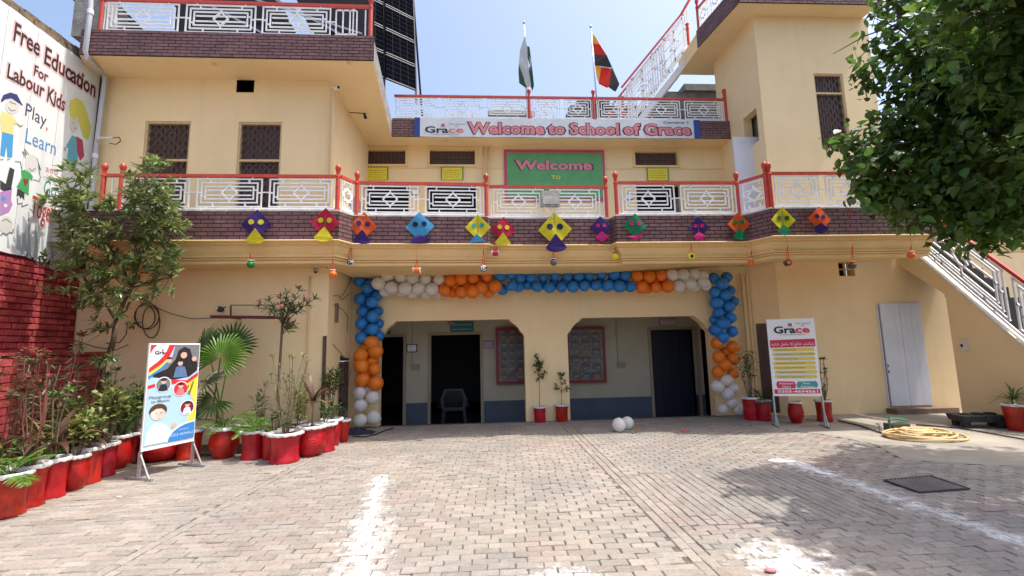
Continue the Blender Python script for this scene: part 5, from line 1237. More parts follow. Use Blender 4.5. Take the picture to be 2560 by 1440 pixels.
def strappy(T, c, z0, L_, W_, n_, leaf, rnd, up=1.0, droop=.5, kind='strap', parts=True, stem=0.0, seg=1):
    c = Vector(c)
    if stem: q = MB(); q.tube([c+Vector((0, 0, z0)), c+Vector((.01, 0, z0+stem))], .014, 7, .01); q.build('stem', TWIG, T, smooth=True)
    for i in range(n_):
        a = i*2.4+rnd.uniform(-.3, .3); e = rnd.uniform(.25, 1.25)*up; d = Vector((math.cos(a)*math.sin(e), math.sin(a)*math.sin(e), math.cos(e))); l_ = L_*rnd.uniform(.7, 1.1)
        mb = MB(); pts = []; n2 = 6; p = c+Vector((0, 0, z0+stem*rnd.uniform(.8, 1))); dd_ = d.copy()
        for k in range(n2+1): pts.append(p.copy()); p = p+dd_*(l_/n2); dd_.z -= droop/n2*rnd.uniform(.8, 1.4); dd_.normalize()
        for k in range(n2+1):
            t_ = k/n2; wd_ = W_*(math.sin(math.pi*min(1, t_*.75+.22)))*.5*(1 if t_ < .95 else .1); s_ = (pts[min(k+1, n2)]-pts[max(0, k-1)]).cross(Vector((0, 0, 1))); s_ = s_.normalized() if s_.length > .001 else Vector((1, 0, 0))
            mb.v += [pts[k]-s_*wd_+Vector((0, 0, wd_*.25)), pts[k], pts[k]+s_*wd_+Vector((0, 0, wd_*.25))]
        for k in range(n2): a_ = k*3; mb.f += [(a_, a_+1, a_+4, a_+3), (a_+1, a_+2, a_+5, a_+4)]; mb.m += [0, 0]
        mb.build('leaf', LG[leaf], T, smooth=True, fixn=False)
def feather(T, c, z0, L_, n_, leaf, rnd, up=1.0, droop=.6, lw=.012, ll=.14, nl=18, name='frond'):
    c = Vector(c)
    for i in range(n_):
        a = i*2.4+rnd.uniform(-.3, .3); e = rnd.uniform(.3, 1.2)*up; dd_ = Vector((math.cos(a)*math.sin(e), math.sin(a)*math.sin(e), math.cos(e))); l_ = L_*rnd.uniform(.75, 1.1); p = c+Vector((0, 0, z0)); mb = MB(); pts = [p.copy()]
        for k in range(nl):
            p = p+dd_*(l_/nl); dd_.z -= droop/nl*1.3; dd_.normalize(); pts.append(p.copy()); t_ = k/nl
            if t_ > .18:
                s_ = dd_.cross(Vector((0, 0, 1))); s_ = s_.normalized() if s_.length > .01 else Vector((1, 0, 0))
                for sg in (-1, 1): put_leaf(mb, p, s_*sg+dd_*.75+Vector((0, 0, .15)), ll*math.sin(math.pi*(t_*.8+.15)), lw, rnd, .3, kind='strap')
        mb.tube(pts, .005, 4, .002); mb.build(name, LG[leaf], T, fixn=False)
def fan_frond(T, base, hub, nrm, R_, nseg, leaf, name='fan_leaf', span=5.2, mid=None):
    """fan palm leaf: pleated blades round a hub, on its stalk"""
    base, hub, nrm = Vector(base), Vector(hub), Vector(nrm).normalized(); st_dir = (hub-base).normalized()
    u_ = (st_dir-nrm*st_dir.dot(nrm)).normalized(); s_ = nrm.cross(u_); mb = MB(); rr = random.Random(int(abs(hub.x)*977))
    for k in range(nseg):
        a = -span/2+span*(k+.5)/nseg; da = span/nseg/2; l_ = R_*rr.uniform(.88, 1.05)*(1-.12*abs(a/span)); 
        def pt(r, ang, lift): return hub+(u_*math.cos(ang)+s_*math.sin(ang))*r+nrm*lift
        dr = -.10*R_*rr.uniform(.5, 1.5); q0 = pt(.02, a, 0)
        m1a, m1b, m1 = pt(l_*.55, a-da, .0), pt(l_*.55, a+da, .0), pt(l_*.55, a, .022)
        m2a, m2b, m2 = pt(l_*.8, a-da*.55, dr*.3), pt(l_*.8, a+da*.55, dr*.3), pt(l_*.8, a, .012+dr*.3); tp = pt(l_, a, dr)
        tp.z -= .04*R_
        mb.add([q0, m1a, m1, m1b, m2a, m2, m2b, tp], [(0, 1, 2), (0, 2, 3), (1, 4, 5, 2), (2, 5, 6, 3), (4, 7, 5), (5, 7, 6)])
    o_ = mb.build(name, LG[leaf], T, fixn=False)
    q = MB(); q.tube([base, base.lerp(hub, .5)+Vector((0, 0, .03)), hub], .012, 6, .008); q.build('stalk', LG['mid'], o_, fixn=False)

RPOT = 'red pots with white scalloped rims'
def potted(label, cx, by, rimpx, rimy, style, plant, seed, scal=True, group=RPOT, Y=None, ymin=None):
    g_ = onZ(cx, by, 0) if Y is None else Vector((onY(cx, by, Y).x, Y, 0)); k = g_.y/1130; hv = Vector((g_.x, g_.y, 0)); rt = rimpx*k/2/1.05*(g_.y/hv.length)*1.02
    c = g_+hv.normalized()*rt*.85; c.z = 0; h = max(.2, (1.5-(0))-0); dist = c.y
    top_ = onY(cx, rimy, c.y).z; h = top_+.01
    T = thing('potted_plant', label, 'potted plant', (c.x, c.y, 0), group); z0 = pot_parts(T, c, rt, h, style, seed=seed, scal=scal, rimw=.026)
    rnd = random.Random(seed*7+1)
    if plant: plant(T, c, z0, rnd)
    return T, c, z0, rt
P_bush = lambda h, r, leaf, L_=.07, W_=.035, n_=160, kind='oval', stems=6: (lambda T, c, z0, rnd: bushy(T, c, z0, h, r, leaf, L_, W_, n_, rnd, kind, stems))
P_strap = lambda L_, W_, n_, leaf, stem=0., up=1., droop=.8: (lambda T, c, z0, rnd: strappy(T, c, z0, L_, W_, n_, leaf, rnd, up, droop, stem=stem))
P_fern = lambda L_, n_, leaf, up=1., droop=1.0, **k: (lambda T, c, z0, rnd: feather(T, c, z0, L_, n_, leaf, rnd, up, droop, **k))
def P_mix(*a): 
    def f(T, c, z0, rnd):
        for x in a: x(T, c, z0, rnd)
    return f
def P_stalks(h, n_, tipleaf, L_=.09, red=False, spread=.12):
    def f(T, c, z0, rnd):
        st_, fo = MB(), MB(); rd = MB()
        for i in range(n_):
            a = rnd.uniform(0, 6.28); tip = Vector(c)+Vector((math.cos(a)*spread*rnd.uniform(.3, 1.6), math.sin(a)*spread*rnd.uniform(.3, 1.3), z0+h*rnd.uniform(.6, 1.05))); b = Vector(c)+Vector((math.cos(a)*.03, math.sin(a)*.03, z0)); m2 = b.lerp(tip, .5)+Vector((rnd.uniform(-.05, .05), 0, 0)); st_.tube([b, m2, tip], .008, 5, .005)
            rosette(fo, tip, (tip-m2), 9, L_, L_*.28, rnd, 1.3, 'lance', .3)
            for k in range(5): t_ = rnd.uniform(.3, .95); d = rdir(rnd, .2, -.3); put_leaf(fo, b.lerp(m2, t_) if rnd.random() < .5 else m2.lerp(tip, t_), d, L_*.8, L_*.25, rnd)
            if red: rosette(rd, tip+Vector((0, 0, .02)), (0, 0, 1), 6, .035, .02, rnd, 1.3, 'oval', .1)
        st_.build('stem', flat('red_brown_stem', (.20, .07, .05), .7) if red else TWIG, T, fixn=False); tag(fo.build('foliage', LG[tipleaf], T, fixn=False), kind='stuff')
        if red: tag(rd.build('flowers', REDP, T, fixn=False), kind='stuff')
    return f
potted('red flared pot with a bright green fern, nearest at the left picture edge', 12, 1297, 112, 1183, 'flared', P_fern(.34, 11, 'palm'), 1)
potted('second red pot from the left with tall bare reddish stalks', 62, 1274, 104, 1162, 'flared', P_mix(P_stalks(1.25, 8, 'brown', .11, True), P_bush(.3, .14, 'grey', n_=50)), 2)
potted('third red pot from the left with drooping dark bronze leaves', 122, 1250, 90, 1146, 'flared', P_mix(P_strap(.55, .075, 9, 'brown', .15, .9, 1.6), P_stalks(.8, 3, 'mid', .09)), 3)
potted('fourth red pot from the left, embossed belly pot with yellow green croton', 180, 1230, 72, 1138, 'belly', P_bush(.45, .17, 'lime', .08, .04, 200), 5)
potted('fifth red pot from the left with dark drooping leaves and a bushy top', 216, 1213, 78, 1118, 'flared', P_mix(P_strap(.40, .06, 8, 'brown', .1, 1, 1.8), P_bush(.5, .16, 'lime', .07, .035, 150)), 6)
potted('sixth red pot from the left with a glossy round-leaved bush', 258, 1194, 66, 1108, 'flared', P_bush(.75, .20, 'lime', .08, .045, 340, stems=9), 8)
potted('embossed belly pot with a leafy light green bush, left of the tall poster stand', 290, 1177, 66, 1088, 'belly', P_bush(.55, .2, 'lime', .08, .04, 240, stems=8), 9)
potted('dark red pot right behind the left leg of the poster stand', 330, 1158, 70, 1080, 'flared', P_mix(P_bush(.75, .22, 'mid', .09, .035, 260, 'lance', 8), P_strap(.4, .05, 7, 'mid', .2)), 10)
potted('wide belly pot showing below the poster board', 400, 1157, 96, 1086, 'belly', P_bush(.4, .2, 'mid', .08, .04, 150), 12)
potted('red pot half hidden by the right edge of the poster board', 470, 1150, 74, 1074, 'flared', P_bush(.35, .16, 'mid', .08, .03, 120, 'lance'), 14)
potted('smooth red belly pot with a fern palm, right of the poster stand', 558, 1149, 74, 1068, 'belly', P_mix(P_fern(.42, 10, 'palm', 1.0, .9), P_bush(.12, .1, 'mid', n_=30)), 16)
potted('red cylinder pot with a small fern palm left of the widest pot', 631, 1151, 68, 1076, 'flared', P_fern(.36, 12, 'palm', 1.0, 1.0), 18)
potted('red pot tucked behind the widest pot of the row', 682, 1150, 62, 1078, 'straight', P_bush(.35, .14, 'mid', n_=70), 20)
potted('widest red cylinder pot, front of the row, with thin pale green shrub', 711, 1161, 88, 1081, 'flared', P_mix(P_stalks(1.05, 9, 'lime', .075, False, .2), P_bush(.2, .1, 'grey', n_=40)), 22)
potted('embossed belly pot with spreading bronze dracaena leaves', 777, 1144, 74, 1064, 'belly', P_mix(P_strap(.42, .055, 15, 'brown', .42, 1.15, .9), P_strap(.30, .04, 7, 'grey', .40, 1.2, 1.2)), 23)
potted('red cylinder pot just right of the dracaena pot', 812, 1132, 58, 1058, 'flared', P_bush(.3, .12, 'mid', n_=60), 24)
potted('tapered red pot, second from the right end of the left row', 828, 1117, 56, 1047, 'taper', P_bush(.32, .14, 'mid', .06, .03, 90), 26)
potted('last red pot at the right end of the left row, near the balloon pillar', 856, 1107, 38, 1049, 'taper', P_bush(.2, .1, 'mid', .05, .02, 40), 28)
potted('small dark red pot standing at the back between the dracaena and the wide pot', 745, 1112, 42, 1052, 'straight', P_bush(.5, .15, 'grey', .06, .025, 90), 30)
# right side pots
def P_sapling(h, r, n_, leaf='mid'):
    def f(T, c, z0, rnd):
        st_, fo = MB(), MB(); c = Vector(c); tp = c+Vector((0, 0, z0+h)); st_.tube([c+Vector((0, 0, z0)), c+Vector((.01, 0, z0+h*.5)), tp], .008, 6, .004)
        for i in range(n_):
            t_ = rnd.uniform(.38, 1); p = c+Vector((.01, 0, z0+h*t_)); a = rnd.uniform(0, 6.28); e = p+Vector((math.cos(a)*r*(1.15-t_)*1.2, math.sin(a)*r*(1.15-t_), r*.5)); st_.tube([p, e], .004, 4, .002)
            for k in range(9): put_leaf(fo, p.lerp(e, rnd.uniform(.3, 1)), rdir(rnd, .1), .065*rnd.uniform(.7, 1.2), .035, rnd, .3, kind='oval')
        st_.build('stem', TWIG, T, fixn=False); tag(fo.build('foliage', LG[leaf], T, fixn=False), kind='stuff')
    return f
potted('smooth red pot with the taller slender sapling before the arcade pillar', 1350, 1057, 34, 1017, 'straight', P_sapling(.98, .24, 16, 'mid'), 32, False, 'red pots on the shaded strip')
potted('smooth red pot with the shorter open sapling before the right arch edge', 1405, 1055, 36, 1012, 'straight', P_sapling(.66, .20, 9, 'mid'), 34, False, 'red pots on the shaded strip')
potted('red pot with a tall dark bushy conifer shrub beside the right balloon pillar', 1880, 1052, 50, 993, 'straight', P_mix(P_bush(.95, .22, 'dark', .07, .02, 420, 'lance', 9), ), 36, False, 'red pots on the shaded strip')
potted('red pot with low dark ferny plant, left of the price board legs', 1911, 1054, 46, 1001, 'straight', P_fern(.36, 12, 'dark', 1., .8), 38, False, 'red pots on the shaded strip')
potted('red belly pot standing under the yellow listed signboard', 1992, 1060, 44, 1004, 'belly', None, 40, False, 'red pots on the shaded strip')
potted('red pot with upright twiggy plant at the right edge of the yellow listed signboard', 2063, 1056, 52, 1000, 'straight', P_stalks(.85, 6, 'mid', .08), 41, False, 'red pots on the shaded strip')
potted('large red pot with a spiky drooping dracaena at the right picture edge', 2546, 1080, 88, 1010, 'taper', P_mix(P_strap(.42, .025, 26, 'mid', .10, 1.1, 1.3), P_strap(.35, .02, 12, 'dry', .06, 1.1, 1.6)), 43, False, 'red pots on the shaded strip')
# beige bowl on the old shelf
a_ = onY(825, 1046, 8.3+0); T = thing('potted_plant', 'beige bowl planter with a bushy plant standing behind the right end of the left row', 'potted plant', (a_.x, 7.85, 0))
c = Vector((onY(825, 1046, 7.85).x, 7.85, onY(825, 1046, 7.85).z)); q = MB(); q.lathe([(.07, 0), (.11, .05), (.13, .11), (.14, .115), (.12, .12), (.10, .08)], c, 20); q.build('bowl', flat('beige_clay', (.45, .33, .19), .7, var=.2), T, smooth=True, auto=50)
q = MB(); q.lathe([(.001, .09), (.11, .085)], c, 16, cap0=False); q.build('soil', SOIL, T)
bushy(T, c, .08, .75, .24, 'mid', .07, .035, 330, random.Random(77), 'oval', 9)
q = MB(); q.box(c.x-.16, c.x+.18, c.y-.12, c.y+.12, 0, c.z-.002); q.build('plinth', CONC, T)
# big fan palm with a thick trunk behind the row
c = Vector((onY(545, 1100, 7.25).x, 7.25, 0)); T = thing('fan_palm', 'large fan palm with one broad bright leaf behind the red pots', 'palm', tuple(c))
q = MB(); q.tube([c, c+Vector((.02, 0, .4)), c+Vector((-.02, 0, .75))], .07, 10, .045); q.build('trunk', mat('fibrous_trunk', (.08, .045, .03), .95, var=.5, vscale=30, bump=1.0, bscale=40), T, smooth=True)
hubs = [((552, 893), .44, (.05, -1, .30), 'palm', 34, 5.0, 7.0), ((520, 872), .42, (-.5, -1, .1), 'mid', 26, 4.2, 7.3), ((512, 958), .36, (-.5, -.6, .9), 'grey', 24, 4.2, 7.05), ((580, 860), .40, (.4, -.6, -.3), 'mid', 22, 4.0, 7.5), ((538, 1000), .33, (.1, -.8, .6), 'mid', 18, 3.8, 7.1)]
for (px_, R_, nrm, lf, ns_, sp, Yh) in hubs:
    h_ = onY(*px_, Yh); bse = c+Vector((0, 0, .72)); 
    if px_ == (552, 893): bse = c+Vector((-.12, .02, .6))
    fan_frond(T, bse, h_, nrm, R_, ns_, lf, span=sp)
# pink oleander
c = Vector((onY(705, 1095, 7.3).x, 7.3, 0)); T = thing('oleander', 'tall slender oleander with pink flowers in front of the wall conduit', 'shrub', tuple(c))
q = MB(); f1 = onY(706, 806, 7.3); q.tube([c, (f1.x-.02, 7.3, .8), f1], .030, 8, .018)
tips = [(648, 758), (672, 748), (700, 742), (718, 730), (750, 722), (742, 742), (765, 750), (790, 745), (705, 770), (730, 765), (722, 800), (735, 812)]
rnd = random.Random(6); fo, fl_ = MB(), MB()
for i, t_ in enumerate(tips):
    e = onY(*t_, 7.3+rnd.uniform(-.12, .12)); s0 = f1-Vector((0, 0, .04*(i % 3))) if t_[1] < 780 else f1-Vector((0, 0, .2)); q.tube([s0, s0.lerp(e, .55)+Vector((0, 0, .03)), e], .009, 5, .004)
    [rosette(fo, s0.lerp(e, k_), (e-s0), 11, .14, .028, rnd, 1.4) for k_ in (.55, .75, 1.0)]
    if i % 2 == 0 or i > 8: rosette(fl_, e+Vector((0, -.04, .03)), (0, -.5, 1), 14, .045, .034, rnd, 1.4, 'oval', .1)
q.build('stem', BARK, T, fixn=False); tag(fo.build('foliage', LG['grey'], T, fixn=False), kind='stuff'); tag(fl_.build('flowers', PETAL, T, fixn=False), kind='stuff')
# loose thin shrubs between
def wild(label, x, y, Y, h, r, leaf, n_, seed, L_=.09, W_=.03, kind='lance', stems=6, name='garden_shrub'):
    c = Vector((onY(x, y, Y).x, Y, 0)); T = thing(name, label, 'shrub', tuple(c)); bushy(T, c, 0, h, r, leaf, L_, W_, n_, random.Random(seed), kind, stems); return T
wild('grey green drooping shrub between the fan palm and the oleander', 652, 1040, 7.4, 1.02, .20, 'grey', 190, 51, .13, .022, stems=5)
wild('tall pale yellow green shrub with bare stems behind the widest pot', 735, 1060, 7.5, 1.25, .36, 'lime', 300, 52, .08, .025, stems=9)
wild('dark leafy shrub between the poster and the wall corner', 300, 1060, 7.2, 1.05, .30, 'mid', 380, 53, .09, .04, 'oval', 8)
wild('light green bush behind the embossed pots at the left', 215, 1060, 6.4, 1.0, .35, 'lime', 400, 54, .085, .045, 'oval', 10)
def tallstalk(label, x, y, Y, h, n_, leaf, seed, red):
    c = Vector((onY(x, y, Y).x, Y, 0)); T = thing('garden_plant', label, 'plant', tuple(c)); P_stalks(h, n_, leaf, .11, red, .16)(T, c, 0, random.Random(seed))
tallstalk('tall reddish stalked plant with narrow leaves at the left picture edge before the red wall', 18, 1080, 5.9, 1.75, 8, 'grey', 61, True)
tallstalk('bare reddish brown stalks with few leaves, between the left edge and the red ledge', 70, 1080, 6.2, 1.6, 8, 'dry', 62, True)
tallstalk('tall brown stalked plant with tiny red heads in front of the red ledge end', 140, 1080, 6.4, 1.75, 7, 'brown', 63, True)
tallstalk('thin pale stalks with drooping leaves left of the leafy wall shrub', 205, 1080, 6.7, 1.35, 7, 'grey', 64, False)
tallstalk('upright twiggy plant behind the yellow green bush at the left', 245, 1080, 7.0, 1.3, 6, 'mid', 65, False)
wild('dense undergrowth bush against the red ledge', 120, 1080, 6.2, .8, .42, 'lime', 360, 55, .08, .035, 'oval', 12)
wild('tall thin weed with long grassy leaves before the red brick wall', 85, 1080, 6.1, 1.5, .30, 'grey', 150, 56, .20, .025, 'strap', 5)
wild('bare stalked plant with tiny red flowers before the red ledge', 150, 1080, 6.5, 1.45, .22, 'dry', 50, 57, .09, .03, 'lance', 6)
T, _, _, _ = (thing('banana_plant', 'young plant with two broad upright leaves before the cream wall', 'plant', tuple(Vector((onY(285, 1080, 6.6).x, 6.6, 0)))), 0, 0, 0)
strappy(T, T.location, .25, .75, .12, 5, 'mid', random.Random(5), .55, .6)
T = thing('garden_plant', 'long arching bronze leaves over the left pots', 'plant', tuple(Vector((onY(128, 1120, 5.75).x, 5.75, 0)))); strappy(T, T.location, .35, .75, .07, 9, 'brown', random.Random(15), .8, 1.5); strappy(T, T.location, .3, .6, .05, 6, 'dry', random.Random(16), .8, 1.2)
rnd = random.Random(30)
q = MB()
for i in range(1600):
    x = rnd.uniform(-6.7, -5.15); y = rnd.uniform(5.2, 7.8); put_leaf(q, (x, y, rnd.uniform(.05, .5)), rdir(rnd, .4, 0), rnd.uniform(.05, .11), .035, rnd, kind='oval')
tag(q.build('undergrowth', LG['mid'], None, fixn=False), 'low tangle of leaves behind the row of red pots at the left', 'undergrowth', kind='stuff')
q = MB(); q.prism([[(-6.93, 4.2), (-5.3, 4.6), (-4.9, 6.2), (-4.2, 7.1), (-2.9, 7.5), (-2.75, 7.98), (-6.93, 7.98)]], fXY(-.006), .014); tag(q.build('planting_bed', SOIL), kind='structure')

# ============================================================ CLIMBER TREE BY THE LEFT CORNER
c = Vector((onY(272, 1060, 7.35).x, 7.35, 0)); T = thing('frangipani_tree', 'leafy tree with rosettes of narrow leaves climbing past the left end of the balcony', 'tree', tuple(c))
rnd = random.Random(17)
tr = MB(); J = {0: c, 1: onY(268, 900, 7.35), 2: onY(290, 800, 7.3), 3: onY(225, 720, 7.15), 4: onY(330, 720, 7.2), 5: onY(180, 600, 7.0), 6: onY(290, 640, 7.05), 7: onY(370, 600, 7.0), 8: onY(365, 480, 6.95), 9: onY(185, 470, 6.95), 10: onY(240, 560, 6.95), 11: onY(430, 690, 7.1)}
for a, b, r0_, r1_ in ((0, 1, .05, .042), (1, 2, .042, .034), (2, 3, .024, .018), (2, 4, .03, .022), (3, 5, .018, .012), (4, 6, .02, .015), (4, 7, .02, .014), (7, 8, .014, .008), (5, 9, .012, .007), (6, 10, .014, .008), (4, 11, .016, .008)):
    p, q_ = J[a], J[b]; m_ = p.lerp(q_, .5)+Vector((rnd.uniform(-.05, .05), rnd.uniform(-.05, .05), 0)); tr.tube([p, m_, q_], r0_, 7, r1_)
tr.build('trunk', BARK, T, smooth=True)
blobs = [((185, 455), 55, 34), ((225, 545), 70, 46), ((170, 520), 45, 24), ((375, 455), 62, 46), ((345, 540), 85, 62), ((390, 520), 55, 26), ((300, 610), 90, 48), ((215, 640), 80, 38), ((175, 590), 50, 18), ((380, 620), 55, 24), ((415, 560), 40, 12), ((455, 575), 26, 8), ((320, 700), 75, 34), ((250, 730), 50, 20), ((400, 690), 55, 22), ((430, 640), 30, 8), ((230, 770), 40, 9), ((340, 775), 45, 8), ((245, 830), 35, 6), ((140, 660), 40, 7), ((130, 520), 35, 8), ((215, 870), 30, 3), ((140, 730), 25, 4), ((265, 905), 28, 6), ((240, 690), 80, 22), ((385, 405), 22, 8)]
fo = MB(); tw_ = MB()
for (bx, by_), br_, n_ in blobs:
    for i in range(int(n_*.95)):
        a = rnd.uniform(0, 6.28); r_ = br_*math.sqrt(rnd.random()); Y = 6.85+rnd.uniform(-.4, .3)
        p = onY(bx+r_*math.cos(a), by_+r_*math.sin(a)*.95, Y); near_ = min(J.values(), key=lambda v: (v-p).length); ax = (p-near_); ax.z += .5; ax.y -= .35
        rosette(fo, p, ax, rnd.randint(9, 14), .135, .036, rnd, 1.35, 'lance', .25)
        if rnd.random() < .4: tw_.tube([near_, near_.lerp(p, .5)+Vector((0, 0, -.04)), p], .007, 4, .004)
tag(fo.build('crown', LG['rose'], T, fixn=False), kind='stuff'); tag(tw_.build('twigs', TWIG, T, fixn=False), kind='stuff')

# ============================================================ THE BIG TREE ON THE RIGHT
T = thing('mulberry_tree', 'big dark green broad-leaved tree overhanging the yard from the right', 'tree', (7.2, 4.7, 0))
rnd = random.Random(23); tr = MB(); b0_ = Vector((7.2, 4.7, 0)); f0 = Vector((7.05, 4.7, 2.6)); tr.tube([b0_, (7.25, 4.72, 1.2), f0], .19, 12, .13)
limbs = [onY(2500, 420, 4.7), onY(2440, 250, 4.6), onY(2600, 120, 4.8), onY(2300, 250, 4.6), onY(2280, 420, 4.5), onY(2520, 20, 4.6), onY(2320, 120, 4.7), onY(2700, 300, 4.9), onY(2680, 60, 4.6), onY(2250, 60, 4.8)]
for i, e in enumerate(limbs):
    m_ = f0.lerp(e, .5)+Vector((rnd.uniform(-.15, .15), rnd.uniform(-.15, .15), .18)); tr.tube([f0, m_, e], .06, 7, .014)
    for k in range(5): e2 = e+rdir(rnd, .15)*rnd.uniform(.4, .9); tr.tube([e, e.lerp(e2, .5)+Vector((0, 0, .05)), e2], .012, 5, .004)
tr.build('trunk', BARK, T, fixn=False)
# crown: clusters (pixel centre, depth, radius m, amount)
CL = [((2400, 120), 4.7, .62, 10), ((2520, 60), 4.6, .7, 13), ((2300, 110), 4.8, .42, 5), ((2480, 250), 4.5, .7, 14), ((2350, 260), 4.6, .55, 9), ((2250, 210), 4.8, .34, 3), ((2260, 330), 4.6, .38, 4), ((2330, 400), 4.5, .5, 8), ((2450, 410), 4.5, .62, 12), ((2560, 380), 4.7, .7, 13),
      ((2230, 440), 4.5, .30, 3), ((2280, 500), 4.5, .34, 5), ((2400, 510), 4.4, .42, 7), ((2500, 520), 4.5, .42, 7), ((2600, 520), 4.7, .45, 6), ((2200, 380), 4.5, .2, 1), ((2140, 360), 4.5, .14, .5), ((2120, 400), 4.5, .16, .5), ((2175, 460), 4.5, .2, 1.2), ((2240, 20), 4.9, .3, 2), ((2400, -60), 4.7, .6, 9), ((2560, -120), 4.7, .8, 12), ((2700, 150), 5.0, .9, 14), ((2700, -150), 4.8, .9, 12), ((2720, 400), 5., .7, 9), ((2850, 120), 4.9, .9, 10), ((2900, -150), 4.9, .9, 9), ((2160, 170), 4.8, .10, .3), ((2180, 90), 4.9, .12, .4), ((2205, 20), 4.9, .16, .7), ((2180, 500), 4.5, .12, .4), ((2550, 200), 5.3, .8, 11), ((2450, 350), 5.3, .8, 10), ((2600, 0), 5.3, .9, 10), ((2520, 605), 4.5, .10, .35), ((2100, 350), 4.5, .07, .2), ((2230, 470), 4.5, .22, 1), (Vector((4.7, 3.5, 3.9)), 0, .5, 10), (Vector((5.2, 3.0, 4.1)), 0, .65, 13), (Vector((5.5, 3.7, 3.6)), 0, .7, 12), (Vector((4.5, 2.9, 4.3)), 0, .55, 9), (Vector((5.0, 2.4, 4.2)), 0, .6, 10), (Vector((4.65, 3.35, 4.5)), 0, .5, 10), (Vector((5.0, 2.85, 4.5)), 0, .6, 11), (Vector((5.3, 3.4, 4.4)), 0, .6, 10), (Vector((5.9, 2.6, 3.6)), 0, .7, 9), (Vector((5.0, 4.0, 4.4)), 0, .6, 9), (Vector((6.3, 3.3, 4.2)), 0, .8, 10)]
fo = MB(); near_l = []; LS = []
rl = random.Random(2); LV = [leaf_pts(.094, .070, rl.uniform(.1, .45), rl.uniform(.05, .3), 'heart') for _ in range(5)]; twb = MB()
for k in range(5):
    V, F = leaf_pts(.094, .070, rl.uniform(.15, .4), rl.uniform(.05, .25), 'heart'); me = bpy.data.meshes.new('leaf'); me.from_pydata(V, [], F); me.materials.append(LG['tree']); LS.append(me)
allv = []
for (pp_, Y, r_, n_) in CL:
    cc_ = onY(*pp_, Y) if Y else pp_
    nsub = max(2, int(n_*4.6))
    for j in range(nsub):
        # small twigs each with a spray of leaves
        d = rdir(rnd, .0); s_ = cc_+Vector((d.x*r_, d.y*r_*1.0, d.z*r_*.9))*rnd.random()**.45; td = (s_-f0).normalized()+rdir(rnd, 0)*.7; td.z -= .15; td.normalize(); l_ = rnd.uniform(.18, .4)
        if j % 2 == 0: twb.tube([s_-td*l_*.9, s_-td*l_*.1+Vector((0, 0, .02)), s_+td*l_*.6], .005, 4, .0015)
        for k in range(rnd.randint(14, 24)):
            p = s_+td*(l_*rnd.uniform(-.5, .6))+rdir(rnd, 0)*rnd.uniform(.02, .16); ld = (rdir(rnd, -.45)+td*.5); allv.append((p, ld.normalized(), rnd.uniform(.55, 1.38)))
def vis_size(l): 
    v = l[0]-CAM; return -v.length
allv.sort(key=lambda l: (l[0]-CAM).length if (l[0].x/l[0].y < 1.25 and (l[0].z-1.5)/l[0].y < .75) else 99)
tag(twb.build('twigs', BARK, T, fixn=False), kind='stuff')
for i, (p, ld, s_) in enumerate(allv):
    M3 = orient(ld, rnd.gauss(0, .6)); M4 = Matrix.Translation(p) @ M3.to_4x4() @ Matrix.Scale(s_, 4)
    if i < 300:
        o_ = bpy.data.objects.new('leaf', LS[i % 5]); col.objects.link(o_); o_.parent = T; o_.matrix_local = Matrix.Translation(-T.location) @ M4
    else:
        V, F = LV[i % 5]; fo.add([M4 @ v for v in V], F)
tag(fo.build('crown', LG['tree'], T, fixn=False), kind='stuff')
# ============================================================ PAINTED BOARD ON THE LEFT WALL
XM = XB+.035
T = thing('painted_mural', 'tall white painted board reading Free Education For Labour Kids above the red bricks', 'mural', (XM, 6, 2.9))
MWHT = mat('mural_white', (.74, .77, .76), .7, var=.08, vscale=2.2, bump=.1, bscale=10, streak=.12)
mf = lambda lift: (lambda u, v, d: (XM+lift+d, u, v))
def mp(x, y): p = onX(x, y, XM); return (p.y, p.z)
seams = [2.6, 4.4, 5.9, onX(22, 23, XM).y, onX(97, 80, XM).y, onX(163, 130, XM).y, onX(252, 195, XM).y]
zb0 = 2.98
for i in range(len(seams)-1):
    q = MB(); q.prism([[(seams[i]+.003, zb0+.03*(i % 2)), (seams[i+1]-.003, zb0+.02*(i % 3)), (seams[i+1]-.003, 6.56-.012*i), (seams[i]+.003, 6.58-.012*i)]], lambda u, v, d: (XM-.033+d, u, v), .033); q.build('board_panel', MWHT, T)
def mtext(s_, a_, b_, hp, m_, off=.0, lift=.003, outline=None, nm='lettering'):
    A, Bp = onX(*a_, XM), onX(*b_, XM); d_ = (Bp-A); L_ = d_.length; d_.normalize(); hh = hp*A.y/1130
    fn = lambda u, v, d: A+d_*u+Vector((0, 0, v))+Vector((d, 0, 0))
    if outline: text(s_, fn, -.01, L_+.01, -.005, hh+.01, outline, T, off=off+.05, lift=lift-.001, name=nm)
    text(s_, fn, 0, L_, 0, hh, m_, T, off=off, lift=lift, name=nm)
MB_ = flat('mural_black', (.03, .022, .025), .7); MO = flat('mural_pink_outline', (.75, .45, .45), .7)
for a in (('Free', (33, 100), (97, 141), 50), ('Education', (110, 158), (236, 243), 46), ('For', (84, 187), (118, 205), 27), ('Labour', (17, 193), (108, 244), 38), ('Kids', (117, 252), (160, 278), 38)): mtext(*a, MB_, .018, .004, MO)
mtext('Play', (62, 288), (114, 318), 34, flat('mural_slate', (.06, .06, .12), .7), .0); mtext(',', (114, 322), (119, 325), 30, PNK)
mtext('Learn', (62, 355), (138, 389), 38, flat('mural_blue', (.09, .24, .50), .7)); mtext('and', (113, 428), (143, 438), 17, PNK)
mtext('Grow', (107, 487), (165, 505), 40, flat('mural_teal', (.04, .22, .22), .7)); mtext('Together', (76, 540), (160, 566), 52, flat('mural_red', (.55, .04, .05), .7), .01)
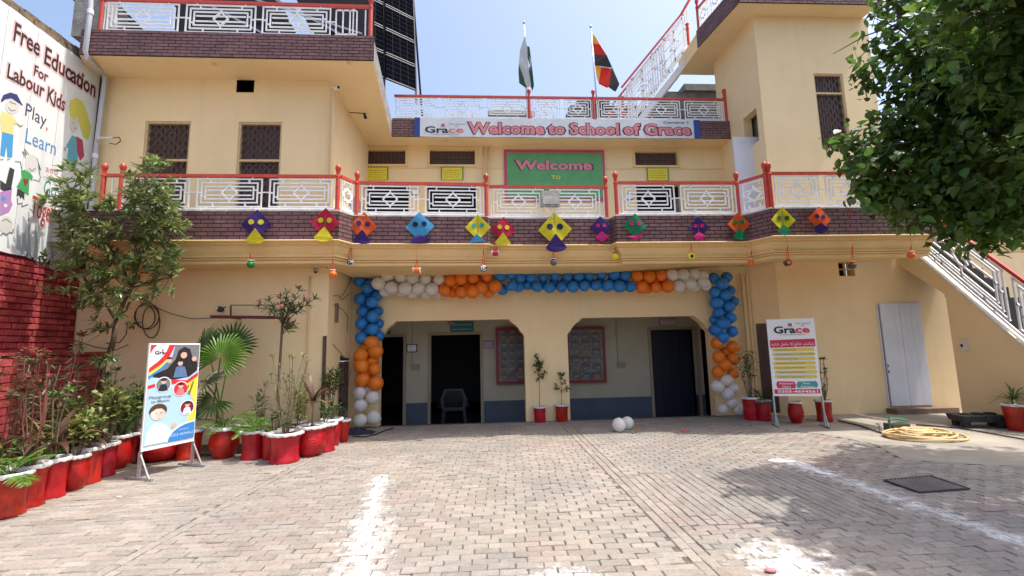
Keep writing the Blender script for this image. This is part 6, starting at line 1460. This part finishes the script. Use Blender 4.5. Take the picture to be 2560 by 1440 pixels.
def mpoly(nm, m_, pts, lift=.002): q = MB(); q.prism([[mp(x, y) for x, y in pts]], mf(lift), .0015); q.build(nm, m_, T)
def mcirc(nm, m_, cx, cy, r, ry=None, lift=.002, n=18): mpoly(nm, m_, [(cx+r*math.cos(2*math.pi*i/n), cy+(ry or r)*math.sin(2*math.pi*i/n)) for i in range(n)], lift)
def mline(nm, m_, pts, w_=.008, lift=.005):
    q = MB(); P_ = [mp(x, y) for x, y in pts]
    for a_, b_ in zip(P_, P_[1:]): q.bar((XM+lift, *a_), (XM+lift, *b_), w_, .002, up=(1, 0, 0))
    q.build(nm, m_, T)
MC = {k: flat('mural_'+k, v, .7) for k, v in {'navy': (.03, .04, .16), 'lemon': (.68, .60, .25), 'sky': (.06, .30, .58), 'leafgreen': (.05, .33, .10), 'heart': (.28, .03, .03), 'charcoal': (.035, .04, .04), 'mauve': (.42, .22, .48), 'hair': (.62, .58, .10), 'jeans': (.06, .20, .36), 'cardigan': (.45, .06, .10), 'dress': (.12, .38, .48), 'skin': (.62, .60, .56), 'line': (.16, .17, .18), 'drip': (.36, .42, .46)}.items()}
# boy with a cap
mcirc('painted_head', MC['skin'], 31, 264, 19, 21); mpoly('painted_cap', MC['navy'], [(2, 250), (8, 237), (25, 231), (42, 236), (50, 252), (57, 264), (46, 258), (28, 246), (12, 248), (3, 256)], .0035)
mline('painted_face', MC['line'], [(20, 268), (27, 277), (38, 275)]); mline('painted_face', MC['line'], [(22, 255), (28, 254), (30, 259), (36, 258), (40, 262)])
mpoly('painted_shirt', MC['lemon'], [(4, 277), (14, 281), (32, 290), (43, 306), (39, 313), (34, 306), (33, 337), (2, 330), (0, 290)]); mline('painted_arm', MC['line'], [(41, 308), (50, 316), (56, 313)], .01)
mpoly('painted_trousers', MC['sky'], [(5, 330), (33, 337), (30, 393), (18, 393), (16, 362), (11, 392), (0, 388)]); mline('painted_feet', MC['line'], [(0, 398), (8, 399)]); mline('painted_feet', MC['line'], [(17, 399), (25, 396)])
# girl in green
mcirc('painted_head', MC['skin'], 79, 408, 17, 22); mline('painted_hair', MC['line'], [(64, 395), (55, 378), (66, 388), (60, 372), (72, 386)], .008); mline('painted_hair', MC['line'], [(92, 395), (101, 425), (95, 410), (99, 438)], .008); mline('painted_face', MC['line'], [(72, 420), (79, 427), (88, 420)])
mpoly('painted_dress', MC['leafgreen'], [(52, 428), (61, 424), (76, 433), (82, 441), (79, 452), (73, 447), (71, 489), (41, 467), (55, 443)]); mpoly('painted_heart', MC['heart'], [(63, 466), (57, 452), (59, 445), (64, 449), (69, 446), (69, 456)], .004)
mpoly('painted_legs', MC['charcoal'], [(43, 471), (61, 482), (60, 500), (54, 492), (51, 497), (47, 487), (41, 492)]); mline('painted_arm', MC['line'], [(55, 428), (50, 404), (37, 403)]); mline('painted_arm', MC['line'], [(82, 448), (98, 453), (101, 440)]); mline('painted_legs_line', MC['line'], [(42, 494), (44, 510), (55, 507), (54, 516), (70, 510)])
# child turned upside down at the left, purple skirt
mpoly('painted_trousers', MC['charcoal'], [(0, 450), (14, 460), (24, 418), (36, 424), (27, 474), (10, 478), (0, 472)]); mpoly('painted_skirt', MC['mauve'], [(0, 480), (30, 469), (27, 500), (31, 512), (22, 530), (0, 540)]); mcirc('painted_star', MWHT, 13, 514, 5, lift=.004, n=5); mcirc('painted_star', MC['sky'], 8, 496, 6, lift=.004, n=8)
mcirc('painted_head', MC['skin'], 14, 562, 17, 22); mline('painted_face', MC['line'], [(4, 553), (14, 547), (26, 556)]); mline('painted_hair', MC['line'], [(0, 588), (8, 582), (16, 588), (24, 580), (30, 583), (33, 572)], .012)
# girl with long fair hair
mpoly('painted_hair', MC['hair'], [(175, 250), (190, 245), (206, 253), (216, 278), (222, 300), (228, 320), (220, 350), (208, 344), (200, 318), (192, 290), (185, 300), (175, 290), (173, 268)]); mcirc('painted_head', MC['skin'], 184, 310, 11, 24, .0015); mline('painted_face', MC['line'], [(181, 305), (183, 309)]); mline('painted_face', MC['line'], [(186, 322), (190, 320)])
mpoly('painted_cardigan', MC['cardigan'], [(190, 340), (206, 350), (210, 390), (200, 402), (192, 380)], .003); mpoly('painted_dress', MC['dress'], [(180, 338), (192, 344), (197, 370), (192, 412), (166, 408), (170, 372), (166, 362)]); mpoly('painted_skirt', MC['jeans'], [(165, 404), (190, 410), (188, 427), (170, 424)]); mline('painted_arm', MC['line'], [(168, 365), (160, 372), (165, 378)], .01)
# rain marks at the foot
for (x, y0, y1, wd_) in ((46, 560, 628, 7), (60, 540, 640, 9), (72, 528, 648, 6), (90, 560, 655, 7), (106, 590, 664, 6), (130, 610, 676, 8), (20, 590, 622, 5)):
    mpoly('rain_stain', MC['drip'], [(x-wd_*.3, y0), (x+wd_*.2, y0+4), (x+wd_*.5, (y0+y1)/2), (x+wd_, y1), (x-wd_, y1-6), (x-wd_*.5, (y0+y1)/2+9)], .0012)
q = MB(); q.box(XB+.001, XB+.075, 7.945, 7.998, 2.95, 6.5); q.build('dark_corner_strip', mat('dark_mottled_corner', (.06, .05, .042), .95, var=.5, vscale=7, bump=.6), W)  # dark mottled strip in the corner between board and school wall
T = thing('drain_pipe', 'grey plastic rain pipe running from the roof down the left corner of the school', 'pipe', tuple(onY(238, 390, 7.9)))
q = MB(); pts = [onY(229, -60, 7.28), onY(226, 30, 7.28), onY(213, 128, 7.28), onY(218, 145, 7.32), onY(258, 182, 7.85), onY(262, 200, 7.88), onY(238, 390, 7.88), onY(222, 610, 7.88)]; q.tube(pts, .036, 10); q.build('pipe', GPIPE, T, smooth=True, auto=50)
q = MB(); p = pts[1]; q.tube([p+Vector((0, 0, -.04)), p+Vector((0, 0, .04))], .045, 10); p = pts[6]; q.tube([p+Vector((0, 0, -.04)), p+Vector((0, 0, .04))], .045, 10); q.build('coupling', PLW, T, smooth=True, auto=40)
T = thing('bent_pipe', 'short white pipe arm with a dark wire loop on the left upper wall', 'pipe', tuple(onY(250, 345, 7.8)))
q = MB(); q.tube([onY(238, 360, 7.9), onY(247, 345, 7.82), onY(282, 345, 7.75)], .02, 8); q.build('arm', PLW, T, smooth=True, auto=40)
q = MB(); q.tube([onY(282, 345, 7.75), onY(298, 343, 7.8), onY(302, 352, 7.9), onY(290, 361, 7.92), onY(274, 358, 7.92)], .008, 5); q.build('wire', CABLE, T)

# ============================================================ THE TWO SIGNBOARDS
def board_stand(label, f0, f1, ztop, zbot, back):
    """flex print on a frame with two legs and slanted rear stays; returns fn in board units 0..W, 0..H"""
    a = Vector((f1[0]-f0[0], f1[1]-f0[1], 0)); Wd = a.length; a.normalize(); n_ = a.cross(Vector((0, 0, 1))); o = Vector((*f0, 0))
    T = thing('signboard', label, 'signboard', tuple(o), 'standing print boards on steel legs')
    Ht = ztop-zbot; fn = lambda u, v, d: o+a*u+Vector((0, 0, zbot+v))+n_*(.016+d)
    q = MB(); q.obox(o+Vector((0, 0, zbot))-n_*.012, a*Wd, Vector((0, 0, Ht)), n_*.024); q.build('board', PWHT, T)
    for e_ in (0, Wd): q = MB(); q.bar(o+a*e_, o+a*e_+Vector((0, 0, zbot)), .028); q.build('leg', STEEL, T)
    for e_ in (0, Wd):
        q = MB(); p = o+a*e_; q.bar(p-n_*back+Vector((0, 0, .014)), p+n_*back+Vector((0, 0, .014)), .026); q.build('foot', STEEL, T)
        q = MB(); q.bar(p+Vector((0, 0, .30)), p+n_*back*.75+Vector((0, 0, .02)), .018); q.build('stay', STEEL, T)
    return T, fn, Wd, Ht
f0, f1 = onZ(345, 1200), onZ(479, 1165)
zt1 = (onY(362, 860, f0.y).z+onY(490, 857, f1.y).z)/2; zb1 = (onY(342, 1124, f0.y).z+onY(472, 1108, f1.y).z)/2
T, fn, Wd, Ht = board_stand('tall colourful poster on steel legs with photos of children reading Playgroup to Matric', (f0.x, f0.y), (f1.x, f1.y), zt1, zb1, .24)
def bp(nm, m_, pts, lift=.001): q = MB(); q.prism([[(u*Wd, v*Ht) for u, v in pts]], lambda u, v, d: fn(u, v, d+lift), .0006); q.build(nm, m_, T)
def arc(cx, cy, rx, ry, a0, a1, n=10): return [(cx+rx*math.cos(R(a0+(a1-a0)*i/n)), cy+ry*math.sin(R(a0+(a1-a0)*i/n))) for i in range(n+1)]
def disc(nm, m_, cx, cy, rx, lift, ry=None): bp(nm, m_, arc(cx, cy, rx, ry or rx*Wd/Ht, 0, 342, 19), lift)
bp('print_sheet', PSKY, [(.02, .04), (.98, .04), (.98, .985), (.02, .985)])
bp('print_area', PWHT, [(.02, .73), (.1, .76), (.25, .82), (.38, .9), (.45, .985), (.02, .985)], .0018)
bp('print_stripe', PRED, [(.02, .985), (.02, .90), (.07, .95), (.14, .985)], .0026); bp('print_stripe', PRED, [(.36, .985), (.30, .90), (.18, .83), (.02, .765), (.02, .72), (.22, .79), (.38, .87), (.48, .985)], .0026)
bp('print_stripe', PYEL, [(.02, .72), (.22, .79), (.36, .86), (.38, .84), (.22, .76), (.02, .69)], .0028); bp('print_stripe', PBLU, [(.02, .69), (.22, .76), (.38, .84), (.40, .81), (.2, .72), (.02, .66)], .003)
bp('print_photo', mat('print_photo_backdrop', (.45, .47, .48), .4, var=.6, vscale=30, col2=(.2, .2, .24)), [(.48, .985), (.98, .985), (.98, .76), (.8, .68), (.5, .64), (.05, .68), (.2, .72), (.38, .81), (.44, .88)], .0022)
bp('print_photo', flat('print_photo_dark', (.03, .025, .03), .4, var=.5, vscale=25), [(.50, .84), (.55, .93), (.66, .965), (.78, .94), (.84, .86), (.95, .80), (.96, .72), (.8, .66), (.5, .64), (.1, .68), (.1, .70), (.35, .75)], .0032)
disc('print_face', SKIN, .66, .88, .065, .004); disc('print_face', SKIN, .38, .83, .05, .004); disc('print_face', SKIN, .88, .84, .05, .004); disc('print_face', SKIN, .60, .80, .05, .0045)
bp('print_hair', HAIR, arc(.66, .90, .10, .045, 0, 180)+[(.56, .86), (.60, .91), (.72, .91), (.76, .86)], .0047); bp('print_hair', HAIR, arc(.60, .815, .055, .02, 0, 180), .005); bp('print_hair', HAIR, arc(.38, .845, .055, .02, 0, 180), .005)
bp('print_clothes', flat('print_denim', (.12, .2, .38), .5, var=.4, vscale=40), [(.48, .66), (.52, .76), (.60, .775), (.70, .76), (.76, .66)], .0042)
bp('print_stripe', PRED, [(.98, .70), (.98, .66), (.75, .585), (.45, .60), (.3, .60), (.02, .57), (.02, .60), (.3, .635), (.5, .64), (.75, .625)], .0036)
bp('print_area', PYEL, [(.98, .66), (.98, .23), (.80, .20), (.88, .30), (.92, .42), (.8, .52), (.75, .585)], .0034)
bp('print_area', PBLU, arc(.98, .04, .52, .16, 180, 92)+[(.98, .20), (.98, .04)], .0036); bp('print_stripe', PWHT, arc(.98, .04, .55, .175, 180, 90)+arc(.98, .04, .52, .16, 90, 180), .004)
for cx, cy, m_ in ((.30, .60, PGRY), (.64, .545, PRED), (.80, .35, flat('print_maroon', (.2, .02, .04), .5))):
    disc('photo_ring', PWHT, cx, cy, .15, .0045); disc('photo_disc', m_, cx, cy, .135, .005); disc('print_face', SKIN, cx, cy+.03, .05, .0056); bp('print_clothes', PWHT if cx > .7 else LETT if cx < .4 else PNK, [(cx-.09, cy-.06), (cx-.06, cy-.005), (cx, cy+.01), (cx+.06, cy-.005), (cx+.09, cy-.06)], .0054); bp('print_hair', HAIR, arc(cx, cy+.035, .06, .028, 0, 180), .006)
disc('print_face', flat('print_child_skin', (.78, .60, .52), .5, var=.25, vscale=9), .24, .335, .135, .005); bp('print_hair', flat('print_brown_hair', (.10, .045, .03), .5), arc(.24, .355, .165, .066, -25, 205, 14)+[(.12, .35), (.2, .375), (.3, .375), (.36, .35)], .0056); disc('print_eye', HAIR, .215, .332, .011, .006); disc('print_eye', HAIR, .295, .332, .011, .006); disc('print_nose', flat('print_child_shade', (.62, .38, .30), .5), .262, .312, .012, .006); bp('print_mouth', PNK, [(.235, .285), (.255, .28), (.28, .285), (.255, .29)], .006)
bp('print_clothes', PWHT, [(.04, .05), (.08, .17), (.16, .235), (.30, .24), (.42, .20), (.50, .14), (.44, .05)], .0045); disc('print_face', SKIN, .56, .19, .05, .0052)
grace(lambda u, v, d: fn(u, v, d), Wd*.10, Wd*.40, Ht*.895, Ht*.032, T, .0052)
text('Playgroup', fn, Wd*.06, Wd*.47, Ht*.475, Ht*.024, PGRY, T, off=.02, lift=.006); text('to Matric', fn, Wd*.10, Wd*.44, Ht*.435, Ht*.024, PGRY, T, off=.02, lift=.006)
fr_ = lambda u, v, d: fn(Wd*.80+u*.28-v*.95, Ht*.50+u*.93+v*.28, d); text('Free', fr_, 0, .10, .02, .035, LETT, T, off=.02, lift=.006); text('Education', fr_, -.02, .16, -.03, .035, LETT, T, off=.02, lift=.006)
text('Contact', fn, Wd*.66, Wd*.86, Ht*.135, Ht*.018, PSKY, T, off=.01, lift=.006); text('0303-4694561', fn, Wd*.50, Wd*.95, Ht*.085, Ht*.026, PSKY, T, off=.01, lift=.006)

g0, g1 = onZ(1940, 1066), onZ(2063, 1068)
zt2 = (onY(1905, 800, g0.y).z+onY(2027, 795, g1.y).z)/2; zb2 = (onY(1932, 992, g0.y).z+onY(2053, 988, g1.y).z)/2
T, fn, Wd, Ht = board_stand('white signboard on steel legs with red Urdu band and yellow bars, right of the arches', (g0.x, g0.y), (g1.x, g1.y), zt2, zb2, .20)
grace(fn, Wd*.14, Wd*.88, Ht*.815, Ht*.088, T, .003)
bp('red_band', flat('band_crimson', (.58, .03, .08), .5), [(.03, .625), (.97, .635), (.97, .735), (.03, .725)])
ur = '\uFEB7\uFE8E\uFEE7\uFEAA\uFE8D\uFEAD \uFEE7\uFE98\uFE8E\uFE8B\uFE9E \uFB90\uFE8E \uFEA3\uFE8E\uFEE3\uFEDE \uFE8D\uFEA9\uFE8D\uFEAD\uFBA6'
text(ur[::-1], fn, Wd*.06, Wd*.94, Ht*.655, Ht*.034, PWHT, T, off=.004, lift=.004)
LST = ['Qualified Staff', 'Free Education for Labour Kids', 'Free Pick & Drop', 'Beautiful Environment', 'Curricular Activities', 'Great Security System', 'Computer Class Rooms']
for i, s_ in enumerate(LST):
    v = .575-i*.058; rr_ = random.Random(i); e = [rr_.uniform(-.012, .012) for _ in range(6)]
    bp('yellow_bar', flat('bar_yellow', (.74, .56, .08), .5), [(.09+e[0], v), (.93+e[1], v+.003), (.95+e[2], v+.02), (.92+e[3], v+.043), (.08+e[4], v+.04), (.06+e[5], v+.02)])
    text(s_, fn, Wd*.13, Wd*min(.92, .14+len(s_)*.0275), Ht*(v+.011), Ht*.02, PGRY, T, off=.01, lift=.004)
bp('red_brush_mark', PREDD, [(.10, .10), (.47, .10), (.49, .14), (.46, .185), (.11, .19), (.08, .15)]); bp('teal_brush_mark', PTEAL, [(.52, .105), (.92, .11), (.94, .15), (.91, .19), (.53, .185), (.50, .14)])
for s_, a_, b_, v in (('Admission', .14, .43, .15), ('Open', .2, .37, .11), ('Free', .64, .77, .15), ('Admission', .58, .86, .11)): text(s_, fn, Wd*a_, Wd*b_, Ht*v, Ht*.024, PWHT, T, off=.01, lift=.004)
bp('red_band', PREDD, [(.03, .03), (.97, .035), (.97, .09), (.03, .085)]); text('0303-4694561', fn, Wd*.10, Wd*.92, Ht*.043, Ht*.033, PWHT, T, off=.02, lift=.004)

# ============================================================ THINGS ON AND BY THE LEFT GROUND WALL
T = thing('wall_bracket', 'rusty maroon steel bracket frame fixed high on the left ground floor wall', 'bracket', tuple(onY(630, 792, 7.95)))
q = MB(); q.bar(onY(528, 792, 7.70), onY(686, 794, 7.70), .06, .05); q.build('bracket_bar', RUST, T); q = MB()
for x in (577, 686): q.bar(onY(x, 764, 7.74), onY(x, 790, 7.74), .02); q.bar(onY(x, 794, 7.70), (onY(x, 794, 7.70).x, 7.99, onY(x, 794, 7.7).z), .03)
q.bar(onY(577, 763, 7.74), onY(686, 763, 7.74), .014); q.build('bracket_rail', RUST, T)
T = thing('wall_lamp', 'small broken black lamp on the wall left of the rusty bracket', 'lamp', tuple(onY(552, 773, 7.9))); c = onY(552, 773, 7.86); q = MB(); q.lathe([(.02, -.05), (.06, -.03), (.04, .02), (.01, .05)], c, 9, cap1=True); q.tube([c, c+Vector((-.07, .05, .05))], .012, 5); q.tube([c, c+Vector((.07, .02, .04))], .01, 5); q.build('lamp_body', LETT, T)
T = thing('cable_coil', 'loops of dark cable hanging on the cream wall above the poster stand', 'cable', tuple(onY(375, 800, 7.95))); q = MB(); rnd = random.Random(2)
for (cx, cy, rx, ry) in ((378, 805, 22, 40), (368, 790, 30, 33), (362, 792, 26, 30)): q.tube([onY(cx+rx*math.cos(t*.45), cy+ry*math.sin(t*.45), 7.95) for t in range(15)], .009, 5)
q.tube([onY(x, y, 7.96) for x, y in ((350, 757), (380, 765), (430, 785), (480, 797), (530, 795))], .006, 5); q.tube([onY(x, y, 7.9) for x, y in ((265, 858), (300, 856), (316, 835), (318, 805))], .009, 5); q.tube([onY(x, y, 7.9) for x, y in ((185, 850), (240, 868), (290, 875), (320, 862))], .008, 5)
q.build('cable', CABLE, T, smooth=True)
T = thing('wall_wires', 'tangle of thin brown wires on the side wall between left pier and balloon pillar', 'wires', tuple(onX(850, 800, WL))); q = MB()
for pts in (((832, 740), (845, 738), (856, 750), (872, 735)), ((835, 762), (855, 772), (870, 790), (868, 830)), ((832, 860), (850, 880), (868, 900)), ((850, 745), (862, 730), (876, 700)), ((880, 912), (872, 950), (868, 990))): q.tube([onX(x, y, WL+.02) for x, y in pts], .006, 5)
q.box(WL, WL+.04, 8.35, 8.45, 2.0, 2.35); q.build('wire', flat('brown_wire', (.2, .13, .09), .6), T)
# shoe rack with shoes on top
c = onY(835, 1050, 8.75); RX = c.x; T = thing('shoe_rack', 'narrow white and dark shoe rack beside the left balloon pillar', 'rack', (RX, 8.75, 0)); zr = onY(835, 902, 8.75).z
for i, z_ in enumerate((.15, .5, .85, zr-.02)):
    q = MB(); q.box(RX-.27, RX+.2, 8.6, 8.9, z_, z_+.02); q.build('shelf', PLW if i == 3 else IRON, T)
q = MB(); q.box(RX-.27, RX+.0, 8.585, 8.598, zr-.2, zr-.02); q.build('white_panel', PLW, T)
for x in (-.27, .18): q = MB(); q.box(RX+x, RX+x+.02, 8.6, 8.9, 0, zr-.02); q.build('side', IRON, T)
def shoe(label, x, y, z, rot, m_):
    T = thing('shoe', label, 'shoe', (x, y, z), 'dark shoes on and in the rack'); q = MB(); q.sphere((x, y, z+.035), .05, 10, 7, (1.0, .9, .7)); q.sphere((x+.09*math.cos(rot), y+.09*math.sin(rot), z+.025), .045, 10, 7, (1.2, .9, .55)); q.lathe([(.04, 0), (.045, .03), (.035, .055)], (x-.03*math.cos(rot), y-.03*math.sin(rot), z+.04), 10); q.build('upper', m_, T, smooth=True)
    q = MB(); q.box(x-.06, x+.13*math.cos(rot)+.02, y-.045, y+.045, z, z+.012); q.build('sole', IRON, T)
for i, (x, lab) in enumerate(((-.2, 'black shoe at the left end of the rack top'), (-.05, 'black shoe in the middle of the rack top'), (.1, 'dark shoe at the right end of the rack top'))): shoe(lab, RX+x, 8.72+.03*i, zr, .3*i, LETT)
shoe('black shoe on the lowest shelf of the rack', RX-.1, 8.75, .17, .2, LETT)
shoe('dark sandal like shoe on the second shelf of the rack', RX+.02, 8.72, .52, .5, IRON)
T = thing('dark_cloth', 'crumpled dark blue cloth heap on the ground at the foot of the left balloon pillar', 'cloth', tuple(onZ(890, 1082))); c = onZ(892, 1084); q = MB(); rnd = random.Random(3); n_ = 14; idx = {}
for i in range(n_):
    for j in range(8): idx[i, j] = len(q.v); u, v = i/(n_-1)-.5, j/7-.5; hh = max(0, 1-(u*2)**2)*max(0, 1-(v*2)**2); q.v.append(Vector((c.x+u*.62, c.y+v*.32, .004+hh*(.05+rnd.uniform(0, .07)))))
for i in range(n_-1):
    for j in range(7): q.f.append((idx[i, j], idx[i+1, j], idx[i+1, j+1], idx[i, j+1])); q.m.append(0)
q.build('folds', flat('dark_blue_cloth', (.015, .02, .045), .8), T, fixn=False)
T = thing('ground_cable', 'black cable curving over the shaded paving before the left arch', 'cable', tuple(onZ(930, 1085))); q = MB(); q.tube([onZ(x, y, .015) for x, y in ((880, 1090), (910, 1092), (940, 1086), (962, 1076), (985, 1070))], .010, 6); q.build('cable', LETT, T, smooth=True)
T = thing('plastic_sheet', 'crumpled white plastic sheet behind the balcony railing over the orange kite', 'sheet', tuple(onY(890, 510, 7.85))); q = MB(); q.prism([[(onY(x, y, 7.86).x, onY(x, y, 7.86).z) for x, y in ((872, 494), (893, 492), (912, 520), (908, 532), (870, 530))]], lambda u, v, d: (u, 7.86+.03*math.sin(u*30+v*20)+d, v), .004); q.build('sheet', flat('milky_plastic', (.62, .64, .68), .4, transl=.3), T)
for lab, x, y, Y in (('small white notice with blue mark on the terrace wall between the two left openings', 1038, 479, 10.68), ('small pale notice on the terrace wall left of the opening by the white door', 1574, 491, 10.68)):
    a_ = onY(x, y, Y); T = thing('small_notice', lab, 'notice', tuple(a_)); q = MB(); q.box(a_.x-.09, a_.x+.09, Y, Y+.018, a_.z-.08, a_.z+.07); q.build('card_edge', flat('card_edge', (.15, .12, .2), .6), T); q = MB(); q.box(a_.x-.075, a_.x+.075, Y-.004, Y-.0001, a_.z-.065, a_.z+.055); q.build('card', PWHT, T)

# ============================================================ THINGS ON THE RIGHT
a_ = onX(2413, 863, SX); T = thing('switch_box', 'white electric switch box on the wall below the outside stair', 'switch box', tuple(a_)); q = MB(); q.box(SX-.035, SX-.002, a_.y-.06, a_.y+.06, a_.z-.11, a_.z+.11); q.build('cover', flat('switch_white', (.68, .60, .55), .4), T); q = MB(); q.box(SX-.05, SX-.0355, a_.y+.01, a_.y+.04, a_.z-.03, a_.z+.02); q.build('switch', LETT, T)
T = thing('garden_hose', 'heap of pale yellow garden hose coiled on the concrete in front of the white door', 'hose', tuple(onZ(2310, 1095))); c = onZ(2308, 1094); rnd = random.Random(12); pts = []
for t in range(190):
    a = t*.25; lap = a/6.283; rx, ry = .50+.10*math.sin(lap*2.3)-.03*lap, .34+.07*math.cos(lap*1.7)-.02*lap; pts.append(c+Vector((rx*math.cos(a)+.05*math.sin(lap*3), ry*math.sin(a)+.04*math.cos(lap*4), .018+.012*lap+.010*math.sin(a*3+lap))))
for t in range(70): a = t*.27; pts.append(c+Vector((-.12+(.22-.001*t)*math.cos(a)+.10*math.sin(a*.2), (.13)*math.sin(a)+.05*math.sin(a*.31), .12-.0003*t)))
q = MB(); q.tube(pts, .0165, 8); q.build('hose_coil', mat('pale_yellow_hose', (.66, .47, .22), .45, var=.1), T, smooth=True, fixn=False)
T = thing('water_pipe_tap', 'old green pump handle and tap with a grey block behind the hose', 'pump', tuple(onZ(2240, 1075))); GP = flat('green_paint', (.05, .2, .12), .5, var=.4, vscale=30)
c = onZ(2240, 1078); q = MB(); q.box(c.x-.10, c.x+.20, c.y-.06, c.y+.12, 0, .12); q.build('block', mat('mossy_block', (.10, .11, .08), .9, var=.5, vscale=20, bump=.5), T)
q = MB(); k = onY(2212, 1048, c.y); q.tube([(k.x, c.y-.08, .0), (k.x, c.y-.08, k.z), onY(2232, 1046, c.y), onY(2268, 1052, c.y)], .016, 8); q.tube([onY(2222, 1044, c.y), onY(2262, 1047, c.y+.05)], .012, 6); q.build('green_handle', GP, T, smooth=True, auto=40)
q = MB(); k = onZ(2200, 1078); q.tube([(k.x, k.y, 0), (k.x, k.y, .10), (k.x-.05, k.y, .12)], .014, 8); q.tube([(k.x-.03, k.y, .13), (k.x+.03, k.y, .13)], .008, 6); q.build('tap', STEEL, T, smooth=True, auto=40)
T = thing('ground_pipe', 'dark iron pipe lying from the wall to the tap', 'pipe', tuple(onZ(2150, 1062))); q = MB(); q.tube([onZ(2095, 1052, .03), onZ(2150, 1064, .025), onZ(2204, 1082, .02)], .014, 6); q.build('pipe', IRON, T, smooth=True)
T = thing('ground_pipe', 'thin dark pipe line running right along the concrete behind the hose', 'pipe', tuple(onZ(2450, 1080))); q = MB(); q.tube([onZ(2290, 1062, .02), onZ(2400, 1070, .02), onZ(2560, 1098, .02), onZ(2700, 1120, .02)], .012, 6); q.build('pipe', IRON, T, smooth=True)
# low dark stove-like platform
IRB = mat('sooty_cast_block', (.045, .045, .048), .8, var=.5, vscale=15, bump=.5)
b0_, b1_ = onY(2372, 1040, 7.45), onY(2502, 1040, 7.2); T = thing('stove_stand', 'low dark iron stove stand on stub legs at the foot of the stair wall', 'stove', ((b0_.x+b1_.x)/2, 7.4, 0)); rnd = random.Random(6)
q = MB(); q.hexa([(b0_.x+.02, 7.22, .10), (b1_.x, 7.10, .10), (b1_.x+.1, 7.42, .10), (b0_.x+.12, 7.58, .10), (b0_.x, 7.2, .20), (b1_.x+.02, 7.08, .20), (b1_.x+.12, 7.44, .20), (b0_.x+.10, 7.6, .20)]); q.build('top_slab', IRB, T)
for x, y in ((b0_.x+.1, 7.28), (b1_.x-.06, 7.16), (b0_.x+.2, 7.52), (b1_.x+.04, 7.38)): q = MB(); q.box(x-.05, x+.05, y-.04, y+.04, 0, .0995); q.build('leg', IRB, T)
for i in range(3): q = MB(); cx = b0_.x+.2+i*.22; q.lathe([(.08, .2005), (.085, .22), (.06, .225), (.03, .215)], (cx, 7.36, 0), 12, cap0=False); q.build('burner_ring', IRB, T)
# drain grate
P4 = [onZ(2211, 1203), onZ(2327, 1192), onZ(2423, 1224), onZ(2297, 1233)]
T = thing('drain_grate', 'black iron drain grate with parallel bars in the shade of the tree', 'grate', tuple(P4[0])); up3 = Vector((0, 0, .006))
q = MB(); q.add([p+Vector((0, 0, .0045)) for p in P4]+[p+Vector((0, 0, .003)) for p in P4], [(0, 1, 2, 3), (7, 6, 5, 4), (0, 4, 5, 1), (1, 5, 6, 2), (2, 6, 7, 3), (3, 7, 4, 0)]); q.build('pit_shade_sheet', flat('pit_shade_black', (.006, .006, .006), .9), T)  # flat black sheet on the paving; the dark below the bars is painted
for i in range(4): q = MB(); q.bar(P4[i]+up3*1.6, P4[(i+1) % 4]+up3*1.6, .022, .012); q.build('frame_bar', IRON, T)
ns = 13
for i in range(1, ns): t_ = i/ns; q = MB(); q.bar(P4[0].lerp(P4[1], t_)+up3*1.5, P4[3].lerp(P4[2], t_)+up3*1.5, .013, .012); q.build('grate_bar', mat('grate_iron', (.34, .31, .28), .6, var=.3), T)
# petals and scraps
for lab, x, y, m_, s_ in (('small orange scrap on the paving right of the loose balloons', 1597, 1078, PORA, .03), ('pink petal lying on the sunny paving at the bottom right', 1927, 1430, PNK, .035), ('white pebble on the paving in front of the poster stand', 297, 1245, PWHT, .02), ('thin red streamer scrap on the paving edge of the shade', 1712, 1080, PRED, .05)):
    c = onZ(x, y); T = thing('scrap', lab, 'litter', tuple(c)); q = MB(); q.sphere(c+Vector((0, 0, .012)), s_, 9, 5, (1.2, .7, .35)); q.build('piece', m_, T, smooth=True)
# wire across the sky top left
T = thing('overhead_wire', 'thin dark wires crossing the sky above the painted board', 'wire', (-7.5, 9, 8)); q = MB()
for a_, b_ in (((150, -12), (225, 8)), ((190, -14), (222, 4))): q.tube([onY(*a_, 9), onY(*b_, 7.6)], .008, 4)
q.build('wire', CABLE, T)
